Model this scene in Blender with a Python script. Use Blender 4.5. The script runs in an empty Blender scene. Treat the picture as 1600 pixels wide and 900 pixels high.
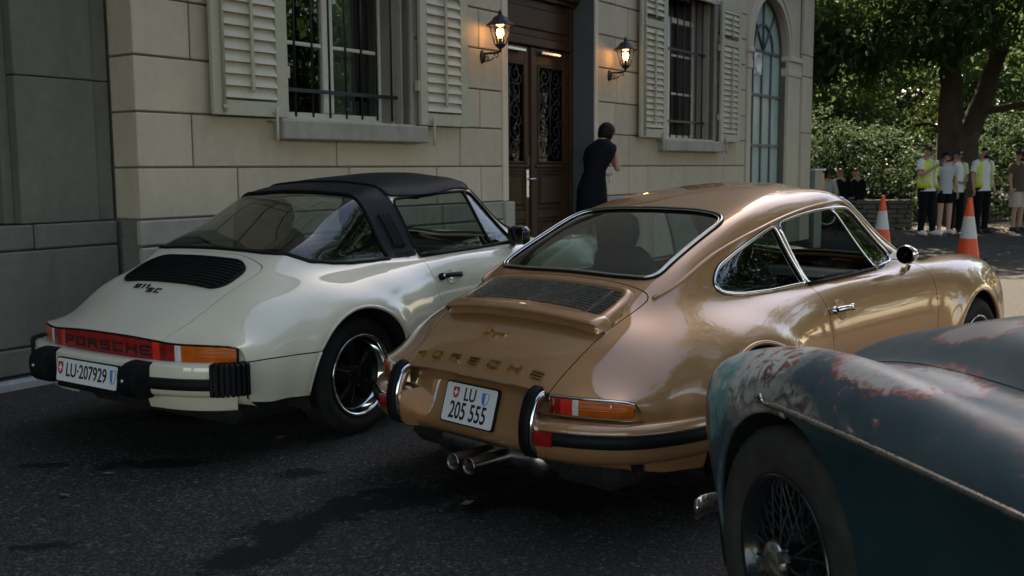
import bpy, math, random
import numpy as np
from mathutils import Vector, Matrix
RAD = math.radians
random.seed(7); RNG = np.random.default_rng(7)
scene = bpy.context.scene
COL = scene.collection
# ------------------------------------------------------------------ camera
CAM_H, PITCH, ROLL = 1.405, RAD(6.5666), RAD(-0.394)
cam_data = bpy.data.cameras.new('camera')
cam = bpy.data.objects.new('camera', cam_data); COL.objects.link(cam)
cam_data.sensor_width = 36.0; cam_data.lens = 1613.6/1600*36.0
cam_data.clip_start = 0.05; cam_data.clip_end = 2000
cam_data.dof.use_dof = True; cam_data.dof.focus_distance = 4.9; cam_data.dof.aperture_fstop = 5.0
_fw = Vector((0, math.cos(PITCH), -math.sin(PITCH))); _up0 = Vector((0, math.sin(PITCH), math.cos(PITCH))); _r0 = Vector((1, 0, 0))
_rt = _r0*math.cos(ROLL)+_up0*math.sin(ROLL); _up = -_r0*math.sin(ROLL)+_up0*math.cos(ROLL)
_m = Matrix((_rt, _up, -_fw)).transposed().to_4x4(); _m.translation = (0, 0, CAM_H)
cam.matrix_world = _m
scene.camera = cam
# ------------------------------------------------------------------ sky, sun, exposure
SUN_EL, SUN_AZ = RAD(45), RAD(7)          # azimuth measured from +Y towards +X
world = bpy.data.worlds.new('World'); scene.world = world; world.use_nodes = True
wt = world.node_tree; bg = wt.nodes['Background']
sky = wt.nodes.new('ShaderNodeTexSky'); sky.sky_type = 'NISHITA'; sky.sun_disc = False
sky.sun_elevation = SUN_EL; sky.sun_rotation = SUN_AZ; sky.air_density = 1.0; sky.dust_density = 1.0; sky.ozone_density = 1.0
wt.links.new(sky.outputs[0], bg.inputs[0]); bg.inputs[1].default_value = 0.14
sun_data = bpy.data.lights.new('sun', 'SUN'); sun_data.energy = 4.5; sun_data.angle = RAD(0.53); sun_data.color = (1.0, 0.93, 0.82)
sun = bpy.data.objects.new('sun', sun_data); COL.objects.link(sun)
_sd = Vector((math.sin(SUN_AZ)*math.cos(SUN_EL), math.cos(SUN_AZ)*math.cos(SUN_EL), math.sin(SUN_EL)))
sun.rotation_euler = _sd.to_track_quat('Z', 'Y').to_euler(); sun.location = (0, 0, 30)
scene.view_settings.view_transform = 'Standard'; scene.view_settings.look = 'None'
scene.view_settings.gamma = 1.0; scene.view_settings.use_curve_mapping = False
scene.view_settings.exposure = 1.6
scene.view_settings.use_white_balance = True; scene.view_settings.white_balance_temperature = 7900; scene.view_settings.white_balance_tint = 14
scene.cycles.use_denoising = True
scene.cycles.max_bounces = 8; scene.cycles.diffuse_bounces = 3; scene.cycles.glossy_bounces = 4
scene.cycles.transparent_max_bounces = 24; scene.cycles.transmission_bounces = 6
scene.cycles.sample_clamp_indirect = 6.0; scene.cycles.caustics_reflective = False; scene.cycles.caustics_refractive = False
# ------------------------------------------------------------------ helpers: objects
def link(name, me, mat=None, parent=None, loc=None, rotz=None):
    o = bpy.data.objects.new(name, me); COL.objects.link(o)
    if mat is not None and me is not None:
        mats = mat if isinstance(mat, (list, tuple)) else [mat]
        if not me.materials:
            for m in mats: me.materials.append(m)
    if parent is not None: o.parent = parent
    if loc is not None: o.location = loc
    if rotz is not None: o.rotation_euler = (0, 0, rotz)
    return o
def tag(o, label=None, cat=None, group=None, kind=None):
    if label: o['label'] = label
    if cat: o['category'] = cat
    if group: o['group'] = group
    if kind: o['kind'] = kind
    return o
def thing(name, label, cat, loc=(0, 0, 0), rotz=0.0, group=None):
    o = bpy.data.objects.new(name, None); COL.objects.link(o); o.empty_display_size = .1
    o.location = loc; o.rotation_euler = (0, 0, rotz)
    return tag(o, label, cat, group)
def copy_tree(o, parent=None):
    c = o.copy(); COL.objects.link(c); c.parent = parent
    for ch in list(o.children): copy_tree(ch, c)
    return c
class MB:
    """collects shapes into one mesh"""
    def __init__(s): s.v = []; s.f = []; s.mi = []; s.sm = []; s.cur = 0; s.xf = None
    def add(s, vs, fs, smooth=False):
        b = len(s.v)
        if s.xf is not None: vs = [tuple(s.xf @ Vector(v)) for v in vs]
        s.v += [tuple(map(float, v)) for v in vs]
        for f in fs: s.f.append(tuple(b+i for i in f)); s.mi.append(s.cur); s.sm.append(smooth)
        return s
    def box(s, a, b, bev=0.0):
        (x0, y0, z0), (x1, y1, z1) = a, b
        if bev <= 0:
            vs = [(x, y, z) for z in (z0, z1) for y in (y0, y1) for x in (x0, x1)]
            return s.add(vs, [(0, 2, 3, 1), (4, 5, 7, 6), (0, 1, 5, 4), (2, 6, 7, 3), (0, 4, 6, 2), (1, 3, 7, 5)])
        e = min(bev, (x1-x0)/2.01, (y1-y0)/2.01, (z1-z0)/2.01)
        X = [x0, x1]; Y = [y0, y1]; Z = [z0, z1]; vs = []; idx = {}
        for i in (0, 1):
            for j in (0, 1):
                for k in (0, 1):
                    sx, sy, sz = (1-2*i), (1-2*j), (1-2*k)
                    for ax in range(3):
                        p = [X[i]+sx*e, Y[j]+sy*e, Z[k]+sz*e]; p[ax] = (X[i], Y[j], Z[k])[ax]
                        idx[i, j, k, ax] = len(vs); vs.append(tuple(p))
        fs = []
        q = [(0, 0), (1, 0), (1, 1), (0, 1)]
        for ax in range(3):
            for sgn in (0, 1):
                c = []
                for (a_, b_) in q:
                    t = [0, 0, 0]; t[ax] = sgn; t[(ax+1) % 3] = a_; t[(ax+2) % 3] = b_; c.append(idx[t[0], t[1], t[2], ax])
                fs.append(tuple(c) if sgn else tuple(reversed(c)))
        for ax in range(3):
            o1, o2 = (ax+1) % 3, (ax+2) % 3
            for (a_, b_) in q:
                t0 = [0, 0, 0]; t0[o1] = a_; t0[o2] = b_; t1 = list(t0); t1[ax] = 1
                c = [idx[(*t0, o1)], idx[(*t1, o1)], idx[(*t1, o2)], idx[(*t0, o2)]]
                fs.append(tuple(c) if (a_ != b_) else tuple(reversed(c)))
        for i in (0, 1):
            for j in (0, 1):
                for k in (0, 1):
                    c = [idx[i, j, k, 0], idx[i, j, k, 1], idx[i, j, k, 2]]
                    fs.append(tuple(c) if (i+j+k) % 2 else tuple(reversed(c)))
        return s.add(vs, fs)
    def tube(s, pts, r, n=8, caps=True, closed=False, smooth=True):
        P = [Vector(p) for p in pts]; m = len(P)
        rs = r if isinstance(r, (list, tuple)) else [r]*m
        T = []
        for i in range(m):
            a = P[(i-1) % m] if (closed or i) else P[0]; b = P[(i+1) % m] if (closed or i < m-1) else P[-1]
            T.append((b-a).normalized() if (b-a).length > 1e-9 else Vector((0, 0, 1)))
        up = Vector((0, 0, 1)) if abs(T[0].z) < .9 else Vector((1, 0, 0))
        nrm = (up-T[0]*up.dot(T[0])).normalized(); vs = []
        for i in range(m):
            nrm = (nrm-T[i]*nrm.dot(T[i]))
            nrm = nrm.normalized() if nrm.length > 1e-6 else T[i].orthogonal().normalized()
            bn = T[i].cross(nrm)
            for k in range(n):
                a = 2*math.pi*k/n; vs.append(tuple(P[i]+(nrm*math.cos(a)+bn*math.sin(a))*rs[i]))
        fs = []
        for i in range(m if closed else m-1):
            j = (i+1) % m
            for k in range(n): fs.append((i*n+k, i*n+(k+1) % n, j*n+(k+1) % n, j*n+k))
        if caps and not closed: fs += [tuple(reversed(range(n))), tuple(range((m-1)*n, m*n))]
        return s.add(vs, fs, smooth)
    def sweep(s, pts, prof, up=(0, 0, 1), closed_prof=True, caps=True, smooth=True, closed=False, ups=None):
        """profile (a,b): a along side axis (T x up), b along up"""
        P = [Vector(p) for p in pts]; m = len(P); n = len(prof); vs = []
        for i in range(m):
            a = P[(i-1) % m] if (closed or i) else P[0]; b = P[(i+1) % m] if (closed or i < m-1) else P[-1]
            T = (b-a).normalized(); U = Vector(ups[i]) if ups is not None else Vector(up)
            S = T.cross(U).normalized(); U2 = S.cross(T)
            for (p, q) in prof: vs.append(tuple(P[i]+S*p+U2*q))
        fs = []; nn = n if closed_prof else n-1
        for i in range(m if closed else m-1):
            j = (i+1) % m
            for k in range(nn): fs.append((i*n+k, j*n+k, j*n+(k+1) % n, i*n+(k+1) % n))
        if caps and closed_prof and not closed: fs += [tuple(range(n)), tuple(reversed(range((m-1)*n, m*n)))]
        return s.add(vs, fs, smooth)
    def lathe(s, prof, n=24, axis='z', c=(0, 0, 0), smooth=True, caps=True):
        """prof: (r, h)"""
        vs = []; m = len(prof)
        for (r, h) in prof:
            for k in range(n):
                a = 2*math.pi*k/n; u, w = r*math.cos(a), r*math.sin(a)
                p = {'z': (u, w, h), 'y': (w, h, u), 'x': (h, u, w)}[axis]
                vs.append((p[0]+c[0], p[1]+c[1], p[2]+c[2]))
        fs = []
        for i in range(m-1):
            for k in range(n): fs.append((i*n+k, i*n+(k+1) % n, (i+1)*n+(k+1) % n, (i+1)*n+k))
        if caps:
            if prof[0][0] > 1e-5: fs.append(tuple(reversed(range(n))))
            if prof[-1][0] > 1e-5: fs.append(tuple(range((m-1)*n, m*n)))
        return s.add(vs, fs, smooth)
    def prism(s, poly, h0, h1, axis='z', smooth=False):
        n = len(poly)
        def P(a, b, h): return {'z': (a, b, h), 'y': (a, h, b), 'x': (h, a, b)}[axis]
        vs = [P(a, b, h0) for a, b in poly]+[P(a, b, h1) for a, b in poly]
        fs = [tuple(reversed(range(n))), tuple(range(n, 2*n))]+[(i, (i+1) % n, n+(i+1) % n, n+i) for i in range(n)]
        return s.add(vs, fs, smooth)
    def sphere(s, c, r, n=12, m=8):
        rx, ry, rz = r if isinstance(r, (tuple, list)) else (r, r, r); vs = []; fs = []
        for i in range(m+1):
            t = math.pi*i/m
            for k in range(n):
                a = 2*math.pi*k/n; vs.append((c[0]+rx*math.sin(t)*math.cos(a), c[1]+ry*math.sin(t)*math.sin(a), c[2]+rz*math.cos(t)))
        for i in range(m):
            for k in range(n): fs.append((i*n+k, (i+1)*n+k, (i+1)*n+(k+1) % n, i*n+(k+1) % n))
        return s.add(vs, fs, True)
    def mesh(s, name='m'):
        me = bpy.data.meshes.new(name); me.from_pydata(s.v, [], s.f)
        me.polygons.foreach_set('material_index', s.mi); me.polygons.foreach_set('use_smooth', s.sm)
        me.validate(); me.update(); return me
    def build(s, name, mat, parent=None, loc=None, rotz=None): return link(name, s.mesh(name), mat, parent, loc, rotz)
def autosmooth(o, ang=35):
    me = o.data
    try: me.set_sharp_from_angle(angle=RAD(ang))
    except Exception: pass
    return o
def np_mesh(name, V, F, smooth=False, N=None):
    """V (n,3), F (m,k) arrays"""
    me = bpy.data.meshes.new(name); V = np.asarray(V, np.float32); F = np.asarray(F, np.int32); k = F.shape[1]
    me.vertices.add(len(V)); me.vertices.foreach_set('co', V.ravel())
    me.loops.add(F.size); me.loops.foreach_set('vertex_index', F.ravel())
    me.polygons.add(len(F)); me.polygons.foreach_set('loop_start', np.arange(0, F.size, k, dtype=np.int32))
    me.polygons.foreach_set('loop_total', np.full(len(F), k, np.int32))
    me.update(calc_edges=True)
    if smooth or N is not None: me.polygons.foreach_set('use_smooth', np.ones(len(F), bool))
    if N is not None: me.normals_split_custom_set_from_vertices([tuple(n) for n in np.asarray(N, float)])
    return me
# ------------------------------------------------------------------ helpers: surfaces cut along scalar fields
def nspline(t, Y, tq):
    """natural cubic spline, Y (n, d)"""
    t = np.asarray(t, float); Y = np.asarray(Y, float); n = len(t); h = np.diff(t)
    A = np.zeros((n, n)); B = np.zeros((n, Y.shape[1])); A[0, 0] = A[-1, -1] = 1
    for i in range(1, n-1):
        A[i, i-1], A[i, i], A[i, i+1] = h[i-1], 2*(h[i-1]+h[i]), h[i]
        B[i] = 6*((Y[i+1]-Y[i])/h[i]-(Y[i]-Y[i-1])/h[i-1])
    M = np.linalg.solve(A, B); k = np.clip(np.searchsorted(t, tq)-1, 0, n-2); tq = np.asarray(tq, float)
    a = (t[k+1]-tq)[:, None]; b = (tq-t[k])[:, None]; hk = h[k][:, None]
    return M[k]*a**3/(6*hk)+M[k+1]*b**3/(6*hk)+(Y[k]/hk-M[k]*hk/6)*a+(Y[k+1]/hk-M[k+1]*hk/6)*b
class Surf:
    def __init__(s, V, N, T, A): s.V, s.N, s.T, s.A = V, N, T, A     # A: attributes (n, 2) u, v
    def copy(s): return Surf(s.V.copy(), s.N.copy(), s.T.copy(), s.A.copy())
    def clean(s):
        u, inv = np.unique(s.T, return_inverse=True)
        return Surf(s.V[u], s.N[u], inv.reshape(-1, 3), s.A[u])
def cut(S, phi):
    """returns (phi<0 part, phi>0 part)"""
    phi = np.where(np.abs(phi) < 1e-7, 1e-7, phi); T = S.T; neg = phi < 0; c = neg[T].sum(1)
    keep_n = T[c == 3]; keep_p = T[c == 0]; V, N, A = [S.V], [S.N], [S.A]; nb = len(S.V)
    tn, tp = [keep_n], [keep_p]
    mix = T[(c == 1) | (c == 2)]
    if len(mix):
        cc = neg[mix].sum(1); odd = np.where(cc == 1, np.argmax(neg[mix], 1), np.argmin(neg[mix], 1))
        r = np.arange(len(mix)); a = mix[r, odd]; b = mix[r, (odd+1) % 3]; d = mix[r, (odd+2) % 3]
        e = np.concatenate([np.sort(np.c_[a, b], 1), np.sort(np.c_[a, d], 1)]); ue, inv = np.unique(e, axis=0, return_inverse=True); inv = inv.ravel()
        t = (phi[ue[:, 0]]/(phi[ue[:, 0]]-phi[ue[:, 1]]))[:, None]
        for L, X in ((V, S.V), (N, S.N), (A, S.A)): L.append(X[ue[:, 0]]*(1-t)+X[ue[:, 1]]*t)
        ab = nb+inv[:len(mix)]; ad = nb+inv[len(mix):]; on = neg[a]
        one = np.c_[a, ab, ad]; two = np.concatenate([np.c_[ab, b, d], np.c_[ab, d, ad]])
        on2 = np.concatenate([on, on])
        tn += [one[on], two[~on2]]; tp += [one[~on], two[on2]]
    V = np.concatenate(V); N = np.concatenate(N); A = np.concatenate(A); N = N/np.maximum(np.linalg.norm(N, axis=1), 1e-9)[:, None]
    return Surf(V, N, np.concatenate(tn), A).clean(), Surf(V, N, np.concatenate(tp), A).clean()
def poly_sd(P, poly):
    """signed distance of points (n,2) to polygon, negative inside"""
    P = np.asarray(P, float); Q = np.asarray(poly, float); d = np.full(len(P), 1e18); ins = np.zeros(len(P), bool); n = len(Q)
    for i in range(n):
        a = Q[i]; b = Q[(i+1) % n]; e = b-a; w = P-a
        t = np.clip((w@e)/max(e@e, 1e-12), 0, 1)[:, None]; d = np.minimum(d, ((w-t*e)**2).sum(1))
        cnd = (a[1] > P[:, 1]) != (b[1] > P[:, 1])
        with np.errstate(divide='ignore', invalid='ignore'):
            ins ^= cnd & (P[:, 0] < (b[0]-a[0])*(P[:, 1]-a[1])/(b[1]-a[1])+a[0])
    d = np.sqrt(d); return np.where(ins, -d, d)
def round_poly(poly, r, n=6):
    """polygon with rounded corners; r number or list"""
    out = []; m = len(poly); rs = r if isinstance(r, (list, tuple)) else [r]*m
    for i in range(m):
        p = np.array(poly[i], float); a = np.array(poly[i-1], float); b = np.array(poly[(i+1) % m], float)
        u = a-p; w = b-p; lu, lw = np.linalg.norm(u), np.linalg.norm(w); k = min(rs[i], lu*.48, lw*.48)
        if k < 1e-6: out.append(tuple(p)); continue
        A_ = p+u/lu*k; B_ = p+w/lw*k
        for t in np.linspace(0, 1, n): out.append(tuple((1-t)**2*A_+2*t*(1-t)*p+t*t*B_))
    return out
def edge_loops(S):
    """boundary polylines as index arrays"""
    T = S.T; e = np.concatenate([T[:, [0, 1]], T[:, [1, 2]], T[:, [2, 0]]]); k = np.sort(e, 1)
    _, inv, cnt = np.unique(k, axis=0, return_inverse=True, return_counts=True); b = e[cnt[inv.ravel()] == 1]
    nxt = {}
    for x, y in b: nxt.setdefault(int(x), []).append(int(y))
    loops = []
    while nxt:
        st = next(iter(nxt)); cur = st; lp = [st]
        while True:
            q = nxt.get(cur)
            if not q: break
            c = q.pop()
            if not q: nxt.pop(cur)
            if c == st: break
            lp.append(c); cur = c
        if len(lp) > 3: loops.append(lp)
    return loops, b
def surf_mesh(name, S, thick=0.0, lift=0.0):
    """mesh of a surface with a turned-in edge of the given depth"""
    V = S.V+S.N*lift; N = S.N; T = S.T
    if len(T):
        fn = np.cross(S.V[T[:, 1]]-S.V[T[:, 0]], S.V[T[:, 2]]-S.V[T[:, 0]])
        if (fn*N[T[:, 0]]).sum() < 0: T = T[:, ::-1]; S = Surf(S.V, S.N, T, S.A)
    if thick > 0:
        _, b = edge_loops(S); n0 = len(V)
        a0, a1 = V[b[:, 0]], V[b[:, 1]]; i0, i1 = a0-N[b[:, 0]]*thick, a1-N[b[:, 1]]*thick
        nn = np.cross(a1-a0, -N[b[:, 0]]); nn /= np.maximum(np.linalg.norm(nn, axis=1), 1e-9)[:, None]; nn = -nn
        m = len(b); Vx = np.concatenate([V, a0, a1, i0, i1]); Nx = np.concatenate([N, nn, nn, nn, nn]); k = np.arange(m)+n0
        T = np.concatenate([T, np.c_[k+m, k, k+2*m], np.c_[k+m, k+2*m, k+3*m]]); V, N = Vx, Nx
    return np_mesh(name, V, T, True, N)
def smooth_line(P, it=4, closed=True):
    P = np.array(P, float)
    for _ in range(it):
        if closed: P = .25*np.roll(P, 1, 0)+.5*P+.25*np.roll(P, -1, 0)
        else: P[1:-1] = .25*P[:-2]+.5*P[1:-1]+.25*P[2:]
    return P
def resample(P, step, closed=False):
    P = np.asarray(P, float)
    if closed: P = np.vstack([P, P[:1]])
    d = np.r_[0, np.cumsum(np.linalg.norm(np.diff(P, axis=0), axis=1))]; n = max(3, int(round(d[-1]/step)))
    t = np.linspace(0, d[-1], n+1); Q = np.c_[[np.interp(t, d, P[:, i]) for i in range(P.shape[1])]].T
    return Q[:-1] if closed else Q
# ------------------------------------------------------------------ materials
MATS = {}
class NT:
    def __init__(s, name):
        s.m = bpy.data.materials.new(name); s.m.use_nodes = True; s.t = s.m.node_tree; s.b = s.t.nodes['Principled BSDF']; s.out = s.t.nodes['Material Output']
        s._co = None; MATS[name] = s.m
    def n(s, typ, **kw):
        nd = s.t.nodes.new(typ)
        for k, v in kw.items():
            if k in nd.inputs.keys() if hasattr(nd.inputs, 'keys') else False: nd.inputs[k].default_value = v
            else: setattr(nd, k, v)
        return nd
    def l(s, a, b): s.t.links.new(a, b)
    def co(s, kind='Object', scale=None):
        tc = s.n('ShaderNodeTexCoord'); o = tc.outputs[kind]
        if scale is not None:
            mp = s.n('ShaderNodeMapping'); mp.inputs['Scale'].default_value = scale; s.l(o, mp.inputs[0]); o = mp.outputs[0]
        return o
    def noise(s, scale, detail=4, rough=.55, co=None, dist=0.0):
        nd = s.n('ShaderNodeTexNoise'); nd.inputs['Scale'].default_value = scale; nd.inputs['Detail'].default_value = detail
        nd.inputs['Roughness'].default_value = rough; nd.inputs['Distortion'].default_value = dist
        s.l(co if co is not None else s.co(), nd.inputs['Vector']); return nd.outputs['Fac']
    def ramp(s, fac, stops, interp='LINEAR'):
        r = s.n('ShaderNodeValToRGB'); cr = r.color_ramp; cr.interpolation = interp
        while len(cr.elements) < len(stops): cr.elements.new(.5)
        for e, (p, c) in zip(cr.elements, stops):
            e.position = p; e.color = (*c, 1) if isinstance(c, (tuple, list)) and len(c) == 3 else ((c, c, c, 1) if not isinstance(c, (tuple, list)) else c)
        s.l(fac, r.inputs[0]); return r.outputs[0]
    def mix(s, fac, a, b, mode='MIX'):
        m = s.n('ShaderNodeMix', data_type='RGBA', blend_type=mode)
        for sock, v in ((m.inputs[0], fac), (m.inputs[6], a), (m.inputs[7], b)):
            if hasattr(v, 'node'): s.l(v, sock)
            else: sock.default_value = v if not isinstance(v, tuple) else ((*v, 1) if len(v) == 3 else v)
        return m.outputs[2]
    def bump(s, h, strength=.3, dist=.01, normal=None):
        b = s.n('ShaderNodeBump'); b.inputs['Strength'].default_value = strength; b.inputs['Distance'].default_value = dist; s.l(h, b.inputs['Height'])
        if normal is not None: s.l(normal, b.inputs['Normal'])
        return b.outputs[0]
    def set(s, **kw):
        nm = dict(color='Base Color', rough='Roughness', metal='Metallic', coat='Coat Weight', coat_rough='Coat Roughness', spec='Specular IOR Level', normal='Normal', ior='IOR', trans='Transmission Weight', alpha='Alpha', emit='Emission Color', emit_s='Emission Strength', sheen='Sheen Weight', sss='Subsurface Weight', coat_normal='Coat Normal')
        for k, v in kw.items():
            i = s.b.inputs[nm[k]]
            if hasattr(v, 'node'): s.l(v, i)
            else: i.default_value = (*v, 1) if isinstance(v, tuple) and len(v) == 3 else v
        return s
def simple(name, color, rough=.5, metal=0.0, coat=0.0, spec=.5, var=.12, nscale=18, bump=0.0, bscale=200):
    t = NT(name)
    f = t.noise(nscale, 5, .6); dk = tuple(c*(1-var) for c in color); lt = tuple(min(1, c*(1+var)) for c in color)
    t.set(color=t.ramp(f, [(.3, dk), (.7, lt)]), rough=t.ramp(f, [(.3, max(0, rough-.05)), (.75, min(1, rough+.07))]), metal=metal, coat=coat, spec=spec)
    if bump: t.set(normal=t.bump(t.noise(bscale, 3), bump, .002))
    return t.m
def car_paint(name, color, metal, rough, dust=.04):
    t = NT(name); fl = t.n('ShaderNodeTexVoronoi'); fl.inputs['Scale'].default_value = 1400; t.l(t.co(), fl.inputs['Vector'])
    big = t.noise(2.5, 3); c1 = t.mix(t.ramp(fl.outputs['Distance'], [(.0, 0.0), (.6, .12)]), color, tuple(min(1, c*1.5+.03) for c in color)) if metal > 0 else color
    d = t.ramp(t.noise(7, 7, .7), [(.45, 0.0), (.8, 1.0)])
    dm = t.n('ShaderNodeMath', operation='MULTIPLY'); t.l(d, dm.inputs[0]); dm.inputs[1].default_value = dust
    t.set(color=t.mix(dm.outputs[0], c1, (.35, .33, .3)), metal=metal, rough=rough, coat=1.0, coat_rough=t.ramp(d, [(0, .008), (1, .035)]), spec=.4); t.b.inputs['Coat IOR'].default_value = 1.72
    # faint orange peel in the clear coat
    op = t.noise(160, 2); t.set(coat_normal=t.bump(op, .03, .001))
    return t.m
def glass(name, tint, gloss=1.0, rough=.0, ior=1.5):
    t = NT(name); t.t.nodes.remove(t.b); tr = t.n('ShaderNodeBsdfTransparent'); tr.inputs[0].default_value = (*tint, 1)
    gl = t.n('ShaderNodeBsdfGlossy'); gl.inputs['Roughness'].default_value = rough; gl.inputs[0].default_value = (gloss, gloss, gloss, 1)
    lw = t.n('ShaderNodeLayerWeight'); lw.inputs[0].default_value = .5; p5 = t.n('ShaderNodeMath', operation='POWER'); t.l(lw.outputs['Facing'], p5.inputs[0]); p5.inputs[1].default_value = 4.0
    fr = t.n('ShaderNodeMath', operation='MULTIPLY_ADD'); t.l(p5.outputs[0], fr.inputs[0]); fr.inputs[1].default_value = .88; fr.inputs[2].default_value = .065; mx = t.n('ShaderNodeMixShader')
    wob = t.bump(t.noise(3, 2), .02, .02); t.l(wob, gl.inputs['Normal'])
    t.l(fr.outputs[0], mx.inputs[0]); t.l(tr.outputs[0], mx.inputs[1]); t.l(gl.outputs[0], mx.inputs[2]); t.l(mx.outputs[0], t.out.inputs[0]); return t.m
def stone(name, color, var=.1, scale=1.0, dirt=(.2, .19, .17), dirt_amt=.45, bump=.25):
    t = NT(name); co = t.co('Object'); oi = t.n('ShaderNodeObjectInfo')
    big = t.noise(1.3*scale, 6, .62, co); fine = t.noise(75*scale, 4, .6, co); med = t.noise(9*scale, 5, .6, co)
    st = t.noise(3.0, 6, .7, t.co('Object', (1.4, 1.4, .22)))
    base = t.ramp(med, [(.25, tuple(c*(1-var) for c in color)), (.75, tuple(c*(1+var) for c in color))])
    rnd = t.ramp(oi.outputs['Random'], [(0, .91), (1, 1.06)]); base = t.mix(1.0, base, rnd, 'MULTIPLY')
    mk = t.ramp(st, [(.48, 0.0), (.75, dirt_amt)]); base = t.mix(mk, base, dirt)
    mk2 = t.ramp(big, [(.5, 0.0), (.8, dirt_amt*.6)]); base = t.mix(mk2, base, tuple(c*.8 for c in dirt))
    t.set(color=base, rough=t.ramp(fine, [(.2, .8), (.8, .95)]), spec=.25)
    h = t.mix(.35, fine, med); t.set(normal=t.bump(h, bump, .006)); return t.m
M = {}
M['stone'] = stone('stone_facade', (.48, .408, .305), .07, 1.0, (.30, .27, .225), .35, .22)
M['stone_trim'] = stone('stone_trim', (.34, .31, .265), .09, 1.2, (.17, .15, .125), .6, .25)
M['stone_pale'] = stone('stone_pale', (.57, .49, .375), .06, 1.0, (.33, .30, .25), .35, .2)
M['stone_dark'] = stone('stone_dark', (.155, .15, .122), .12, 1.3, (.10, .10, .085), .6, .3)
M['joint'] = simple('mortar_joint', (.16, .145, .12), .95, var=.15)
M['stone_wall_rough'] = stone('stone_rough', (.15, .14, .12), .2, 3, (.06, .07, .04), .6, .6)
M['reveal_paint'] = simple('reveal_plaster', (.085, .09, .088), .85, var=.1, nscale=4, bump=.15, bscale=60)
M['shutter'] = simple('shutter_paint', (.37, .355, .26), .5, var=.08, nscale=10, bump=.12, bscale=40)
M['shutter_slat'] = simple('shutter_slat_paint', (.47, .42, .32), .55, var=.08, nscale=10, bump=.12, bscale=40)
M['window_paint'] = simple('window_frame_paint', (.62, .58, .5), .45, var=.06)
M['iron'] = simple('black_iron', (.018, .02, .022), .45, metal=.3, var=.2, bump=.1)
M['galv'] = simple('galvanised_metal', (.42, .43, .43), .35, metal=.9, var=.15)
M['steel'] = simple('brushed_steel', (.6, .6, .58), .28, metal=1.0, var=.06)
M['grey_metal'] = simple('grey_window_metal', (.09, .10, .105), .5, metal=.2, var=.12)
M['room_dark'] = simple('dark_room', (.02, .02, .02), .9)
M['curtain'] = simple('curtain_cloth', (.20, .23, .20), .9, var=.15, nscale=30)
M['pane'] = glass('window_pane', (.75, .80, .76)); M['door_pane'] = glass('door_pane', (.4, .4, .4), .22)
t = NT('frosted_pane'); t.set(color=t.ramp(t.noise(2, 3), [(.3, (.30, .40, .38)), (.7, (.40, .49, .46))]), rough=.18, spec=.6); M['frost'] = t.m
M['white_plastic'] = simple('white_plastic', (.7, .7, .68), .4, var=.03)
def wood(name, a, b, rough=.4, coat=.25):
    t = NT(name); co = t.co('Object', (14, 14, 1.2)); f = t.noise(3.2, 7, .65, co, .6); g = t.noise(.9, 3, .5)
    t.set(color=t.mix(t.ramp(g, [(.3, .0), (.8, .4)]), t.ramp(f, [(.3, a), (.7, b)]), tuple(c*.6 for c in a)), rough=t.ramp(f, [(.2, rough-.08), (.8, rough+.12)]), coat=coat, coat_rough=.3, spec=.2)
    t.set(normal=t.bump(f, .12, .003)); return t.m
M['oak'] = wood('stained_oak', (.020, .0085, .0035), (.080, .035, .013), .5, .03)
t = NT('asphalt'); co = t.co('Object'); vo = t.n('ShaderNodeTexVoronoi'); vo.inputs['Scale'].default_value = 70; t.l(co, vo.inputs['Vector'])
ag = t.noise(85, 4, .75, co); big = t.noise(.35, 6, .6, co, .4); med = t.noise(2.2, 5, .6, co)
c = t.ramp(ag, [(.36, (.006, .0055, .0045)), (.52, (.030, .028, .0245)), (.66, (.135, .128, .113))])
c = t.mix(t.ramp(vo.outputs['Color'], [(.82, 0.0), (.93, .6)]), c, (.19, .185, .175))
c = t.mix(t.ramp(big, [(.42, 0.0), (.62, .3)]), c, (.046, .043, .038))
c = t.mix(t.ramp(med, [(.5, 0.0), (.75, .35)]), c, (.030, .030, .031))
def _m(t, op, a, b=None):
    m = t.n('ShaderNodeMath', operation=op)
    for i, v in enumerate((a, b)):
        if v is None: continue
        if hasattr(v, 'node'): t.l(v, m.inputs[i])
        else: m.inputs[i].default_value = v
    return m.outputs[0]
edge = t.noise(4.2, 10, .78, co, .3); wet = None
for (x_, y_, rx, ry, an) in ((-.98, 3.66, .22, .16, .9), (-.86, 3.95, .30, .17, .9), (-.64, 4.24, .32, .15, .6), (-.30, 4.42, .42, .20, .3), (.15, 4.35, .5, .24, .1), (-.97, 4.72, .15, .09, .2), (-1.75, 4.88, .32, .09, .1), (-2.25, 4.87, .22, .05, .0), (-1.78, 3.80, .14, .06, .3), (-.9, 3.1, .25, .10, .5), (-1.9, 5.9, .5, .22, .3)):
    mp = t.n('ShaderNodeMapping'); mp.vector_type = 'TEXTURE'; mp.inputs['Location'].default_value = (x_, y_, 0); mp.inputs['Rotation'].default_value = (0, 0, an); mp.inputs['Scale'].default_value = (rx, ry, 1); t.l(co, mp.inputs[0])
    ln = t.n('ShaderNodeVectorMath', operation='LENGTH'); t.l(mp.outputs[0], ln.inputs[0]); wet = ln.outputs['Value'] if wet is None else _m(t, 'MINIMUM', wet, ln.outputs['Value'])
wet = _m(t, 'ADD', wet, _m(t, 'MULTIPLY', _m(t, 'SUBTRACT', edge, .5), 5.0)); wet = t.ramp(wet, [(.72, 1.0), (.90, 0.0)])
c = t.mix(_m(t, 'MULTIPLY', wet, .88), c, (.006, .0058, .0055))
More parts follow.
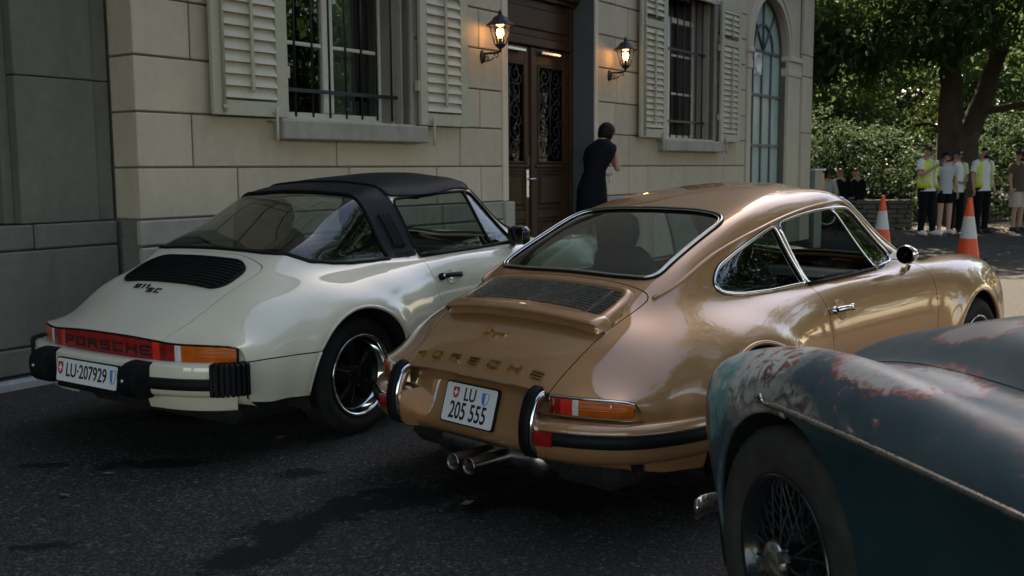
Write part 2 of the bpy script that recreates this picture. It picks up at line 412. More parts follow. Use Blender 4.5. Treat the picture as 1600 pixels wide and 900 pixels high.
crk = t.n('ShaderNodeTexVoronoi'); crk.feature = 'DISTANCE_TO_EDGE'; crk.inputs['Scale'].default_value = .23; wv = t.n('ShaderNodeVectorMath', operation='ADD'); t.l(co, wv.inputs[0]); nz_ = t.n('ShaderNodeTexNoise'); nz_.inputs['Scale'].default_value = 2.0; nz_.inputs['Detail'].default_value = 6; t.l(co, nz_.inputs['Vector']); t.l(nz_.outputs['Color'], wv.inputs[1]); t.l(wv.outputs[0], crk.inputs['Vector'])
c = t.mix(t.ramp(crk.outputs['Distance'], [(.0, .3), (.004, 0.0)]), c, (.015, .015, .015))
t.set(color=c, rough=t.ramp(ag, [(.2, .66), (.8, .92)]), spec=.15)
hb = t.mix(.5, ag, vo.outputs['Distance']); t.set(normal=t.bump(hb, .7, .006)); M['asphalt'] = t.m
# kerb
M['kerb'] = stone('kerb_stone', (.30, .30, .29), .1, 2, (.13, .13, .12), .5, .3)
M['cream_paint'] = car_paint('cream_paint', (.70, .64, .49), 0.0, .35)
M['gold_paint'] = car_paint('bronze_gold_paint', (.42, .205, .082), .42, .38, .02)
M['chrome'] = simple('chrome', (.72, .71, .69), .07, metal=1.0, var=.03)
M['satin_alu'] = simple('satin_aluminium', (.55, .55, .54), .3, metal=1.0, var=.05)
M['rubber'] = simple('black_rubber', (.007, .0075, .008), .5, var=.2, bump=.15, spec=.14)
M['tyre'] = simple('tyre_rubber', (.016, .0155, .015), .72, spec=.2, var=.25, bump=.3, bscale=90)
M['black_vinyl'] = simple('black_vinyl', (.0075, .0095, .012), .5, var=.15, bump=.35, bscale=420, spec=.14)
M['black_gloss'] = simple('black_gloss', (.012, .013, .015), .2, coat=.5, var=.1)
M['gap'] = simple('panel_gap', (.006, .006, .006), .9)
M['interior'] = simple('dark_leather', (.018, .018, .019), .5, var=.2, bump=.2, bscale=150)
M['interior_tan'] = simple('headliner', (.018, .017, .016), .85, spec=.2)
M['car_glass'] = glass('car_glass', (.46, .55, .51)); M['wheel_black'] = simple('wheel_black', (.005, .005, .0055), .42, spec=.2)
M['car_glass_dark'] = glass('car_glass_dark', (.32, .41, .37))
def lens(name, c, rough=.12):
    t = NT(name); st = t.n('ShaderNodeTexWave'); st.inputs['Scale'].default_value = 40; st.bands_direction = 'Z'; t.l(t.co(), st.inputs['Vector'])
    t.set(color=t.mix(t.ramp(t.noise(22, 3), [(.3, 0.0), (.75, .5)]), c, tuple(min(1, x*1.9+.01) for x in c)), rough=rough, coat=.2, coat_rough=.04, spec=.25, normal=t.bump(st.outputs['Fac'], .25, .004)); return t.m
M['red'] = lens('red_lens', (.24, .008, .007)); M['amber'] = lens('amber_lens', (.44, .080, .004)); M['clear'] = lens('clear_lens', (.5, .5, .5)); M['red_dark'] = lens('dark_red_lens', (.17, .008, .007)); M['red_bright'] = lens('bright_red_lens', (.60, .025, .015))
M['plate'] = simple('plate_white', (.74, .74, .72), .35, var=.03)
M['ink'] = simple('plate_ink', (.012, .012, .014), .4)
M['crest_red'] = simple('crest_red', (.45, .015, .02), .4, var=.04); M['crest_blue'] = simple('crest_blue', (.05, .19, .55), .4, var=.04); M['crest_white'] = simple('crest_white', (.75, .75, .75), .4, var=.02)
M['gilt'] = simple('gilt_letters', (.62, .42, .18), .25, metal=1.0, var=.06)
M['exhaust'] = simple('exhaust_steel', (.33, .32, .31), .3, metal=1.0, var=.2)
M['underbody'] = simple('underbody_black', (.008, .008, .008), .9)
# ------------------------------------------------------------------ ground
WALL_YAW = RAD(55.98); _c, _s = math.cos(WALL_YAW), math.sin(WALL_YAW)
def WP(s, dep, z=0.0, D0=6.55):
    """facade coordinates (along, into the wall, up) -> world"""
    D = D0+dep; return (s*_c-D*_s, s*_s+D*_c, z)
def grid_ground():
    xs = np.r_[-300, -80, np.linspace(-30, 40, 90), 90, 300]; ys = np.r_[-300, -80, np.linspace(-25, 45, 90), 100, 400]
    X, Y = np.meshgrid(xs, ys, indexing='ij'); Z = np.where((abs(X) < 38) & (Y > -25) & (Y < 45), .006*np.sin(X*.9+1)*np.sin(Y*.7), 0)-.006
    q = np.arange(X.size).reshape(X.shape); a, b, c, d = q[:-1, :-1].ravel(), q[1:, :-1].ravel(), q[1:, 1:].ravel(), q[:-1, 1:].ravel()
    return np_mesh('ground', np.c_[X.ravel(), Y.ravel(), Z.ravel()], np.c_[a, b, c, d], True)
tag(link('ground', grid_ground(), M['asphalt']), 'dark grey asphalt forecourt with darker stains', None, None, 'structure')
# ------------------------------------------------------------------ the villa: facade coordinates, origin on the wall plane
villa = thing('villa_building', 'pale stone villa with louvred shutters, oak double door and arched window', 'building', WP(0, 0), WALL_YAW)
def vb(mb, name, mat, parent=None): return mb.build(name, M[mat] if isinstance(mat, str) else mat, parent or villa)
Z_PL, Z_TOP = 1.05, 4.72
COURSES = [1.05, 1.435, 1.845, 2.255, 2.685, 3.10, 3.51, 3.92, 4.33, 4.72]
W1 = (6.24, 7.97, 1.83, 4.05); DR = (9.645, 11.60, .30, 4.30); W2 = (13.53, 15.44, 1.81, 4.05); AR = (16.92, 18.74, .75, 4.33)
AR_C, AR_R, AR_Z = (AR[0]+AR[1])/2, (AR[1]-AR[0])/2, 3.42
S0, S1 = 4.80, 19.40
# wall core, set back behind the face of the blocks
b = MB(); T0, T1 = .03, .55
xs = [S0+.03, W1[0], W1[1], DR[0], DR[1], W2[0], W2[1], AR[0], AR[1], S1]
for i in range(len(xs)-1):
    hole = {1: W1, 3: DR, 5: W2, 7: AR}.get(i)
    if hole is None: b.box((xs[i], T0, 0), (xs[i+1], T1, Z_TOP))
    else:
        if hole[2] > 0: b.box((xs[i], T0, 0), (xs[i+1], T1, hole[2]))
        if i != 7: b.box((xs[i], T0, hole[3]), (xs[i+1], T1, Z_TOP))
vb(b, 'wall_core', 'joint')
# spandrel above the arched window
b = MB(); na = 20; pts = [(AR_C-AR_R*math.cos(math.pi*k/na), AR_Z+AR_R*math.sin(math.pi*k/na)) for k in range(na+1)]
for k in range(na):
    (a0, z0), (a1, z1) = pts[k], pts[k+1]
    b.add([(a0, .0, z0), (a1, .0, z1), (a1, .0, Z_TOP), (a0, .0, Z_TOP)], [(0, 1, 2, 3)])
    b.add([(a0, .0, z0), (a1, .0, z1), (a1, .35, z1), (a0, .35, z0)], [(3, 2, 1, 0)])
vb(b, 'arch_spandrel', 'stone')
b = MB(); b.box((S0, 0.001, Z_TOP+.012), (19.98, 9.0, 15.2)); b.box((4.0, .28, Z_TOP+.012), (S0, 9.0, 15.2)); vb(b, 'upper_wall', 'stone')
b = MB(); b.box((S0-.15, -.15, Z_TOP-.03), (20.1, .2, Z_TOP+.09), .02); vb(b, 'string_course', 'stone_pale')
b = MB(); b.box((-20, -.5, 15.2), (20.6, 9.6, 15.7)); vb(b, 'roof', 'stone_dark')
b = MB(); b.box((S0+.1, .56, 0), (19.9, 9.0, .25)); b.box((19.6, .56, 0), (19.97, 9.0, Z_TOP)); b.box((S0, 8.7, 0), (19.97, 9.0, Z_TOP)); vb(b, 'inner_wall', 'joint')
JO = .007
def block(s0, s1, z0, z1, mat='stone', bev=.008, y0=0.0, name='stone_block'):
    y0 += random.uniform(-.0015, .0015); b = MB(); b.box((s0+JO, y0, z0+JO), (s1-JO, y0+.06, z1-JO), bev); return vb(b, name, mat)
def rows(s0, s1, z0, z1, joints):
    e = [s0]+[j for j in joints if s0+.05 < j < s1-.05]+[s1]
    for a, c in zip(e[:-1], e[1:]): block(a, c, z0, z1)
JL = {0: [5.745, 7.058, 8.355, 9.126], 1: [5.308, 6.9, 8.751], 2: [5.9, 9.114], 3: [5.32, 8.9], 4: [5.315, 9.106], 5: [5.8, 8.7], 6: [5.3, 9.1], 7: [5.8, 6.9, 8.7], 8: [5.3, 7.1, 9.1]}
JR = {0: [12.55, 13.1, 14.35, 15.8], 1: [12.55, 16.3], 2: [12.15, 13.0, 16.2], 3: [12.2, 16.3], 4: [12.15, 16.2], 5: [12.5, 16.3], 6: [12.15, 16.2], 7: [12.4, 14.5, 16.3], 8: [12.15, 13.2, 14.6, 16.2]}
for i in range(9):
    z0, z1 = COURSES[i], COURSES[i+1]
    # left field, around window one
    segs = [(S0, DR[0]-.11)]
    if z1 > W1[2]+.05 and z0 < W1[3]-.2: segs = [(S0, W1[0]-.06), (W1[1]+.06, DR[0]-.11)]
    elif i == 1: segs = [(S0, DR[0]-.11)]
    for a, c in segs: rows(a, c, z0, z1, JL[i])
    # quoin return face
    b = MB(); b.box((S0+.012, .055, z0+JO), (S0+.06, .30, z1-JO), .006); vb(b, 'quoin_block', 'stone')
    segs = [(DR[1]+.09, AR[0]-.18)]
    if z1 > W2[2]+.05 and z0 < W2[3]-.2: segs = [(DR[1]+.09, W2[0]-.06), (W2[1]+.06, AR[0]-.18)]
    for a, c in segs: rows(a, c, z0, z1, JR[i])
# window openings sit in row one too (sill is in front); plinth
for (a, c) in ((S0-.03, 7.1), (7.1, 8.4), (8.4, DR[0]-.02), (DR[1]+.02, 13.2), (13.2, 15.1), (15.1, AR[0]-.06)):
    block(a, c, .85, 1.05, 'stone_trim', .012, -.035, 'plinth_block'); block(a, c, .0, .85, 'stone_trim', .012, -.05, 'plinth_block')
# door and window surrounds
for (a, c, nm) in ((DR[0]-.11, DR[0], 'door_jamb'), (DR[1], DR[1]+.09, 'door_jamb')):
    b = MB(); b.box((a, -.012, 1.05), (c, .34, Z_TOP-.04), .01); vb(b, nm, 'stone_pale')
b = MB(); b.box((DR[0]-.16, -.075, .3), (DR[0]+.03, .30, 1.045), .012); vb(b, 'door_plinth', 'stone_trim')
b = MB(); b.box((DR[1]-.02, .005, .3), (DR[1]-.001, .345, Z_TOP-.05)); vb(b, 'door_reveal', 'reveal_paint')
b = MB(); b.box((DR[0], .02, DR[3]), (DR[1], .34, Z_TOP-.04)); vb(b, 'door_lintel', 'stone_trim')
b = MB(); b.box((DR[0]-.5, -.95, 0.0), (DR[1]+.5, .4, .15), .01); b.box((DR[0]-.2, -.55, .15), (DR[1]+.3, .4, .30), .01); vb(b, 'door_step', 'kerb')
for (a, c, z0, z1) in (W1, W2):
    for (p, q) in ((a-.06, a), (c, c+.06)):
        b = MB(); b.box((p, -.004, z0), (q, .40, z1+.05), .006); vb(b, 'window_jamb', 'stone_trim')
        r = c-.028 if p == c else a+.005
        b = MB(); b.box((r, .10, z0+.01), (r+.022, .40, z1), .008); b.box((r-.02 if p == c else r, .20, z0+.01), (r+.02 if p == c else r+.04, .40, z1), .008); vb(b, 'jamb_moulding', 'stone_trim')
    b = MB(); b.box((a-.06, -.004, z1+.05), (c+.06, .40, z1+.28), .006); vb(b, 'window_lintel', 'stone_trim')
    b = MB(); b.box((a-.10, -.13, z0-.165), (c+.10, .30, z0), .014); o = vb(b, 'window_sill', 'stone_trim')
    b = MB(); b.box((a-.02, -.02, z0+.001), (c-.02, .34, z0+.014), .003); vb(b, 'sill_flashing', 'shutter')
# --- windows with panes, bars
def window(a, c, z0, z1, mull, zbars, upz):
    w = thing('window', None, None, (0, 0, 0)); w.parent = villa; dp = .35
    def P(nm, mat, *bx):
        b = MB()
        for q in bx: b.box(*q)
        return b.build(nm, M[mat], w)
    P('frame', 'window_paint', ((a+.02, dp, z0+.02), (c-.02, dp+.06, z0+.10), .006), ((a+.02, dp, upz-.03), (c-.02, dp+.06, upz+.05), .006), ((a+.02, dp, z0+.1), (a+.09, dp+.06, upz-.03), .006), ((c-.07, dp, z0+.1), (c-.02, dp+.06, upz-.03), .006))
    P('frame', 'window_paint', ((a+.02, dp, upz+.05), (a+.09, dp+.06, z1), .006), ((c-.07, dp, upz+.05), (c-.02, dp+.06, z1), .006), ((a+.09, dp, z1-.08), (c-.07, dp+.06, z1), .006))
    P('mullion', 'window_paint', ((mull-.07, dp-.012, z0+.1), (mull+.07, dp+.05, upz-.03), .01))
    for (p, q) in ((a+.09, mull-.07), (mull+.07, c-.07)):
        zz = [z0+.1]+list(zbars)+[upz-.03]
        for z in zbars: P('glazing_bar', 'window_paint', ((p, dp+.004, z-.017), (q, dp+.045, z+.017), .006))
        for u, v in zip(zz[:-1], zz[1:]): P('pane', 'pane', ((p, dp+.026, u+.012), (q, dp+.030, v-.012)))
    P('pane', 'pane', ((a+.09, dp+.026, upz+.05), (c-.07, dp+.030, z1-.08)))
    P('curtain', 'curtain', ((a+.05, dp+.5, z0), (mull-.4, dp+.52, z1)), ((c-.45, dp+.35, z0), (c-.05, dp+.37, z1)))
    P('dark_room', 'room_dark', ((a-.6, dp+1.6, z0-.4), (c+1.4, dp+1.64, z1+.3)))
    return w
window(*W1, 7.175, [2.545, 3.15], 3.55); window(*W2, 14.47, [2.535, 3.11], 3.62)
def grille(a, c, z0, z1, n, hz, lab):
    g = thing('window_grille', None, None); g.parent = villa
    for k in range(n):
        x = a+.12+(c-a-.2)*k/(n-1); b = MB(); b.tube([(x, .17, z0+.05), (x, .17, z1-.05)], .011, 6); b.build('bar', M['iron'], g)
    for z in hz: b = MB(); b.box((a-.03, .155, z-.016), (c+.02, .185, z+.016)); b.build('cross_bar', M['iron'], g)
grille(6.24, 7.95, 1.83, 4.05, 8, (2.11, 3.15), ''); grille(13.6, 15.40, 1.81, 4.05, 8, (2.10, 3.15, 3.95), '')
# --- shutters, one by one
def shutter(a, c, z0, z1, hinge_right, pitch):
    w = thing('shutter', None, None); w.parent = villa; w.location = (a, -.055, 0); L = c-a; t = .042
    def P(nm, mat, *bx):
        b = MB()
        for q in bx: b.box(*q)
        return b.build(nm, M[mat], w)
    P('stile', 'shutter', ((0, -t, z0), (.105, 0, z1), .005)); P('stile', 'shutter', ((L-.13, -t, z0), (L, 0, z1), .005))
    P('rail', 'shutter', ((.105, -t+.002, z0), (L-.13, -.002, z0+.12), .004)); P('rail', 'shutter', ((.105, -t+.002, z1-.12), (L-.13, -.002, z1), .004))
    zm = z0+1.55; P('rail', 'shutter', ((.105, -t+.002, zm-.05), (L-.13, -.002, zm+.05), .004))
    z = z0+.13; me = None
    while z < z1-.16:
        if not (zm-.10 < z < zm+.045):
            if me is None:
                b = MB(); h = pitch*.90; wd = L-.237
                b.add([(0, -.006, 0), (wd, -.006, 0), (wd, -.048, .010), (0, -.048, .010), (0, .0, h+.006), (wd, .0, h+.006), (wd, -.012, h+.012), (0, -.012, h+.012)], [(3, 2, 1, 0), (4, 5, 6, 7), (0, 1, 5, 4), (2, 3, 7, 6), (1, 2, 6, 5), (3, 0, 4, 7)]); me = b.mesh('slat')
                me.materials.append(M['shutter_slat'])
            o = bpy.data.objects.new('slat', me); COL.objects.link(o); o.parent = w; o.location = (.1065, random.uniform(-.002, .002), z)
        z += pitch
    xc = .105+(L-.235)*.52
    P('control_rod', 'shutter', ((xc-.016, -.068, z0+.19), (xc+.016, -.046, zm-.08), .006)); P('control_rod', 'shutter', ((xc-.016, -.068, zm+.08), (xc+.016, -.046, z1-.2), .006))
    if not hinge_right:                     # espagnolette rod on the outer stile
        b = MB(); b.tube([(.05+.045, -.058, z0+.02), (.05+.045, -.058, z1-.05)], .012, 8)
        for zz in (z0+.06, z0+1.5, z0+1.95): b.sphere((.095, -.062, zz), .022, 8, 6)
        b.build('locking_rod', M['shutter'], w)
    xl = L-.16 if not hinge_right else .17
    b = MB(); b.tube([(xl, .05, z0-.03), (xl, -.065, z0-.03)], .008, 6); b.tube([(xl, -.065, z0+.09), (xl, -.065, z0+.02), (xl-.006, -.07, z0-.10), (xl-.012, -.072, z0-.20)], [.009, .014, .012, .017], 6); b.box((xl-.03, -.05, z0+.03), (xl+.03, -.042, z0+.05)); b.build('holdback', M['shutter'], w)
    b = MB()
    for zz in (z0+.33, z0+1.4):
        e = -.03 if hinge_right else L+.0; b.box((e, -.035, zz), (e+.03, .02, zz+.10), .004)
    b.build('hinge', M['shutter'], w)
    return w
shutter(5.446, 6.24, 1.845, 3.98, False, .0945); shutter(8.00, 8.785, 1.84, 3.98, True, .0945)
shutter(12.72, 13.53, 1.825, 3.98, False, .085); shutter(15.47, 16.28, 1.815, 3.98, True, .085)
# --- oak double door
door = thing('double_door', None, None, (0, .32, 0)); door.parent = villa; door['label'] = 'dark oak double door with wrought iron scrollwork in its glass'
def dpart(nm, mat, *bx):
    b = MB()
    for q in bx: b.box(*q)
    return b.build(nm, M[mat], door)
ZB, ZT = .30, 2.86; SM = 10.62
dpart('frame', 'oak', ((DR[0]-.02, -.02, ZB), (DR[0]+.07, .10, 4.28), .01)); dpart('frame', 'oak', ((DR[1]-.085, -.02, ZB), (DR[1]-.001, .10, 4.28), .01))
dpart('transom', 'oak', ((DR[0]+.07, -.035, ZT+.01), (DR[1]-.085, .09, ZT+.12), .012)); dpart('transom', 'oak', ((DR[0]+.07, -.01, ZT+.12), (DR[1]-.085, .07, 3.42), .01))
dpart('transom_panel', 'oak', ((DR[0]+.15, -.03, ZT+.20), (DR[1]-.16, .02, 3.33), .02))
dpart('cornice', 'oak', ((DR[0]+.01, -.07, 3.42), (DR[1]-.01, .09, 3.47), .01), ((DR[0]+.0, -.12, 3.47), (DR[1]-.0, .09, 3.53), .012), ((DR[0]+.0, -.15, 3.53), (DR[1]-.0, .09, 3.58), .01))
dpart('fanlight', 'door_pane', ((DR[0]+.07, .04, 3.58), (DR[1]-.085, .045, 4.28)))
dpart('fanlight_bar', 'oak', ((DR[0]+.07, .0, 3.58), (DR[1]-.085, .06, 3.66), .01), ((SM-.04, .0, 3.66), (SM+.04, .06, 4.28), .01))
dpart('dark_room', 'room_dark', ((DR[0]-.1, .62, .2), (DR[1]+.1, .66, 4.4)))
def scroll(cx, cz, r, a0, turns, sgn, mb, y):
    n = 22; pts = []
    for k in range(n+1):
        t_ = k/n; a = a0+sgn*turns*2*math.pi*t_; rr = r*(1-.82*t_); pts.append((cx+rr*math.cos(a), y, cz+rr*math.sin(a)))
    mb.tube(pts, .0075, 5)
for (p, q) in ((DR[0]+.075, SM-.012), (SM+.012, DR[1]-.09)):
    w = q-p; st = .125
    dpart('stile', 'oak', ((p, 0, ZB+.02), (p+st, .05, ZT), .008)); dpart('stile', 'oak', ((q-st, 0, ZB+.02), (q, .05, ZT), .008))
    for (u, v) in ((ZB+.02, ZB+.17), (.80, .90), (1.38, 1.47), (2.66, ZT)): dpart('rail', 'oak', ((p+st, .003, u), (q-st, .047, v), .006))
    for (u, v) in ((ZB+.17, .80), (.90, 1.38)):
        dpart('panel', 'oak', ((p+st, .018, u), (q-st, .04, v)), ((p+st+.07, -.004, u+.07), (q-st-.07, .03, v-.07), .022), ((p+st+.015, .004, u+.015), (q-st-.015, .03, u+.045), .008), ((p+st+.015, .004, v-.045), (q-st-.015, .03, v-.015), .008), ((p+st+.015, .004, u+.045), (p+st+.045, .03, v-.045), .008), ((q-st-.045, .004, u+.045), (q-st-.015, .03, v-.045), .008))
    dpart('ledge', 'oak', ((p+.06, -.03, 1.42), (q-.06, .0, 1.462), .01))
    g0, g1 = p+st, q-st
    dpart('moulding', 'oak', ((g0, -.012, 1.47), (g0+.03, .03, 2.66), .008), ((g1-.03, -.012, 1.47), (g1, .03, 2.66), .008), ((g0+.03, -.012, 2.63), (g1-.03, .03, 2.66), .008), ((g0+.03, -.012, 1.47), (g1-.03, .03, 1.50), .008))
    dpart('glass', 'door_pane', ((g0+.01, .032, 1.48), (g1-.01, .036, 2.65)))
    b = MB(); cx = (g0+g1)/2; hw = (g1-g0)/2-.05
    b.tube([(cx, .015, 1.5), (cx, .015, 2.63)], .008, 5)
    for k, cz in enumerate((1.62, 1.86, 2.10, 2.34, 2.53)):
        for sg in (-1, 1):
            scroll(cx+sg*hw*.5, cz, hw*.46, math.pi/2*(1+(k % 2)), 1.4, sg, b, .015); scroll(cx+sg*hw*.72, cz+.115, hw*.26, -math.pi/2*(1-2*(k % 2)), 1.1, -sg, b, .015)
    b.build('scrollwork', M['iron'], door)
dpart('astragal', 'oak', ((SM-.035, -.025, ZB+.02), (SM+.035, .0, ZT), .012))
b = MB(); hx = 10.52; b.box((hx-.022, -.014, 1.06), (hx+.022, -.001, 1.40), .003); b.tube([(hx, -.014, 1.285), (hx, -.06, 1.285), (hx+.03, -.07, 1.285), (hx+.15, -.07, 1.285)], .011, 8); o = b.build('handle', M['steel'], door)
b = MB(); b.box((hx-.035, -.02, 1.44), (hx+.035, -.001, 1.56), .004); b.build('lock', M['iron'], door)
for x in (10.0, 10.78): b = MB(); b.box((x, -.07, 2.775), (x+.42, -.02, 2.825), .012); b.build('door_closer', M['steel'], door)
# --- arched window
aw = thing('arched_window', None, None); aw.parent = villa; aw['label'] = 'tall arched window with grey glazing bars and frosted panes'
dp = .12
def arc(r, a0, a1, n, cz=AR_Z): return [(AR_C+r*math.cos(a0+(a1-a0)*k/n), cz+r*math.sin(a0+(a1-a0)*k/n)) for k in range(n+1)]
cols = [AR[0]+.02, 17.36, 17.79, 18.24, AR[1]-.02]; zrow = [AR[2], 1.79, 2.665, AR_Z]
for i in range(4):
    for j in range(3):
        if j == 2 and i == 1:
            b = MB(); b.box((cols[i], dp+.02, zrow[j]), (cols[i+1], dp+.026, 3.02)); b.build('pane', M['frost'], aw)
            b = MB(); b.box((cols[i]+.02, dp+.0, 3.02), (cols[i+1]-.02, dp+.02, zrow[j+1]-.02), .004); b.lathe([(.17, 0), (.17, -.015), (.155, -.02), (.15, -.006), (0, -.006)], 24, 'y', ((cols[i]+cols[i+1])/2, dp, 3.21)); b.build('ventilator', M['white_plastic'], aw); continue
        b = MB(); b.box((cols[i], dp+.02, zrow[j]), (cols[i+1], dp+.026, zrow[j+1])); b.build('pane', M['frost'], aw)
b = MB(); poly = arc(AR_R-.01, 0, math.pi, 24); b.prism(poly, dp+.02, dp+.026, 'y'); b.build('arched_pane', M['frost'], aw)
b = MB()
for x in cols: b.box((x-.018, dp-.012, AR[2]), (x+.018, dp+.03, AR_Z))
for z in zrow[1:]: b.box((AR[0], dp-.016, z-.024), (AR[1], dp+.03, z+.024))
b.build('glazing_bar', M['grey_metal'], aw)
b = MB()
for r in (AR_R-.02, .47): b.sweep([(x, dp, z) for x, z in arc(r, 0, math.pi, 24)], [(-.018, -.018), (.018, -.018), (.018, .018), (-.018, .018)], up=(0, 1, 0), smooth=False)
for a in (.9, math.pi/2, math.pi-.9):
    r0 = .0 if a == math.pi/2 else .0
    b.tube([(AR_C+r0*math.cos(a), dp, AR_Z+r0*math.sin(a)), (AR_C+(AR_R-.02)*math.cos(a), dp, AR_Z+(AR_R-.02)*math.sin(a))], .018, 6)
b.build('fan_bar', M['grey_metal'], aw)
# arch surround, imposts, pilasters
b = MB(); prof = [(0, 0), (0, -.05), (.06, -.05), (.07, -.03), (.13, -.03), (.14, -.055), (.19, -.055), (.20, 0)]
P_ = [(AR_C+AR_R*math.cos(math.pi*k/28), 0.0, AR_Z+AR_R*math.sin(math.pi*k/28)) for k in range(29)]
vs = []; 
for k in range(29):
    a = math.pi*k/28
    for (r, y) in prof: vs.append((AR_C+(AR_R+r)*math.cos(a), y-.002, AR_Z+(AR_R+r)*math.sin(a)))
n_ = len(prof); b.add(vs, [(k*n_+j, k*n_+j+1, (k+1)*n_+j+1, (k+1)*n_+j) for k in range(28) for j in range(n_-1)], False); vb(b, 'arch_moulding', 'stone_pale')
for (a, c) in ((AR[0]-.18, AR[0]), (AR[1], 19.40)):
    b = MB(); b.box((a, -.03, .85), (c, .34, AR_Z-.36), .006); vb(b, 'arch_pilaster', 'stone_pale')
    b = MB(); b.box((a-.01, -.05, AR_Z-.36), (c+.005, .34, AR_Z-.22), .01); b.box((a, -.04, AR_Z-.22), (c-.0, .34, AR_Z-.10), .008); b.box((a-.02, -.075, AR_Z-.10), (c+.01, .34, AR_Z-.005), .014); vb(b, 'impost', 'stone_pale')
    b = MB(); b.box((a, -.04, 0), (c, .34, .85), .01); vb(b, 'plinth_block', 'stone_trim')
for a_, c_ in ((AR[0]-.18, AR[0]), (AR[1], 19.42)):
    b = MB(); b.box((a_, .0, AR_Z), (c_, .3, Z_TOP)); vb(b, 'arch_spandrel', 'stone')
zz = [0, .9, 2.05, 3.1, 3.5, Z_TOP]
for u, v in zip(zz[:-1], zz[1:]): block(19.42, 19.98, u, v, 'stone_pale', .006, -.075, 'pilaster_block')
b = MB(); b.box((19.43, -.02, 0), (19.97, .6, Z_TOP)); vb(b, 'wall_core', 'joint')
# --- recessed dark wing at the left
LW = .28
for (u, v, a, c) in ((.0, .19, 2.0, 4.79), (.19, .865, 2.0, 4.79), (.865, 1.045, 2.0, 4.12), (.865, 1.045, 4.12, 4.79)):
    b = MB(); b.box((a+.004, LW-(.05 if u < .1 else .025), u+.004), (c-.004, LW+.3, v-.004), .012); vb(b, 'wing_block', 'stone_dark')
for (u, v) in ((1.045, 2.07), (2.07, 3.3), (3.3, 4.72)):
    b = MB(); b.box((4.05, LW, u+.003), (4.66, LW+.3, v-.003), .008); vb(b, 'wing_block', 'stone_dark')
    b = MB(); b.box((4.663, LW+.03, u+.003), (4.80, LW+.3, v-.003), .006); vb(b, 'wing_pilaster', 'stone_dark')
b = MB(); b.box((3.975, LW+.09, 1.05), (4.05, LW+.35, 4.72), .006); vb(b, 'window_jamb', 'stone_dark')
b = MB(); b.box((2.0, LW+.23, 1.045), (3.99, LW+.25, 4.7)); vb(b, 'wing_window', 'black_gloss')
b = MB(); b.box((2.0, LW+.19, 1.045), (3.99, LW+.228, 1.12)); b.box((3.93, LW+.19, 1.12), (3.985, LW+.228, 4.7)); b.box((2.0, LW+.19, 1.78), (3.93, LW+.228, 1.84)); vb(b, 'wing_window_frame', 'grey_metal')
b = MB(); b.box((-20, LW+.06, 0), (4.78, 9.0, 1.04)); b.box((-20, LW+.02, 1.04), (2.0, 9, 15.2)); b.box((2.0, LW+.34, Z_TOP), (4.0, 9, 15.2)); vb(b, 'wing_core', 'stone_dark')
# kerb along the wing
b = MB(); b.box((-14, -.19, -.02), (4.9, -.09, .055), .012); kb = vb(b, 'kerb', 'kerb'); kb.parent = None; kb.location = WP(0, 0); kb.rotation_euler = (0, 0, WALL_YAW); tag(kb, 'pale kerb edging along the foot of the dark wing', None, None, 'structure')
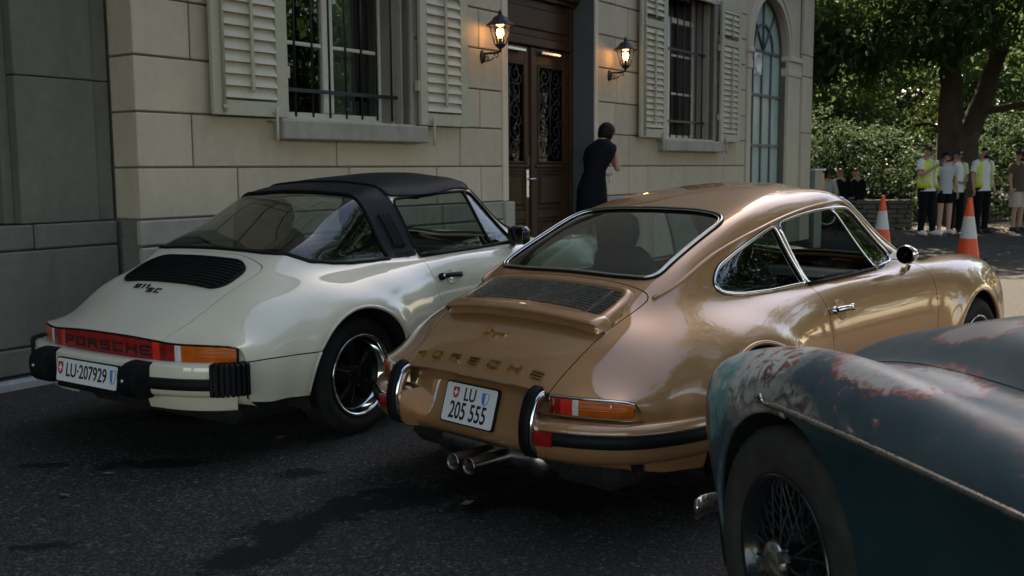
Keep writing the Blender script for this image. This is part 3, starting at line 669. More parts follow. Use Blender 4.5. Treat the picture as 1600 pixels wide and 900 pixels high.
# ------------------------------------------------------------------ wall lanterns
t = NT('lamp_bulb'); t.set(color=(1, .8, .5), emit=(1, .50, .17), emit_s=11); M['bulb'] = t.m
M['lamp_glass'] = glass('lamp_glass', (.93, .90, .84))
def lantern(s, z, label):
    L = thing('wall_lantern', label, 'lantern', WP(s, 0, z), WALL_YAW, 'lit lanterns beside the door')
    b = MB(); b.lathe([(.0, -.035), (.04, -.03), (.055, -.005), (.055, 0)], 12, 'y', (0, 0, 0)); b.v = [(x*.75, y, zz*1.35) for (x, y, zz) in b.v]; b.build('back_plate', M['iron'], L)
    b = MB(); b.tube([(0, -.02, .03), (0, -.10, .03), (0, -.20, .03), (0, -.235, .045), (0, -.24, .075)], [.013, .012, .012, .016, .02], 8)
    pts = [(0, -.03, -.05)]+[(0, -.03-.10*math.sin(a)*1.2, -.05+.075*(1-math.cos(a))*.5) for a in np.linspace(0, 1.6, 8)]; b.tube(pts, .007, 6)
    sc = [(0, -.19+.03*math.cos(a)*(1-a/9), -.0+.03*math.sin(a)*(1-a/9)) for a in np.linspace(0, 6.5, 20)]; b.tube(sc, .006, 5)
    sc = [(0, -.07+.026*math.cos(a)*(1-a/9), -.02+.026*math.sin(a)*(1-a/9)) for a in np.linspace(0, 6.5, 20)]; b.tube(sc, .006, 5); b.build('bracket', M['iron'], L)
    c = (0, -.24); b = MB(); b.xf = Matrix.Translation((0, -.24, .07)); n = 6
    b.lathe([(.02, 0), (.035, .01), (.055, .03), (.062, .045)], n, smooth=False); b.build('cup', M['iron'], L)
    b = MB(); b.xf = Matrix.Translation((0, -.24, .07))
    for k in range(6):
        a = math.pi/3*k; b.tube([(.06*math.cos(a), .06*math.sin(a), .045), (.112*math.cos(a), .112*math.sin(a), .235)], .006, 5)
    b.lathe([(.150, .232), (.156, .24), (.146, .252), (.10, .285), (.07, .325), (.03, .345), (.02, .36), (.026, .368), (.016, .378), (.012, .395), (0, .405)], 12, smooth=False); b.build('hood', M['iron'], L)
    b = MB(); b.xf = Matrix.Translation((0, -.24, .07))
    b.lathe([(.058, .046), (.109, .232)], 6, smooth=False, caps=False); b.build('lantern_glass', M['lamp_glass'], L)
    b = MB(); b.xf = Matrix.Translation((0, -.24, .07)); b.lathe([(.016, .05), (.018, .10), (.022, .11)], 8); b.build('lamp_socket', M['iron'], L)
    b = MB(); b.xf = Matrix.Translation((0, -.24, .07)); b.lathe([(.014, .11), (.036, .145), (.042, .17), (.033, .198), (.0, .212)], 12); b.build('bulb', M['bulb'], L)
    ld = bpy.data.lights.new('bulb_light', 'POINT'); ld.energy = 1.5; ld.color = (1, .62, .3); ld.shadow_soft_size = .04
    lo = bpy.data.objects.new('bulb_light', ld); COL.objects.link(lo); lo.parent = L; lo.location = (0, -.24, .07+.225)
lantern(9.16, 2.60, 'lit black wall lantern between the shutter and the oak door')
lantern(11.98, 2.60, 'lit black wall lantern above the woman, beside the farther shuttered window')
# ------------------------------------------------------------------ rear-engined coupe body: control net (x forward from rear axle, y out, z up)
def _row(x, zc, pts, dx=None):
    """one station: centre height and ten (y, z) points; dx shifts x per row"""
    P = [(0.0, zc)]+pts; dx = dx or [0]*11
    return [(x+dx[i], P[i][0], P[i][1]) for i in range(11)]
COUPE_NET = [
 [(-.905,0,.572),(-.902,.18,.570),(-.893,.33,.563),(-.877,.432,.555),(-.855,.52,.553),(-.82,.61,.553),(-.782,.68,.551),(-.735,.728,.540),(-.705,.752,.485),(-.69,.758,.39),(-.68,.745,.27)],
 [(-.80,0,.66),(-.80,.18,.657),(-.79,.33,.647),(-.775,.435,.633),(-.755,.52,.62),(-.73,.61,.605),(-.70,.69,.583),(-.665,.748,.545),(-.65,.775,.47),(-.64,.78,.38),(-.63,.765,.26)],
 _row(-.60,.785,[(.18,.782),(.33,.770),(.44,.752),(.53,.733),(.62,.703),(.70,.657),(.765,.59),(.80,.50),(.805,.38),(.78,.25)],[0,0,0,0,0,.01,.02,.03,.04,.04,.04]),
 _row(-.40,.885,[(.18,.882),(.33,.872),(.45,.850),(.545,.815),(.635,.772),(.72,.72),(.785,.645),(.825,.54),(.83,.39),(.79,.24)]),
 _row(-.25,.960,[(.18,.957),(.34,.953),(.478,.935),(.56,.872),(.64,.812),(.725,.755),(.80,.68),(.845,.56),(.85,.39),(.80,.23)]),
 _row(0.0,1.073,[(.18,1.070),(.35,1.066),(.490,1.043),(.57,.935),(.635,.84),(.715,.785),(.80,.71),(.86,.57),(.865,.40),(.80,.22)]),
 _row(.30,1.19,[(.18,1.187),(.35,1.183),(.500,1.148),(.565,1.01),(.625,.862),(.69,.815),(.775,.74),(.83,.6),(.835,.42),(.78,.21)]),
 _row(.62,1.275,[(.18,1.271),(.35,1.262),(.500,1.208),(.567,1.03),(.632,.858),(.68,.82),(.738,.75),(.778,.6),(.778,.42),(.74,.20)]),
 _row(1.0,1.322,[(.18,1.317),(.345,1.298),(.50,1.228),(.575,1.03),(.64,.862),(.68,.84),(.73,.765),(.765,.6),(.765,.42),(.73,.20)]),
 _row(1.40,1.285,[(.18,1.279),(.34,1.255),(.475,1.212),(.565,1.025),(.64,.870),(.68,.845),(.73,.77),(.765,.6),(.765,.42),(.73,.2)]),
 _row(1.70,1.11,[(.18,1.105),(.36,1.082),(.525,1.012),(.59,.935),(.64,.876),(.68,.850),(.735,.775),(.77,.6),(.77,.42),(.73,.2)]),
 _row(1.95,.945,[(.2,.94),(.40,.925),(.565,.895),(.61,.885),(.65,.875),(.69,.855),(.745,.785),(.785,.62),(.785,.42),(.73,.2)]),
 _row(2.27,.83,[(.2,.827),(.36,.82),(.45,.835),(.53,.868),(.61,.888),(.69,.862),(.765,.78),(.81,.62),(.81,.42),(.74,.2)]),
 _row(2.60,.77,[(.2,.767),(.35,.76),(.44,.79),(.52,.852),(.59,.878),(.67,.858),(.735,.785),(.78,.63),(.78,.42),(.70,.22)]),
 _row(2.90,.69,[(.19,.687),(.33,.682),(.42,.715),(.49,.79),(.56,.827),(.635,.812),(.70,.735),(.745,.58),(.745,.4),(.66,.24)]),
 _row(3.09,.59,[(.19,.587),(.33,.58),(.42,.62),(.49,.69),(.55,.73),(.62,.715),(.68,.64),(.71,.5),(.70,.38),(.60,.26)],[0,0,-.01,-.02,-.02,-.02,-.03,-.05,-.07,-.08,-.1]),
 _row(3.19,.46,[(.19,.458),(.33,.45),(.42,.475),(.49,.51),(.54,.53),(.59,.52),(.63,.48),(.65,.43),(.64,.36),(.56,.28)],[0,0,-.01,-.03,-.05,-.07,-.09,-.11,-.12,-.13,-.13]),
]
def targa_net():
    """wider, higher body; rounder rear glass line"""
    N_ = [[(x, y*1.045, z+.045) for (x, y, z) in r] for r in COUPE_NET]
    for k, (x, y, z) in enumerate(N_[0]): N_[0][k] = (x-.075, y*1.015, z-.002)
    for k, (x, y, z) in enumerate(N_[1]): N_[1][k] = (x-.02, y*1.01, z-.01)
    top = {5: [1.13, 1.127, 1.116, 1.082], 6: [1.268, 1.265, 1.255, 1.220], 7: [1.340, 1.336, 1.322, 1.268], 8: [1.372, 1.367, 1.346, 1.278], 9: [1.338, 1.333, 1.315, 1.268], 10: [1.14, 1.135, 1.112, 1.035]}
    yy = {5: .485, 6: .49, 7: .50, 8: .505, 9: .485, 10: .525}
    for i, zs in top.items():
        for k in range(4): N_[i][k] = (N_[i][k][0], N_[i][k][1] if k < 3 else yy[i], zs[k])
    return N_
def loft(net, nu=230, nv=64, deform=None):
    """half control net -> full Surf with attributes u (station) and v (row, 0 centre .. 10 sill)"""
    G = np.array(net, float); ni, nj = G.shape[:2]
    tu = np.r_[0, np.cumsum(np.linalg.norm(np.diff(G[:, 2:8].mean(1), axis=0), axis=1))]
    uq = np.linspace(0, tu[-1], nu); R_ = nspline(tu, G.reshape(ni, -1), uq).reshape(nu, nj, 3)
    full = np.concatenate([R_[:, :0:-1]*[1, -1, 1], R_], 1)                     # right (-y) sill .. centre .. left sill
    tv = np.r_[0, np.cumsum(np.linalg.norm(np.diff(G, axis=1), axis=2).mean(0))]; tv = np.r_[-tv[:0:-1], tv]
    jj = np.r_[-np.arange(nj-1, 0, -1), np.arange(nj)].astype(float); vq = np.linspace(tv[0], tv[-1], 2*nv+1)
    F = nspline(tv, full.transpose(1, 0, 2).reshape(len(tv), -1), vq).reshape(len(vq), nu, 3).transpose(1, 0, 2)
    if deform is not None: F = deform(F)
    vv = np.interp(vq, tv, jj); uu = np.interp(uq, tu, np.arange(ni)); nvv = len(vq)
    du = np.gradient(F, axis=0); dv = np.gradient(F, axis=1); N = np.cross(dv, du); N /= np.maximum(np.linalg.norm(N, axis=2), 1e-12)[..., None]
    N = -N if N[nu//2, nv, 2] < 0 else N
    A = np.stack(np.broadcast_arrays(uu[:, None], vv[None, :]), -1)
    q = np.arange(nu*nvv).reshape(nu, nvv); a, b, c, d = q[:-1, :-1].ravel(), q[1:, :-1].ravel(), q[1:, 1:].ravel(), q[:-1, 1:].ravel()
    T = np.concatenate([np.c_[a, b, c], np.c_[a, c, d]])
    V = F.reshape(-1, 3); t = T[len(T)//3]; 
    if np.dot(np.cross(V[t[1]]-V[t[0]], V[t[2]]-V[t[0]]), N.reshape(-1, 3)[t[0]]) < 0: T = T[:, ::-1]
    return Surf(V, N.reshape(-1, 3), T, A.reshape(-1, 2))
# ------------------------------------------------------------------ shared car pieces
DG = None
def text_mesh(txt, size, extrude=.001, xs=1.0, bold=0.0, shear=0.0, spacing=1.0):
    cu = bpy.data.curves.new('lettering', 'FONT'); cu.body = txt; cu.size = size; cu.extrude = extrude; cu.align_x = 'CENTER'; cu.align_y = 'CENTER'; cu.offset = bold; cu.shear = shear; cu.space_character = spacing; cu.resolution_u = 3
    o = bpy.data.objects.new('lettering', cu); COL.objects.link(o); bpy.context.view_layer.update()
    me = bpy.data.meshes.new_from_object(o.evaluated_get(bpy.context.evaluated_depsgraph_get())); bpy.data.objects.remove(o); bpy.data.curves.remove(cu)
    n = len(me.vertices); co = np.zeros(n*3, np.float32); me.vertices.foreach_get('co', co); co = co.reshape(-1, 3); co[:, 0] *= xs; me.vertices.foreach_set('co', co.ravel()); me.update(); return me
STROKES = {'P': [[(0, 0), (0, 1), (1, 1), (1, .45), (0, .45)]], 'O': [[(0, 0), (0, 1), (1, 1), (1, 0), (0, 0)]], 'R': [[(0, 0), (0, 1), (1, 1), (1, .48), (0, .48)], [(.45, .48), (1, 0)]],
           'S': [[(1, 1), (0, 1), (0, .5), (1, .5), (1, 0), (0, 0)]], 'C': [[(1, 1), (0, 1), (0, 0), (1, 0)]], 'H': [[(0, 0), (0, 1)], [(1, 0), (1, 1)], [(0, .5), (1, .5)]], 'E': [[(1, 1), (0, 1), (0, 0), (1, 0)], [(0, .5), (.9, .5)]],
           '9': [[(1, .45), (0, .45), (0, 1), (1, 1), (1, 0), (0, 0)]], '1': [[(.6, 0), (.6, 1), (.3, .85)]]}
def stroke_letter(ch, w, h, t, ex):
    """wide block letter in the xy plane, extruded in z"""
    b = MB()
    for st in STROKES[ch]:
        for (x0, y0), (x1, y1) in zip(st[:-1], st[1:]):
            a = Vector((x0*w-w/2, y0*h-h/2)); c = Vector((x1*w-w/2, y1*h-h/2)); d = (c-a).normalized()*t/2; n = Vector((-d.y, d.x)); a = a-d*.96; c = c+d*.96
            k = random.uniform(0, .0002)
            b.prism([tuple(a-n), tuple(c-n), tuple(c+n), tuple(a+n)], 0, ex+k)
    return b.mesh('letter')
def frame(o, X, Y, Z, loc):
    m = Matrix((Vector(X), Vector(Y), Vector(Z))).transposed().to_4x4(); m.translation = loc; o.matrix_local = m; return o
def surf_at(S, x, y, top=True, lift=0.0):
    V = S.V; d = (V[:, 0]-x)**2+(V[:, 1]-y)**2
    if top: d = d+np.where(S.N[:, 2] < .2, 1e3, 0)
    i = np.argsort(d)[:5]; w = 1/(d[i]+1e-7); w /= w.sum(); N = (S.N[i]*w[:, None]).sum(0); N /= np.linalg.norm(N); P = (V[i]*w[:, None]).sum(0)
    P[2] += -(N[0]*(x-P[0])+N[1]*(y-P[1]))/max(N[2], .2); P[0], P[1] = x, y
    return P+N*lift, N
def side_at(S, x, z, sy, lift=0.0):
    V = S.V; d = (V[:, 0]-x)**2+(V[:, 2]-z)**2+np.where((V[:, 1]*sy < .3) | (abs(S.A[:, 1]) < 2.9), 1e3, 0); i = np.argsort(d)[:6]; w = 1/(d[i]+1e-7); w /= w.sum()
    N = (S.N[i]*w[:, None]).sum(0); N /= np.linalg.norm(N); P = (V[i]*w[:, None]).sum(0); P[1] += -(N[0]*(x-P[0])+N[2]*(z-P[2]))/N[1] if abs(N[1]) > .3 else 0; P[0], P[2] = x, z; return P+N*lift, N
def tube_along(S, idx, r, lift, name, mat, parent, closed=True, n=6, it=6, step=.02):
    P = resample(smooth_line(S.V[idx]+S.N[idx]*lift, it, closed), step, closed); b = MB(); b.tube([tuple(p) for p in P], r, n, closed=closed); return b.build(name, mat, parent)
def big_loop(S): return max(edge_loops(S)[0], key=len)
def gapcut(S, f, g=.005):
    S = Surf(S.V, S.N, S.T, np.c_[S.A[:, :2], f]); a, r = cut(S, f+g/2); g_, o = cut(r, r.A[:, 2]-g/2)
    for q in (a, g_, o): q.A = q.A[:, :2]
    return a, g_, o
def dark(L, name, parent, lift=-.012):
    V = []; T = []; N = []; n = 0
    for s in L:
        if len(s.T): V.append(s.V+s.N*lift); N.append(s.N); T.append(s.T+n); n += len(s.V)
    if V: return link(name, np_mesh(name, np.concatenate(V), np.concatenate(T), True, np.concatenate(N)), M['gap'], parent)
def tyre_mesh(R, rr, w, grooves=True):
    b = MB(); h = w/2
    prof = [(rr-.012, -h*.80), (rr, -h*.86), (rr+.012, -h*.90), (rr+(R-rr)*.35, -h*1.0), (rr+(R-rr)*.65, -h*.99), (R-.022, -h*.90), (R-.007, -h*.78), (R, -h*.60)]
    if grooves:
        for k in (-.35, 0, .35): prof += [(R, h*(k-.07)), (R-.007, h*(k-.06)), (R-.007, h*(k+.06)), (R, h*(k+.07))]
    prof += [(r, -y) for (r, y) in reversed(prof[:8])]
    b.lathe(prof, 56, 'y', caps=False); return b
_wheel_cache = {}
def fuchs_wheel(parent, loc, sy, R=.315, rr=.222, w=.215, black='black_gloss'):
    """sy: -1 outer face towards -y"""
    wh = thing('wheel', None, None, loc, 0 if sy < 0 else math.pi); wh.parent = parent; key = (R, rr, w)
    if key not in _wheel_cache:
        h = w/2; ms = {}; t_ = tyre_mesh(R, rr, w); ms['tyre'] = (t_.mesh('tyre'), 'tyre')
        b = MB(); b.lathe([(rr-.004, -h*.85), (rr+.002, -h*.93), (rr-.003, -h*.965), (rr-.013, -h*.95), (rr-.020, -h*.80), (rr-.030, -h*.45), (rr-.037, -h*.40)], 56, 'y', caps=False)
        ms['rim'] = (b.mesh('rim'), 'chrome')
        b = MB(); b.lathe([(rr-.036, -h*.42), (rr-.05, -h*.30), (rr-.06, -h*.12), (.06, -h*.12), (.055, -h*.5), (.03, -h*.56), (0, -h*.57)], 40, 'y', caps=False)
        b.lathe([(rr-.01, h*.8), (rr-.01, -h*.2)], 32, 'y', caps=False)
        ms['wheel_centre'] = (b.mesh('wheel_centre'), 'wheel_black')
        for k in range(5):
            a = 2*math.pi*k/5+math.pi/2+.2; b = MB(); ca, sa = math.cos(a), math.sin(a); vs = []; ro = rr-.042
            st = [(.045, .026, -.50), (.08, .030, -.53), (.12, .042, -.50), (ro-.02, .056, -.44), (ro, .058, -.36)]
            for (r, hw, d) in st:
                for (q, dd) in ((-1, .12), (-.72, 0), (-.25, -.035), (0, .012), (.25, -.035), (.72, 0), (1, .12)):
                    u, v = r, q*hw; vs.append((u*ca-v*sa, (d+dd)*h, u*sa+v*ca))
            fs = [(i*7+j, i*7+j+1, (i+1)*7+j+1, (i+1)*7+j) for i in range(len(st)-1) for j in range(6)]; b.add(vs, fs, True); ms['spoke%d' % k] = (b.mesh('spoke'), 'wheel_black')
        for k in range(5):
            b = MB(); a = 2*math.pi*k/5+math.pi/2+.2+math.pi/5; b.lathe([(.011, -h*.46), (.011, -h*.56), (0, -h*.57)], 6, 'y', (.066*math.cos(a), 0, .066*math.sin(a)))
            ms['wheel_nut%d' % k] = (b.mesh('wheel_nut'), 'wheel_black')
        _wheel_cache[key] = ms
    for nm, (me, mt) in _wheel_cache[key].items(): link(nm.rstrip('0123456789'), me, M[mt], wh)
    return wh
def plan_path(pts, n=40):
    P = np.array(pts, float); t = np.r_[0, np.cumsum(np.linalg.norm(np.diff(P, axis=0), axis=1))]; return nspline(t, P, np.linspace(0, t[-1], n))
def ribbon(path, prof, name, mat, parent, sy=1, caps=True, smooth=True):
    """sweep along plan path (x, y); prof (outward, z); path ordered from centre outwards on +y; sy mirrors"""
    P = np.array(path, float); T = np.gradient(P[:, :2], axis=0); T /= np.linalg.norm(T, axis=1)[:, None]; Nn = np.c_[-T[:, 1], T[:, 0]]; b = MB(); vs = []
    # outward = away from the car: for a path running from the tail centre to +y side the outward normal is (-Ty, Tx)
    for i in range(len(P)):
        zo = P[i, 2] if P.shape[1] > 2 else 0
        for (o, z) in prof: vs.append((P[i, 0]+Nn[i, 0]*o, (P[i, 1]+Nn[i, 1]*o)*sy, z+zo))
    n = len(prof); m = len(P); fs = []
    for i in range(m-1):
        for k in range(n): f = (i*n+k, (i+1)*n+k, (i+1)*n+(k+1) % n, i*n+(k+1) % n); fs.append(f if sy > 0 else f[::-1])
    if caps:
        f0, f1 = tuple(range(n)), tuple(reversed(range((m-1)*n, m*n))); fs += [f0 if sy > 0 else f0[::-1], f1 if sy > 0 else f1[::-1]]
    b.add(vs, fs, smooth); o = b.build(name, mat, parent); autosmooth(o, 40); return o
def seat(parent, x, y, z, mat='interior'):
    s_ = thing('seat', None, None, (x, y, z)); s_.parent = parent
    def soft(name, pts, hw, th):
        b = MB(); n = len(pts); vs = []; prof = [(-1, 0), (-.94, .7), (-.6, 1), (0, .88), (.6, 1), (.94, .7), (1, 0), (.8, -.8), (-.8, -.8)]
        for i, (px, pz, w_, t_) in enumerate(pts):
            a = pts[max(i-1, 0)]; c = pts[min(i+1, n-1)]; d = Vector((c[0]-a[0], 0, c[1]-a[1])).normalized(); nn = Vector((-d.z, 0, d.x))
            for (q, e) in prof: vs.append((px+nn.x*e*th*t_*-1, q*hw*w_, pz+nn.z*e*th*t_*-1))
        k = len(prof); b.add(vs, [(i*k+j, (i+1)*k+j, (i+1)*k+(j+1) % k, i*k+(j+1) % k) for i in range(n-1) for j in range(k)]+[tuple(range(k)), tuple(reversed(range((n-1)*k, n*k)))], True); b.build(name, M[mat], s_)
    soft('cushion', [(.26, .20, .9, .7), (.22, .24, 1, 1), (0, .22, 1, 1), (-.20, .19, .95, .9)], .24, .06)
    soft('backrest', [(-.17, .20, .9, .8), (-.20, .35, 1, 1), (-.27, .60, .98, 1), (-.31, .72, .75, .9), (-.32, .76, .55, .7)], .235, .055)
    soft('headrest', [(-.32, .77, .75, .7), (-.335, .83, 1, 1), (-.35, .91, .95, 1), (-.355, .945, .6, .6)], .13, .05)
def interior(car, S_panels, dz=0.0, wheel_side=1):
    L = [s for s in S_panels if len(s.T)]; dark_lin = []
    for s in L:
        i, _ = cut(s, s.V[:, 0]-1.98); _, i2 = cut(i, i.V[:, 0]+.30); dark_lin.append(i2)
    V = []; T = []; n = 0
    for s in dark_lin: V.append(s.V-s.N*.022); T.append(s.T+n); n += len(s.V)
    link('interior_lining', np_mesh('interior_lining', np.concatenate(V), np.concatenate(T), True), M['interior_tan'], car)
    b = MB(); b.box((-.28, -.60, .20+dz), (1.95, .60, .26+dz)); b.box((-.30, -.56, .26+dz), (.05, .56, .78+dz), .05); b.box((.05, -.56, .26+dz), (.35, .56, .40+dz), .05); b.build('cabin_floor', M['interior'], car)
    b = MB(); b.sweep([(1.72, -.60, .80+dz), (1.72, .60, .80+dz)], [(-.22, -.10), (-.20, .04), (-.12, .07), (.10, .055), (.30, .05), (.30, -.2), (-.1, -.22)], smooth=False); o = b.build('dashboard', M['interior'], car)
    for y in (-.34, .34): seat(car, .82, y, .28+dz)
    b = MB(); c = Vector((1.36, .34*wheel_side, .77+dz)); ax = Vector((-.93, 0, .37)); u = Vector((0, 1, 0)); w = ax.cross(u)
    b.tube([tuple(c+(u*math.cos(a)+w*math.sin(a))*.19) for a in np.linspace(0, 2*math.pi, 33)[:-1]], .013, 8, closed=True)
    for a in (0, math.pi, -math.pi/2): b.tube([tuple(c), tuple(c+(u*math.cos(a)+w*math.sin(a))*.185)], .012, 6)
    b.tube([tuple(c), tuple(c-ax*.35)], .025, 8); b.sphere(tuple(c), .04); b.build('steering_wheel', M['rubber'], car)
def shell_misc(car, wheels, body_dz, half=.70):
    b = MB(); b.box((-.72, -.62, .15), (2.95, .62, .30), .05); b.box((-.80, -.45, .20), (-.45, .45, .42), .06); b.build('underbody', M['underbody'], car)
    for (wx, wz, R) in wheels:
        for sy in (-1, 1):
            b = MB(); n = 20; vs = []
            for k in range(n+1):
                a = -.35+(math.pi+.7)*k/n
                for yy in (.42, .80 if wx < 1 else .765): vs.append((wx+R*math.cos(a), yy*sy, wz+R*math.sin(a)))
            fs = [(2*k, 2*k+1, 2*k+3, 2*k+2) for k in range(n)]; b.add(vs, fs, True)
            k0 = len(vs); b.add([(wx, .42*sy, wz)]+[(wx+R*math.cos(-.35+(math.pi+.7)*k/n), .42*sy, wz+R*math.sin(-.35+(math.pi+.7)*k/n)) for k in range(n+1)], [(0, k+1, k+2) for k in range(n)]); b.build('wheel_well', M['underbody'], car)
def arch_field(S, cx, cz, R, sides=(1, -1)):
    r = np.hypot(S.V[:, 0]-cx, S.V[:, 2]-cz)-R; return np.where((abs(S.A[:, 1]) > 4.6) & (S.V[:, 2] < .9), r, 1.0)
def flare(cx, cz, R, amp, width):
    def f(F):
        r = np.hypot(F[..., 0]-cx, F[..., 2]-cz); k = amp*np.exp(-((r-R)/width)**2)*np.clip((abs(F[..., 1])-.55)/.15, 0, 1)*np.clip((F[..., 2]-.05)/.1, 0, 1); F = F.copy(); F[..., 1] += np.sign(F[..., 1])*k; return F
    return f
def arch_lip(S, cx, cz, R, car, mat, r=.011):
    """rolled edge along the wheel openings"""
    for sy in (-1, 1):
        m = (S.V[:, 1]*sy > 0); lp = []
        for loop in edge_loops(S)[0]:
            L = np.array(loop); q = S.V[L]; ok = (abs(np.hypot(q[:, 0]-cx, q[:, 2]-cz)-R) < .004) & (q[:, 1]*sy > 0)
            if ok.sum() > 8: lp.append(L[ok])
        if not lp: continue
        L = max(lp, key=len); q = S.V[L]; a = np.arctan2(q[:, 2]-cz, -(q[:, 0]-cx)); o = np.argsort(np.where(a < -1.6, a+2*math.pi, a)); P = resample(smooth_line(S.V[L[o]]-S.N[L[o]]*.006, 10, False), .03); b = MB(); b.tube([tuple(p) for p in P], r, 8); b.build('arch_lip', mat, car)
def mirror_poly(half): return half+[(x, -y) for (x, y) in reversed(half)]
def side_window_field(S, poly, sy):
    return np.where((S.V[:, 1]*sy > .2) & (abs(S.A[:, 1]) > 2.85), poly_sd(S.V[:, [0, 2]], poly), 1.0)
def shield(parent, x, y, w, h, kind, loc_fn):
    """coat of arms on a plate; loc_fn maps plate (x, y) to the car"""
    out = [(-.5, .5), (.5, .5), (.5, -.05), (.42, -.25), (.25, -.42), (0, -.52), (-.25, -.42), (-.42, -.25), (-.5, -.05)]
    def pp(nm, poly, mat, z0, z1):
        b = MB(); b.prism([(x+p*w, y+q*h) for p, q in poly], z0, z1); b.v = [loc_fn(v) for v in b.v]; b.build(nm, M[mat], parent)
    if kind == 'cross':
        pp('crest', out, 'crest_red', .003, .0040)
        pp('crest_cross', [(-.33, .13), (-.33, -.07), (-.11, -.07), (-.11, -.27), (.11, -.27), (.11, -.07), (.33, -.07), (.33, .13), (.11, .13), (.11, .33), (-.11, .33), (-.11, .13)], 'crest_white', .004, .0046)
    else:
        pp('crest', out, 'crest_blue', .003, .0040); pp('crest_field', [(0, .44), (.43, .44), (.43, -.05), (.35, -.22), (.2, -.37), (0, -.46)], 'crest_white', .004, .0046)
def plate(car, TL, TR, BR, BL, items, crests, thick=.004, name='number_plate'):
    TL, TR, BR, BL = map(Vector, (TL, TR, BR, BL)); X = (TR-TL).normalized(); Yd = (TL-BL).normalized(); Z = X.cross(Yd).normalized(); Yd = Z.cross(X); C = (TL+TR+BR+BL)/4; w = (TR-TL).length; h = (TL-BL).length
    f = lambda v: tuple(C+X*v[0]+Yd*v[1]+Z*v[2])
    b = MB(); pl = round_poly([(-w/2, -h/2), (w/2, -h/2), (w/2, h/2), (-w/2, h/2)], .012, 5); b.prism(pl, -thick, .0025); b.v = [f(v) for v in b.v]; po = b.build(name, M['plate'], car)
    b = MB(); p2 = round_poly([(-w/2-.006, -h/2-.006), (w/2+.006, -h/2-.006), (w/2+.006, h/2+.006), (-w/2-.006, h/2+.006)], .014, 5); b.prism(p2, -thick-.008, .0005); b.v = [f(v) for v in b.v]; b.build('plate_frame', M['rubber'], po)
    for (txt, x, y, size, xs) in items:
        me = text_mesh(txt, size, .0006, xs, .0012*size/.08); o = link('plate_lettering', me, M['ink'], po); frame(o, X, Yd, Z, C+X*x+Yd*y+Z*.0032)
    for (x, y, cw, ch, k) in crests: shield(po, x, y, cw, ch, k, f)
    return po
M['slat_metal'] = simple('grille_slat_metal', (.55, .53, .48), .25, metal=.9, var=.1)
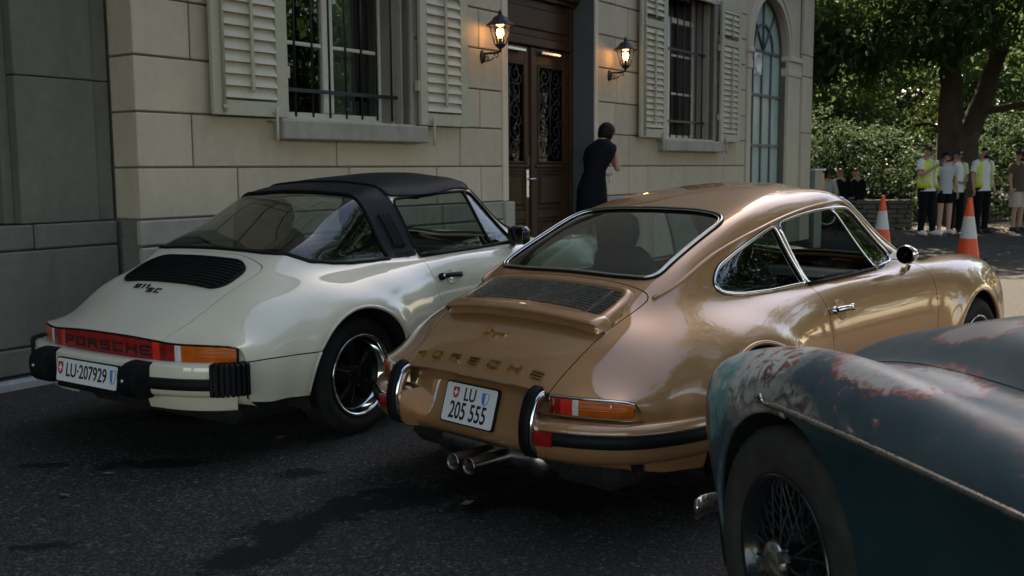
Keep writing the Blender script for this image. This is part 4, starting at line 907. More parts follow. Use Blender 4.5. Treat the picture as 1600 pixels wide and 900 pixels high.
# ------------------------------------------------------------------ bronze-gold coupe
def build_gold():
    car = thing('coupe_car', 'bronze gold coupe with ducktail engine lid and twin centre exhausts', 'car', (.4507, 4.798, 0), RAD(45.006), 'parked sports cars')
    P = M['gold_paint']; RW = (-.03, .315, .375); FW = (2.40, .335, .365)
    fl1, fl2 = flare(RW[0], RW[1], RW[2]+.02, .022, .07), flare(FW[0], FW[1], FW[2]+.02, .016, .06)
    S0_ = loft(COUPE_NET, 250, 72, lambda F: fl2(fl1(F))); FULL = S0_.copy(); nv2 = 2*72+1; EDGE = S0_.V[:nv2].copy(); EV = S0_.A[:nv2, 1]
    S = S0_
    for (cx, cz, R) in (RW, FW): S = cut(S, arch_field(S, cx, cz, R))[1]
    # rear window
    rwp = round_poly(mirror_poly([(-.272, 0), (-.276, .25), (-.262, .462), (.02, .452), (.31, .448), (.356, .25), (.362, 0)][1:-1]), [.03, .07, .05, .09, .05, .05, .09, .05, .07, .03])
    f = np.where((S.A[:, 1] > -4) & (S.A[:, 1] < 4) & (S.N[:, 2] > .2), poly_sd(S.V[:, :2], rwp), 1.0); RWG, S = cut(S, f)
    wsp = round_poly(mirror_poly([(2.06, .30), (1.90, .535), (1.68, .485), (1.415, .425), (1.465, .25)]), .05)
    f = np.where((abs(S.A[:, 1]) < 3.6) & (S.V[:, 0] > 1.2), poly_sd(S.V[:, :2], wsp), 1.0); WSG, S = cut(S, f)
    qwp = round_poly([(-.01, .905), (.06, .975), (.21, 1.033), (.38, 1.088), (.545, 1.134), (.615, .996), (.690, .861), (.36, .852), (.13, .856), (.02, .873)], [.04, .03, .05, .05, .012, .05, .012, .05, .05, .04])
    dwp = round_poly([(.706, .856), (.578, 1.142), (.766, 1.172), (.95, 1.190), (1.14, 1.198), (1.30, 1.196), (1.36, 1.165), (1.476, 1.062), (1.62, .945), (1.62, .905), (1.36, .876), (1.01, .863)], [.012, .03, .05, .05, .05, .03, .02, .05, .02, .02, .05, .05])
    door_p = round_poly([(.704, .90), (.706, .80), (.709, .755), (.714, .60), (.73, .25), (1.83, .25), (1.862, .60), (1.875, .75), (1.885, .82), (1.855, .872), (1.70, .905), (1.60, .915)], [.01, .05, .05, .05, .06, .06, .05, .05, .03, .03, .02, .02])
    QW, DW, DOOR, gaps = [], [], [], []
    for sy in (-1, 1):
        q, S = cut(S, side_window_field(S, qwp, sy)); QW.append(q)
        d, S = cut(S, side_window_field(S, dwp, sy)); DW.append(d)
        d, g, S = gapcut(S, side_window_field(S, door_p, sy)); DOOR.append(d); gaps.append(g)
    lidp = round_poly(mirror_poly([(-.305, .25), (-.325, .498), (-.50, .477), (-.672, .455), (-.806, .437), (-.96, .432)]), [.05, .035, .1, .1, .1, .0, .0, .1, .1, .1, .035, .05])
    f = np.where((abs(S.A[:, 1]) < 4.6) & (S.V[:, 0] < 0), poly_sd(S.V[:, :2], lidp), 1.0); LID, g, S = gapcut(S, f); gaps.append(g)
    hdp = round_poly(mirror_poly([(2.10, .25), (2.02, .50), (2.3, .45), (2.7, .42), (2.98, .33), (3.07, .2)]), .06)
    f = np.where((abs(S.A[:, 1]) < 5) & (S.V[:, 0] > 1.9), poly_sd(S.V[:, :2], hdp), 1.0); HOOD, g, S = gapcut(S, f); gaps.append(g)
    link('body_shell', surf_mesh('body_shell', S, .014), P, car); dark(gaps, 'panel_gap', car)
    for (cx, cz, R) in (RW, FW): arch_lip(S, cx, cz, R, car, P)
    lid = link('engine_lid', surf_mesh('engine_lid', LID, .012), P, car); link('front_lid', surf_mesh('front_lid', HOOD, .012), P, car)
    doors = [link('door', surf_mesh('door', d, .014), P, car) for d in DOOR]
    interior(car, [S]+DOOR, -.045)
    # glass
    g = link('rear_window', surf_mesh('rear_window', RWG, 0, -.004), M['car_glass'], car)
    lp = big_loop(RWG); tube_along(RWG, lp, .011, .001, 'rubber_seal', M['rubber'], g, n=8); tube_along(RWG, lp, .0055, .009, 'chrome_trim', M['chrome'], g)
    c_ = RWG.V.mean(0); V2 = RWG.V[lp]; V3 = V2+(c_-V2)/np.linalg.norm(c_-V2, axis=1)[:, None]*.014+RWG.N[lp]*.006; b = MB(); b.tube([tuple(p) for p in resample(smooth_line(V3, 6), .02, True)], .0045, 6, closed=True); b.build('chrome_trim', M['chrome'], g)
    g = link('windscreen', surf_mesh('windscreen', WSG, 0, -.004), M['car_glass'], car); lp = big_loop(WSG); tube_along(WSG, lp, .010, .001, 'rubber_seal', M['rubber'], g); tube_along(WSG, lp, .0055, .009, 'chrome_trim', M['chrome'], g)
    for q in QW:
        g = link('quarter_window', surf_mesh('quarter_window', q, 0, -.003), M['car_glass_dark'], car); lp = big_loop(q); tube_along(q, lp, .0095, .004, 'chrome_trim', M['chrome'], g, it=2); tube_along(q, lp, .012, -.002, 'rubber_seal', M['rubber'], g, it=2)
    for d, do, sy in zip(DW, doors, (-1, 1)):
        lp = big_loop(d); V_ = d.V[lp]; k = np.where((V_[:, 2] > .90) | (V_[:, 0] < .73))[0]
        tube_along(d, lp, .009, .003, 'window_frame', M['chrome'], do, it=2)
        # vent window with its post, glass ahead of it; the main pane is wound down
        fv = (d.V[:, 0]-1.12)-(1.20-d.V[:, 2])*.86; vent, main = cut(d, -fv); link('vent_window', surf_mesh('vent_window', vent, 0, -.003), M['car_glass'], do)
        pts = []
        for z_ in np.linspace(.872, 1.192, 12): x_ = 1.12+(1.20-z_)*.86; p, n_ = side_at(FULL, x_, z_, sy, .004); pts.append(tuple(p))
        b = MB(); b.tube(pts, .0095, 8); b.build('window_post', M['chrome'], do)
        mw = side_window_field(main, [(.66, .84), (.64, .885), (1.37, .892), (1.40, .84)], sy); low, _ = cut(main, mw); link('door_glass', surf_mesh('door_glass', low, 0, -.02), M['car_glass_dark'], do)
        pts = [tuple(side_at(FULL, x_, z_, sy, .004)[0]) for (x_, z_) in ((.70, .856), (.85, .859), (1.0, .863), (1.2, .870), (1.36, .877), (1.5, .888))]; b = MB(); b.tube(pts, .010, 6); b.build('waist_rail', M['rubber'], do)
        # B-post chrome already framed; handle
        p, n_ = side_at(FULL, .83, .732, sy, 0); n_ = Vector(n_); X = Vector((1, 0, 0)); X = (X-n_*X.dot(n_)).normalized(); Y = n_.cross(X)
        b = MB(); b.lathe([(.0, .001), (.045, .001), (.047, .003), (.05, .0)], 20, 'z', (.0, 0, 0)); o = b.build('handle_bowl', P, do); frame(o, X, Y, n_, p)
        b = MB(); b.sweep([(-.085, 0, .012), (-.06, 0, .024), (0, 0, .030), (.06, 0, .026), (.095, 0, .014)], [(-.012, -.006), (.012, -.006), (.013, .002), (.006, .008), (-.006, .008), (-.013, .002)], up=(0, 0, 1)); b.lathe([(.02, 0), (.02, .02), (.014, .028), (0, .03)], 12, 'z', (-.09, 0, 0)); b.box((.08, -.016, 0), (.112, .016, .018), .005); o = b.build('handle', M['chrome'], do); frame(o, X, Y, n_, Vector(p)+n_*.003)
        b = MB(); b.lathe([(.012, 0), (.011, .036), (.0, .038)], 10, 'z', (-.09, 0, 0)); o = b.build('lock_button', M['rubber'], do); frame(o, X, Y, n_, p)
    # drip rails
    for sy in (-1, 1):
        tr = plan_path([(-.325, .509, .872), (-.18, .52, .93), (-.034, .53, .991), (.233, .535, 1.080), (.40, .533, 1.12), (.578, .529, 1.157), (.80, .517, 1.193), (1.025, .508, 1.216), (1.169, .5, 1.225), (1.30, .492, 1.217), (1.37, .50, 1.175), (1.48, .535, 1.08), (1.60, .572, .983), (1.66, .59, .94)], 90)
        pts = []; ups = []
        for (x_, y_, z_) in tr: p, n_ = side_at(FULL, x_, z_, sy, .001); pts.append(tuple(p)); ups.append(tuple(n_))
        b = MB(); b.sweep([tuple(q) for q in smooth_line(pts, 4, False)], [(-.009, -.004), (.009, -.004), (.007, .010), (.002, .014), (-.002, .014), (-.007, .006)], ups=ups); b.build('drip_rail', P, car)
    # engine lid: ducktail pod with slatted grille
    lidc = {}
    def lidp_(x, y, h):
        p, n_ = surf_at(FULL, x, y, True, 0.0); return np.array([p[0], p[1], p[2]+h])
    pod = round_poly([(-.338, -.435), (-.338, .435), (-.50, .462), (-.605, .466), (-.615, 0), (-.605, -.466), (-.50, -.462)], [.06, .06, .05, .05, .3, .05, .05])
    hole = round_poly([(-.366, -.398), (-.366, .398), (-.562, .412), (-.562, -.412)], [.035, .035, .03, .03])
    gx = np.r_[np.linspace(-.325, -.56, 44), np.linspace(-.564, -.66, 40)]; gy = np.linspace(-.49, .49, 141); XY = np.array([(x, y) for x in gx for y in gy]); sp_, sh_ = poly_sd(XY, pod), poly_sd(XY, hole)
    sst = lambda t: np.clip(t, 0, 1)**2*(3-2*np.clip(t, 0, 1))
    H = .020+.024*sst((-.36-XY[:, 0])/.26)+.004*sst((-.585-XY[:, 0])/.05); H = H*np.sqrt(np.clip(1-(1-np.clip(-sp_/.034, 0, 1))**2, 0, 1)); inn = sst((-sh_+.004)/.008); H = H*(1-inn)+(.006)*inn
    # rear face leans back under the lip
    base = np.zeros((len(gx), len(gy)))
    cx_, cy_ = np.linspace(-.70, -.30, 26), np.linspace(-.5, .5, 41); CZ = np.array([[surf_at(FULL, x, y, True, 0)[0][2] for y in cy_] for x in cx_])
    def zl(x, y):
        i = np.clip((x+.70)/.4*25, 0, 24.999); j = np.clip((y+.5)*40, 0, 39.999); i0, j0 = i.astype(int), j.astype(int); a_, b_ = i-i0, j-j0
        return CZ[i0, j0]*(1-a_)*(1-b_)+CZ[i0+1, j0]*a_*(1-b_)+CZ[i0, j0+1]*(1-a_)*b_+CZ[i0+1, j0+1]*a_*b_
    Vp = np.c_[XY[:, 0]-.30*H*sst((-.56-XY[:, 0])/.06), XY[:, 1], zl(XY[:, 0], XY[:, 1])+H]; nxg, nyg = len(gx), len(gy); q = np.arange(nxg*nyg).reshape(nxg, nyg)
    a_, b_, c_, d_ = q[:-1, :-1].ravel(), q[1:, :-1].ravel(), q[1:, 1:].ravel(), q[:-1, 1:].ravel(); TT = np.concatenate([np.c_[a_, b_, c_], np.c_[a_, c_, d_]])
    Gd = Vp.reshape(nxg, nyg, 3); NN = np.cross(np.gradient(Gd, axis=1), np.gradient(Gd, axis=0)); NN /= np.linalg.norm(NN, axis=2)[..., None]; NN = NN.reshape(-1, 3)*np.sign(NN[nxg//2, nyg//2, 2] if NN.ndim == 3 else 1)
    if NN[len(NN)//2, 2] < 0: NN = -NN
    PODS = Surf(Vp, NN, TT, XY); PODS, _ = cut(PODS, sp_-.002); f_h = poly_sd(PODS.A, hole)+.004; GR, PODS = cut(PODS, f_h)
    link('ducktail', surf_mesh('ducktail', PODS), P, lid); link('grille_mesh', surf_mesh('grille_mesh', GR), M['gap'], lid)
    def zp(x, y, h): return (x, y, float(zl(np.array([x]), np.array([y]))[0]+h))
    for k in range(11):
        t_ = (k+.5)/11; x_ = -.368-.192*t_; yw = .396+.012*t_-(.014 if k in (0, 10) else 0); b = MB()
        b.sweep([zp(x_, y_, .016+.018*t_) for y_ in np.linspace(-yw, yw, 15)], [(-.0020, -.008), (.0026, -.008), (.0034, .000), (-.0024, .002)], smooth=False); b.build('slat', M['slat_metal'], lid)
    ny_ = 61; pr_ = [(.030, .030), (.012, .046), (-.020, .055), (-.050, .064), (-.0575, .0625), (-.060, .057), (-.055, .050), (-.030, .036), (-.010, .018), (.006, -.006)]; vs = []
    for y_ in np.linspace(-.472, .472, ny_):
        a = abs(y_)/.472; e_ = math.sqrt(max(0.0, 1-max(0, (a-.90)/.10)**2)); xs0 = -.590+.030*a**5
        for (dx, h_) in pr_:
            x_ = xs0+dx*(.35+.65*e_); vs.append((x_, y_, zp(x_, y_, 0)[2]+h_*e_-.002*(1-e_)))
    m_ = len(pr_); b = MB(); b.add(vs, [(i*m_+j, i*m_+j+1, (i+1)*m_+j+1, (i+1)*m_+j) for i in range(ny_-1) for j in range(m_-1)], True); o = b.build('ducktail_lip', P, lid)
    for y_ in (-.33, .0, .33):
        b = MB(); b.sweep([zp(x_, y_, .008+.018*t_) for x_, t_ in ((-.368, 0), (-.560, 1))], [(-.006, -.004), (.006, -.004), (.006, .003), (-.006, .003)], smooth=False); b.build('grille_rib', M['satin_alu'], lid)
    # lettering
    def letter(me, x, y, mat, lift=.002, parent=lid, ang=0.0):
        p, n_ = surf_at(FULL, x, y, True, lift); n_ = Vector(n_); X = Vector((0, -1, 0)); X = (X-n_*X.dot(n_)).normalized(); Y = n_.cross(X)
        if ang: X, Y = X*math.cos(ang)+Y*math.sin(ang), Y*math.cos(ang)-X*math.sin(ang)
        o = link('letter', me, mat, parent); frame(o, X, Y, n_, p)
    for ch, y_ in zip('PORSCHE', np.linspace(.352, -.342, 7)): letter(stroke_letter(ch, .050, .027, .0058, .008), -.853+.012*(abs(y_)/.36)**2, y_, M['gilt'])
    letter(text_mesh('Singer', .046, .002, 1.25, .0006, .45), -.715, .02, M['gilt'])
    # tail panel below the lid
    ed = [(p, v) for p, v in zip(EDGE, EV) if abs(v) <= 7.3]; vs = []; lev = [(.000, .0), (.016, -.004), (.034, -.012), (.052, -.03), (.050, -.06), (.036, -.10), (.015, -.16), (.002, -.20), (-.002, -.225), (.004, -.245), (.03, -.265), (.07, -.275)]
    for p, v in ed:
        k = 1-abs(p[1])**2*.4
        for dx, dz in lev: vs.append((p[0]+dx+.002, p[1]*(1-(.05 if dz < -.2 else 0)*abs(p[1])), p[2]-.002+dz*1.03))
    n_ = len(lev); b = MB(); b.add(vs, [(i*n_+j, i*n_+j+1, (i+1)*n_+j+1, (i+1)*n_+j) for i in range(len(ed)-1) for j in range(n_-1)], True); o = b.build('rear_panel', P, car)
    # rear lamps
    path = np.array([p for p, v in zip(EDGE, EV) if 3.05 < v < 7.15]); path = resample(path[:, :3], .01); L_ = len(path)
    for sy in (-1, 1):
        lamp = thing('tail_lamp', None, None); lamp.parent = car; tot = np.r_[0, np.cumsum(np.linalg.norm(np.diff(path[:, :2], axis=0), axis=1))]; fr = tot/tot[-1]
        def seg(a, c, mat, nm, o0=-.02, o1=.012, zt=-.012, zb=.480, e=.004):
            i = np.where((fr >= a-.02) & (fr <= c+.02))[0]; pp = []
            for f_ in np.linspace(a, c, 14): pp.append([np.interp(f_, fr, path[:, 0]), np.interp(f_, fr, path[:, 1]), 0, np.interp(f_, fr, path[:, 2])])
            pp = np.array(pp); T = np.gradient(pp[:, :2], axis=0); T /= np.linalg.norm(T, axis=1)[:, None]; Nn = np.c_[-T[:, 1], T[:, 0]]; vs = []
            for k in range(len(pp)):
                z1 = pp[k, 3]+zt
                for (o_, z_) in ((o0, zb), (o1-e, zb), (o1, zb+e), (o1+.003, (zb+z1)/2), (o1, z1-e), (o1-e, z1), (o0, z1)):
                    sl = (z1-z_)*.42*max(0, (fr_end-.86)/.14) if False else 0
                    vs.append((pp[k, 0]+Nn[k, 0]*o_, (pp[k, 1]+Nn[k, 1]*o_)*sy, z_))
            b = MB(); n7 = 7; fs = [(i*n7+j, (i+1)*n7+j, (i+1)*n7+(j+1) % n7, i*n7+(j+1) % n7) for i in range(len(pp)-1) for j in range(n7)]+[tuple(range(n7)), tuple(reversed(range((len(pp)-1)*n7, len(pp)*n7)))]
            if sy < 0: fs = [f_[::-1] for f_ in fs]
            b.add(vs, fs, True); o = b.build(nm, M[mat], lamp); autosmooth(o, 50)
        seg(.0, 1.0, 'chrome', 'bezel', -.03, .006, -.003, .471); seg(.012, .055, 'red_dark', 'lens'); seg(.075, .155, 'red', 'lens'); seg(.155, .30, 'red_bright', 'lens'); seg(.30, .37, 'clear', 'lens'); seg(.37, .74, 'amber', 'lens'); seg(.745, .985, 'amber', 'lens', o1=.0135)
    # bumpers
    bp = plan_path([(-.952, .36), (-.935, .46), (-.900, .565), (-.845, .665), (-.765, .75), (-.65, .81), (-.53, .845), (-.42, .862)], 44)
    for sy in (-1, 1):
        bu = ribbon(bp, [(-.10, .462), (-.02, .460), (.0, .452), (.010, .435), (.012, .40), (.008, .352), (.0, .325), (-.02, .306), (-.06, .296), (-.10, .292)], 'rear_bumper', P, car, sy)
        sp = bp[5:-1]; ribbon(sp, [(.006, .372), (.020, .374), (.026, .384), (.026, .410), (.020, .420), (.006, .422)], 'rubber_strip', M['rubber'], bu, sy)
        ribbon(sp, [(.006, .4225), (.018, .4225), (.020, .429), (.006, .431)], 'chrome_trim', M['chrome'], bu, sy)
        ribbon(bp[4:9], [(.006, .370), (.034, .372), (.038, .380), (.038, .414), (.034, .424), (.006, .424)], 'reflector', M['red'], bu, sy)
        y_ = .402*sy; pth = [(-.895, y_, .556), (-.922, y_, .546), (-.945, y_, .51), (-.962, y_, .45), (-.964, y_, .39), (-.952, y_, .35), (-.92, y_, .332)]; pth = [tuple(p) for p in plan_path(pth, 24)]
        ov = MB(); ov.sweep(pth, [(-.034, -.03), (.034, -.03), (.034, .006), (.030, .012), (-.030, .012), (-.034, .006)], up=(0, 1, 0), ups=[(-1, 0, .15)]*24); oo = ov.build('overrider', M['chrome'], car)
        ov = MB(); ov.sweep(pth, [(-.027, .008), (.027, .008), (.026, .022), (.018, .028), (-.018, .028), (-.026, .022)], up=(0, 1, 0), ups=[(-1, 0, .15)]*24); ov.build('rubber_pad', M['rubber'], oo)
    f_ = lambda x, y: (x, y)
    plate(car, (-.868, .151, .517), (-.868, -.151, .517), (-.915, -.151, .363), (-.915, .151, .363), [('LU', -.003, .0385, .076, .80), ('205 555', 0, -.034, .100, .68)], [(-.088, .042, .036, .046, 'cross'), (.088, .036, .040, .050, 'blue')])
    # exhausts
    for y_ in (-.025, -.120):
        b = MB(); b.lathe([(.030, -.62), (.033, -1.0), (.036, -1.008), (.034, -1.012), (.029, -1.006), (.028, -.9)], 24, 'x', (0, y_, .232), caps=False); o = b.build('exhaust_pipe', M['exhaust'], car); b = MB(); b.lathe([(.028, -.92), (0, -.92)], 16, 'x', (0, y_, .232)); b.build('pipe_bore', M['gap'], o)
    b = MB(); b.lathe([(.0, -.34), (.075, -.32), (.085, -.26), (.085, .26), (.075, .32), (0, .34)], 20, 'y', (-.72, 0, .235)); b.build('silencer', M['exhaust'], car)
    # mirror
    for sy in (-1,):
        c0 = Vector((1.60, .715*sy, .945)); b = MB(); b.lathe([(.046, -.040), (.051, -.031), (.051, -.018), (.044, .03), (.031, .07), (.011, .10), (0, .105)], 22, 'x', tuple(c0), caps=False); mo = b.build('door_mirror', M['chrome'], car)
        b = MB(); b.lathe([(.0, -.036), (.046, -.038)], 22, 'x', tuple(c0)); b.build('mirror_glass', M['chrome'], mo)
        b = MB(); b.tube([tuple(c0+Vector((.02, 0, -.05))), tuple(c0+Vector((.045, .02, -.08))), tuple(c0+Vector((.05, .045, -.088)))], [.012, .014, .022], 8); b.build('mirror_foot', M['chrome'], mo)
    # nose: headlamps, front bumper
    for sy in (-1, 1):
        c0 = Vector((3.02, .565*sy, .60)); b = MB(); b.lathe([(.115, -.06), (.112, .0), (.10, .022), (.06, .045), (0, .055)], 24, 'x', tuple(c0)); b.build('head_lamp', M['clear'], car)
        fp = plan_path([(3.22, .0), (3.20, .30), (3.12, .52), (2.98, .68), (2.80, .76)], 30)[::-1]; ribbon(fp*[1, -1] if False else fp, [(-.06, .30), (.0, .30), (.012, .34), (.012, .42), (.0, .47), (-.06, .48)], 'front_bumper', P, car, sy)
        b = MB(); b.box((2.86, .705*sy-.012, .44), (2.94, .705*sy+.012, .50), .006); b.build('side_marker', M['amber'], car)
    for sy in (-1, 1):
        fuchs_wheel(car, (0, .735*sy, .312), sy, .312, .222, .23); fuchs_wheel(car, (2.40, .70*sy, .322), sy, .322, .225, .20)
    shell_misc(car, [(0, .315, .385), (2.40, .335, .375)], 0)
    return car
build_gold()
# ------------------------------------------------------------------ cream open-top coupe with black roll bar
def build_white():
    car = thing('targa_car', 'cream sports car with black targa bar, black bumper guards and full-width red reflector', 'car', (-1.47, 5.90, 0), RAD(55.206), 'parked sports cars')
    P = M['cream_paint']; RW = (-.045, .325, .372); FW = (2.33, .335, .36)
    f1, f2 = flare(RW[0], RW[1], RW[2]+.02, .014, .06), flare(FW[0], FW[1], FW[2]+.02, .012, .06)
    S = loft(targa_net(), 250, 72, lambda F: f2(f1(F))); FULL = S.copy(); nv2 = 145; EDGE = S.V[:nv2].copy(); EV = S.A[:nv2, 1]
    for (cx, cz, R) in (RW, FW): S = cut(S, arch_field(S, cx, cz, R))[1]
    wsp = round_poly(mirror_poly([(2.06, .30), (1.90, .55), (1.68, .495), (1.43, .44), (1.475, .25)]), .05)
    WSG, S = cut(S, np.where((abs(S.A[:, 1]) < 3.6) & (S.V[:, 0] > 1.2), poly_sd(S.V[:, :2], wsp), 1.0))
    xr = lambda z: np.interp(z, [.88, .95, 1.0, 1.08, 1.16, 1.25, 1.30], [.425, .395, .378, .360, .347, .34, .345])
    xf = lambda z: np.interp(z, [.86, .90, 1.0, 1.11, 1.23, 1.29, 1.32, 1.345], [.660, .655, .636, .606, .575, .552, .55, .575])
    up = lambda S: np.where(abs(S.A[:, 1]) < 5.05, 1.0, -1.0)
    glp = mirror_poly([(-.290, 0.0), (-.292, .40), (-.275, .485), (-.225, .555), (-.158, .607), (-.03, .637), (.1, .651), (.30, .658), (.75, .66)][1:])
    # greenhouse band split: rear glass | bar | rest
    gh = lambda S: np.where((abs(S.A[:, 1]) < 5.12) & (S.V[:, 0] > -.45) & (S.V[:, 0] < 1.6), poly_sd(S.V[:, :2], glp), 1.0)
    up_, S = cut(S, np.maximum(gh(S), S.V[:, 0]-xf(S.V[:, 2])))
    GL, BAR = cut(up_, up_.V[:, 0]-xr(up_.V[:, 2]))
    # roof panel
    rf = lambda S: np.maximum.reduce([-(S.V[:, 0]-xf(S.V[:, 2])), S.V[:, 0]-(1.425-.02*abs(S.A[:, 1])), abs(S.A[:, 1])-3.12, np.where(S.V[:, 2] > 1.1, -1.0, 1.0)])
    ROOF, S = cut(S, rf(S))
    dwp = round_poly([(.672, .896), (.585, 1.232), (.76, 1.246), (.95, 1.258), (1.29, 1.268), (1.375, 1.248), (1.47, 1.15), (1.63, .955), (1.64, .925), (1.40, .917), (1.0, .905)], [.01, .02, .05, .05, .04, .02, .05, .02, .02, .05, .05])
    door_p = round_poly([(.662, .93), (.654, .80), (.664, .74), (.684, .67), (.712, .57), (.74, .28), (1.83, .28), (1.86, .62), (1.875, .79), (1.885, .86), (1.855, .915), (1.70, .945), (1.62, .955)], [.01, .03, .05, .05, .05, .05, .06, .06, .05, .03, .03, .02, .02])
    DW, DOOR, gaps = [], [], []
    for sy in (-1, 1):
        d, S = cut(S, side_window_field(S, dwp, sy)); DW.append(d)
        d, g, S = gapcut(S, side_window_field(S, door_p, sy)); DOOR.append(d); gaps.append(g)
    lidp = round_poly(mirror_poly([(-.325, .25), (-.37, .492), (-.577, .478), (-.742, .440), (-.861, .418), (-1.05, .412)]), [.05, .04, .1, .1, .1, .0, .0, .1, .1, .1, .04, .05])
    LID, g, S = gapcut(S, np.where((abs(S.A[:, 1]) < 4.6) & (S.V[:, 0] < 0), poly_sd(S.V[:, :2], lidp), 1.0)); gaps.append(g)
    hdp = round_poly(mirror_poly([(2.10, .25), (2.02, .50), (2.3, .45), (2.7, .42), (2.98, .33), (3.07, .2)]), .06)
    HOOD, g, S = gapcut(S, np.where((abs(S.A[:, 1]) < 5) & (S.V[:, 0] > 1.9), poly_sd(S.V[:, :2], hdp), 1.0)); gaps.append(g)
    # seam between rear wing and the panel below it
    LOW, g, S = gapcut(S, np.where((S.V[:, 0] < -.2) & (abs(S.A[:, 1]) > 6.8), S.V[:, 2]-.507, 1.0), .006); gaps.append(g)
    link('body_shell', surf_mesh('body_shell', S, .014), P, car); dark(gaps, 'panel_gap', car); 
    for q_ in cut(LOW, LOW.V[:, 1]): link('lower_wing', surf_mesh('lower_wing', q_, .014), P, car)
    for (cx, cz, R) in (RW, FW):
        for Q in (S, LOW): arch_lip(Q, cx, cz, R, car, P, .010)
    lid = link('engine_lid', surf_mesh('engine_lid', LID, .012), P, car); link('front_lid', surf_mesh('front_lid', HOOD, .012), P, car); doors = [link('door', surf_mesh('door', d, .014), P, car) for d in DOOR]
    interior(car, [S]+DOOR, 0.0)
    bar = link('targa_bar', surf_mesh('targa_bar', BAR, .02, .004), M['black_vinyl'], car); link('bar_lining', surf_mesh('bar_lining', BAR, 0, -.03), M['interior_tan'], bar)
    roof = link('roof_panel', surf_mesh('roof_panel', ROOF, .02, .010), M['black_vinyl'], car); link('headlining', surf_mesh('headlining', ROOF, 0, -.03), M['interior_tan'], roof)
    lp = big_loop(ROOF); tube_along(ROOF, lp, .008, .008, 'roof_piping', M['black_vinyl'], roof, n=6)
    gl = link('rear_window', surf_mesh('rear_window', GL, 0, -.003), M['car_glass_dark'], car); lp = big_loop(GL); tube_along(GL, lp, .012, .0, 'rubber_seal', M['rubber'], gl, n=8, it=3)
    # louvres and script on the bar
    for sy in (-1, 1):
        for k in range(3):
            x0 = .475+.033*k; pts = [side_at(FULL, x0+dx, z_, sy, .009) for dx, z_ in ((-.045, 1.150), (-.022, 1.09), (.0, 1.03), (.012, .985), (.018, .960))]
            b = MB(); b.tube([tuple(p) for p, n_ in pts], .0065, 6); b.build('louvre', M['gap'], bar)
            pts = [side_at(FULL, x0+.014+dx, z_, sy, .010) for dx, z_ in ((-.045, 1.150), (-.022, 1.09), (.0, 1.03), (.012, .985), (.018, .960))]; b = MB(); b.tube([tuple(p) for p, n_ in pts], .006, 6); b.build('louvre_rib', M['black_vinyl'], bar)
        p, n_ = side_at(FULL, .545, .925, sy, .007); n_ = Vector(n_); X = Vector((-sy, 0, 0)); X = (X-n_*X.dot(n_)).normalized(); o = link('bar_script', text_mesh('targa', .055, .001, 1.35, .0004, .3), M['rubber'], bar); frame(o, X, n_.cross(X), n_, p)
    g = link('windscreen', surf_mesh('windscreen', WSG, 0, -.004), M['car_glass'], car); lp = big_loop(WSG); tube_along(WSG, lp, .010, .003, 'rubber_seal', M['rubber'], g)
    for d, do, sy in zip(DW, doors, (-1, 1)):
        lp = big_loop(d); tube_along(d, lp, .009, .002, 'window_seal', M['rubber'], do, it=2)
        fv = (d.V[:, 0]-1.275)-(1.27-d.V[:, 2])*.335; vent, main = cut(d, -fv); link('vent_window', surf_mesh('vent_window', vent, 0, -.003), M['car_glass'], do)
        pts = [tuple(side_at(FULL, 1.275+(1.27-z_)*.335, z_, sy, .004)[0]) for z_ in np.linspace(.916, 1.262, 12)]; b = MB(); b.tube(pts, .011, 8); b.build('window_post', M['rubber'], do)
        low, _ = cut(main, side_window_field(main, [(.60, .85), (.62, .915), (1.00, .955), (1.36, .985), (1.42, .85)], sy)); link('door_glass', surf_mesh('door_glass', low, 0, -.02), M['car_glass'], do)
        pts = [tuple(side_at(FULL, x_, z_, sy, .004)[0]) for (x_, z_) in ((.665, .899), (.85, .903), (1.0, .906), (1.2, .911), (1.40, .918), (1.60, .926))]; b = MB(); b.tube(pts, .011, 6); b.build('waist_rail', M['rubber'], do)
        p, n_ = side_at(FULL, .80, .775, sy, 0); n_ = Vector(n_); X = Vector((1, 0, 0)); X = (X-n_*X.dot(n_)).normalized(); Y = n_.cross(X)
        b = MB(); b.lathe([(.0, -.001), (.04, .001), (.047, .003), (.05, .0)], 20, 'z', (.025, 0, 0)); o = b.build('handle_bowl', P, do); frame(o, X, Y, n_, p)
        b = MB(); b.sweep([(-.085, 0, .012), (-.06, 0, .024), (0, 0, .030), (.06, 0, .026), (.105, 0, .014)], [(-.013, -.006), (.013, -.006), (.014, .002), (.006, .008), (-.006, .008), (-.014, .002)]); b.lathe([(.022, 0), (.022, .02), (.016, .028), (0, .03)], 12, 'z', (-.075, 0, 0)); b.box((.09, -.016, 0), (.12, .016, .018), .005); o = b.build('handle', M['rubber'], do); frame(o, X, Y, n_, Vector(p)+n_*.003)
        b = MB(); b.lathe([(.011, 0), (.010, .034), (.0, .035)], 10, 'z', (-.075, 0, 0)); o = b.build('lock_button', M['satin_alu'], do); frame(o, X, Y, n_, p)
    # engine lid grille
    gp = round_poly(mirror_poly([(-.375, .32), (-.425, .418), (-.56, .418), (-.605, .36)]), [.03, .035, .035, .03, .03, .035, .035, .03])
    nx_, ny_ = 24, 61; XY = np.array([(x, y) for x in np.linspace(-.36, -.62, nx_) for y in np.linspace(-.43, .43, ny_)]); PV = []; PN = []
    for x, y in XY: p, n_ = surf_at(FULL, x, y, True, .004); PV.append(p); PN.append(n_)
    q = np.arange(nx_*ny_).reshape(nx_, ny_); a_, b_, c_, d_ = q[:-1, :-1].ravel(), q[1:, :-1].ravel(), q[1:, 1:].ravel(), q[:-1, 1:].ravel()
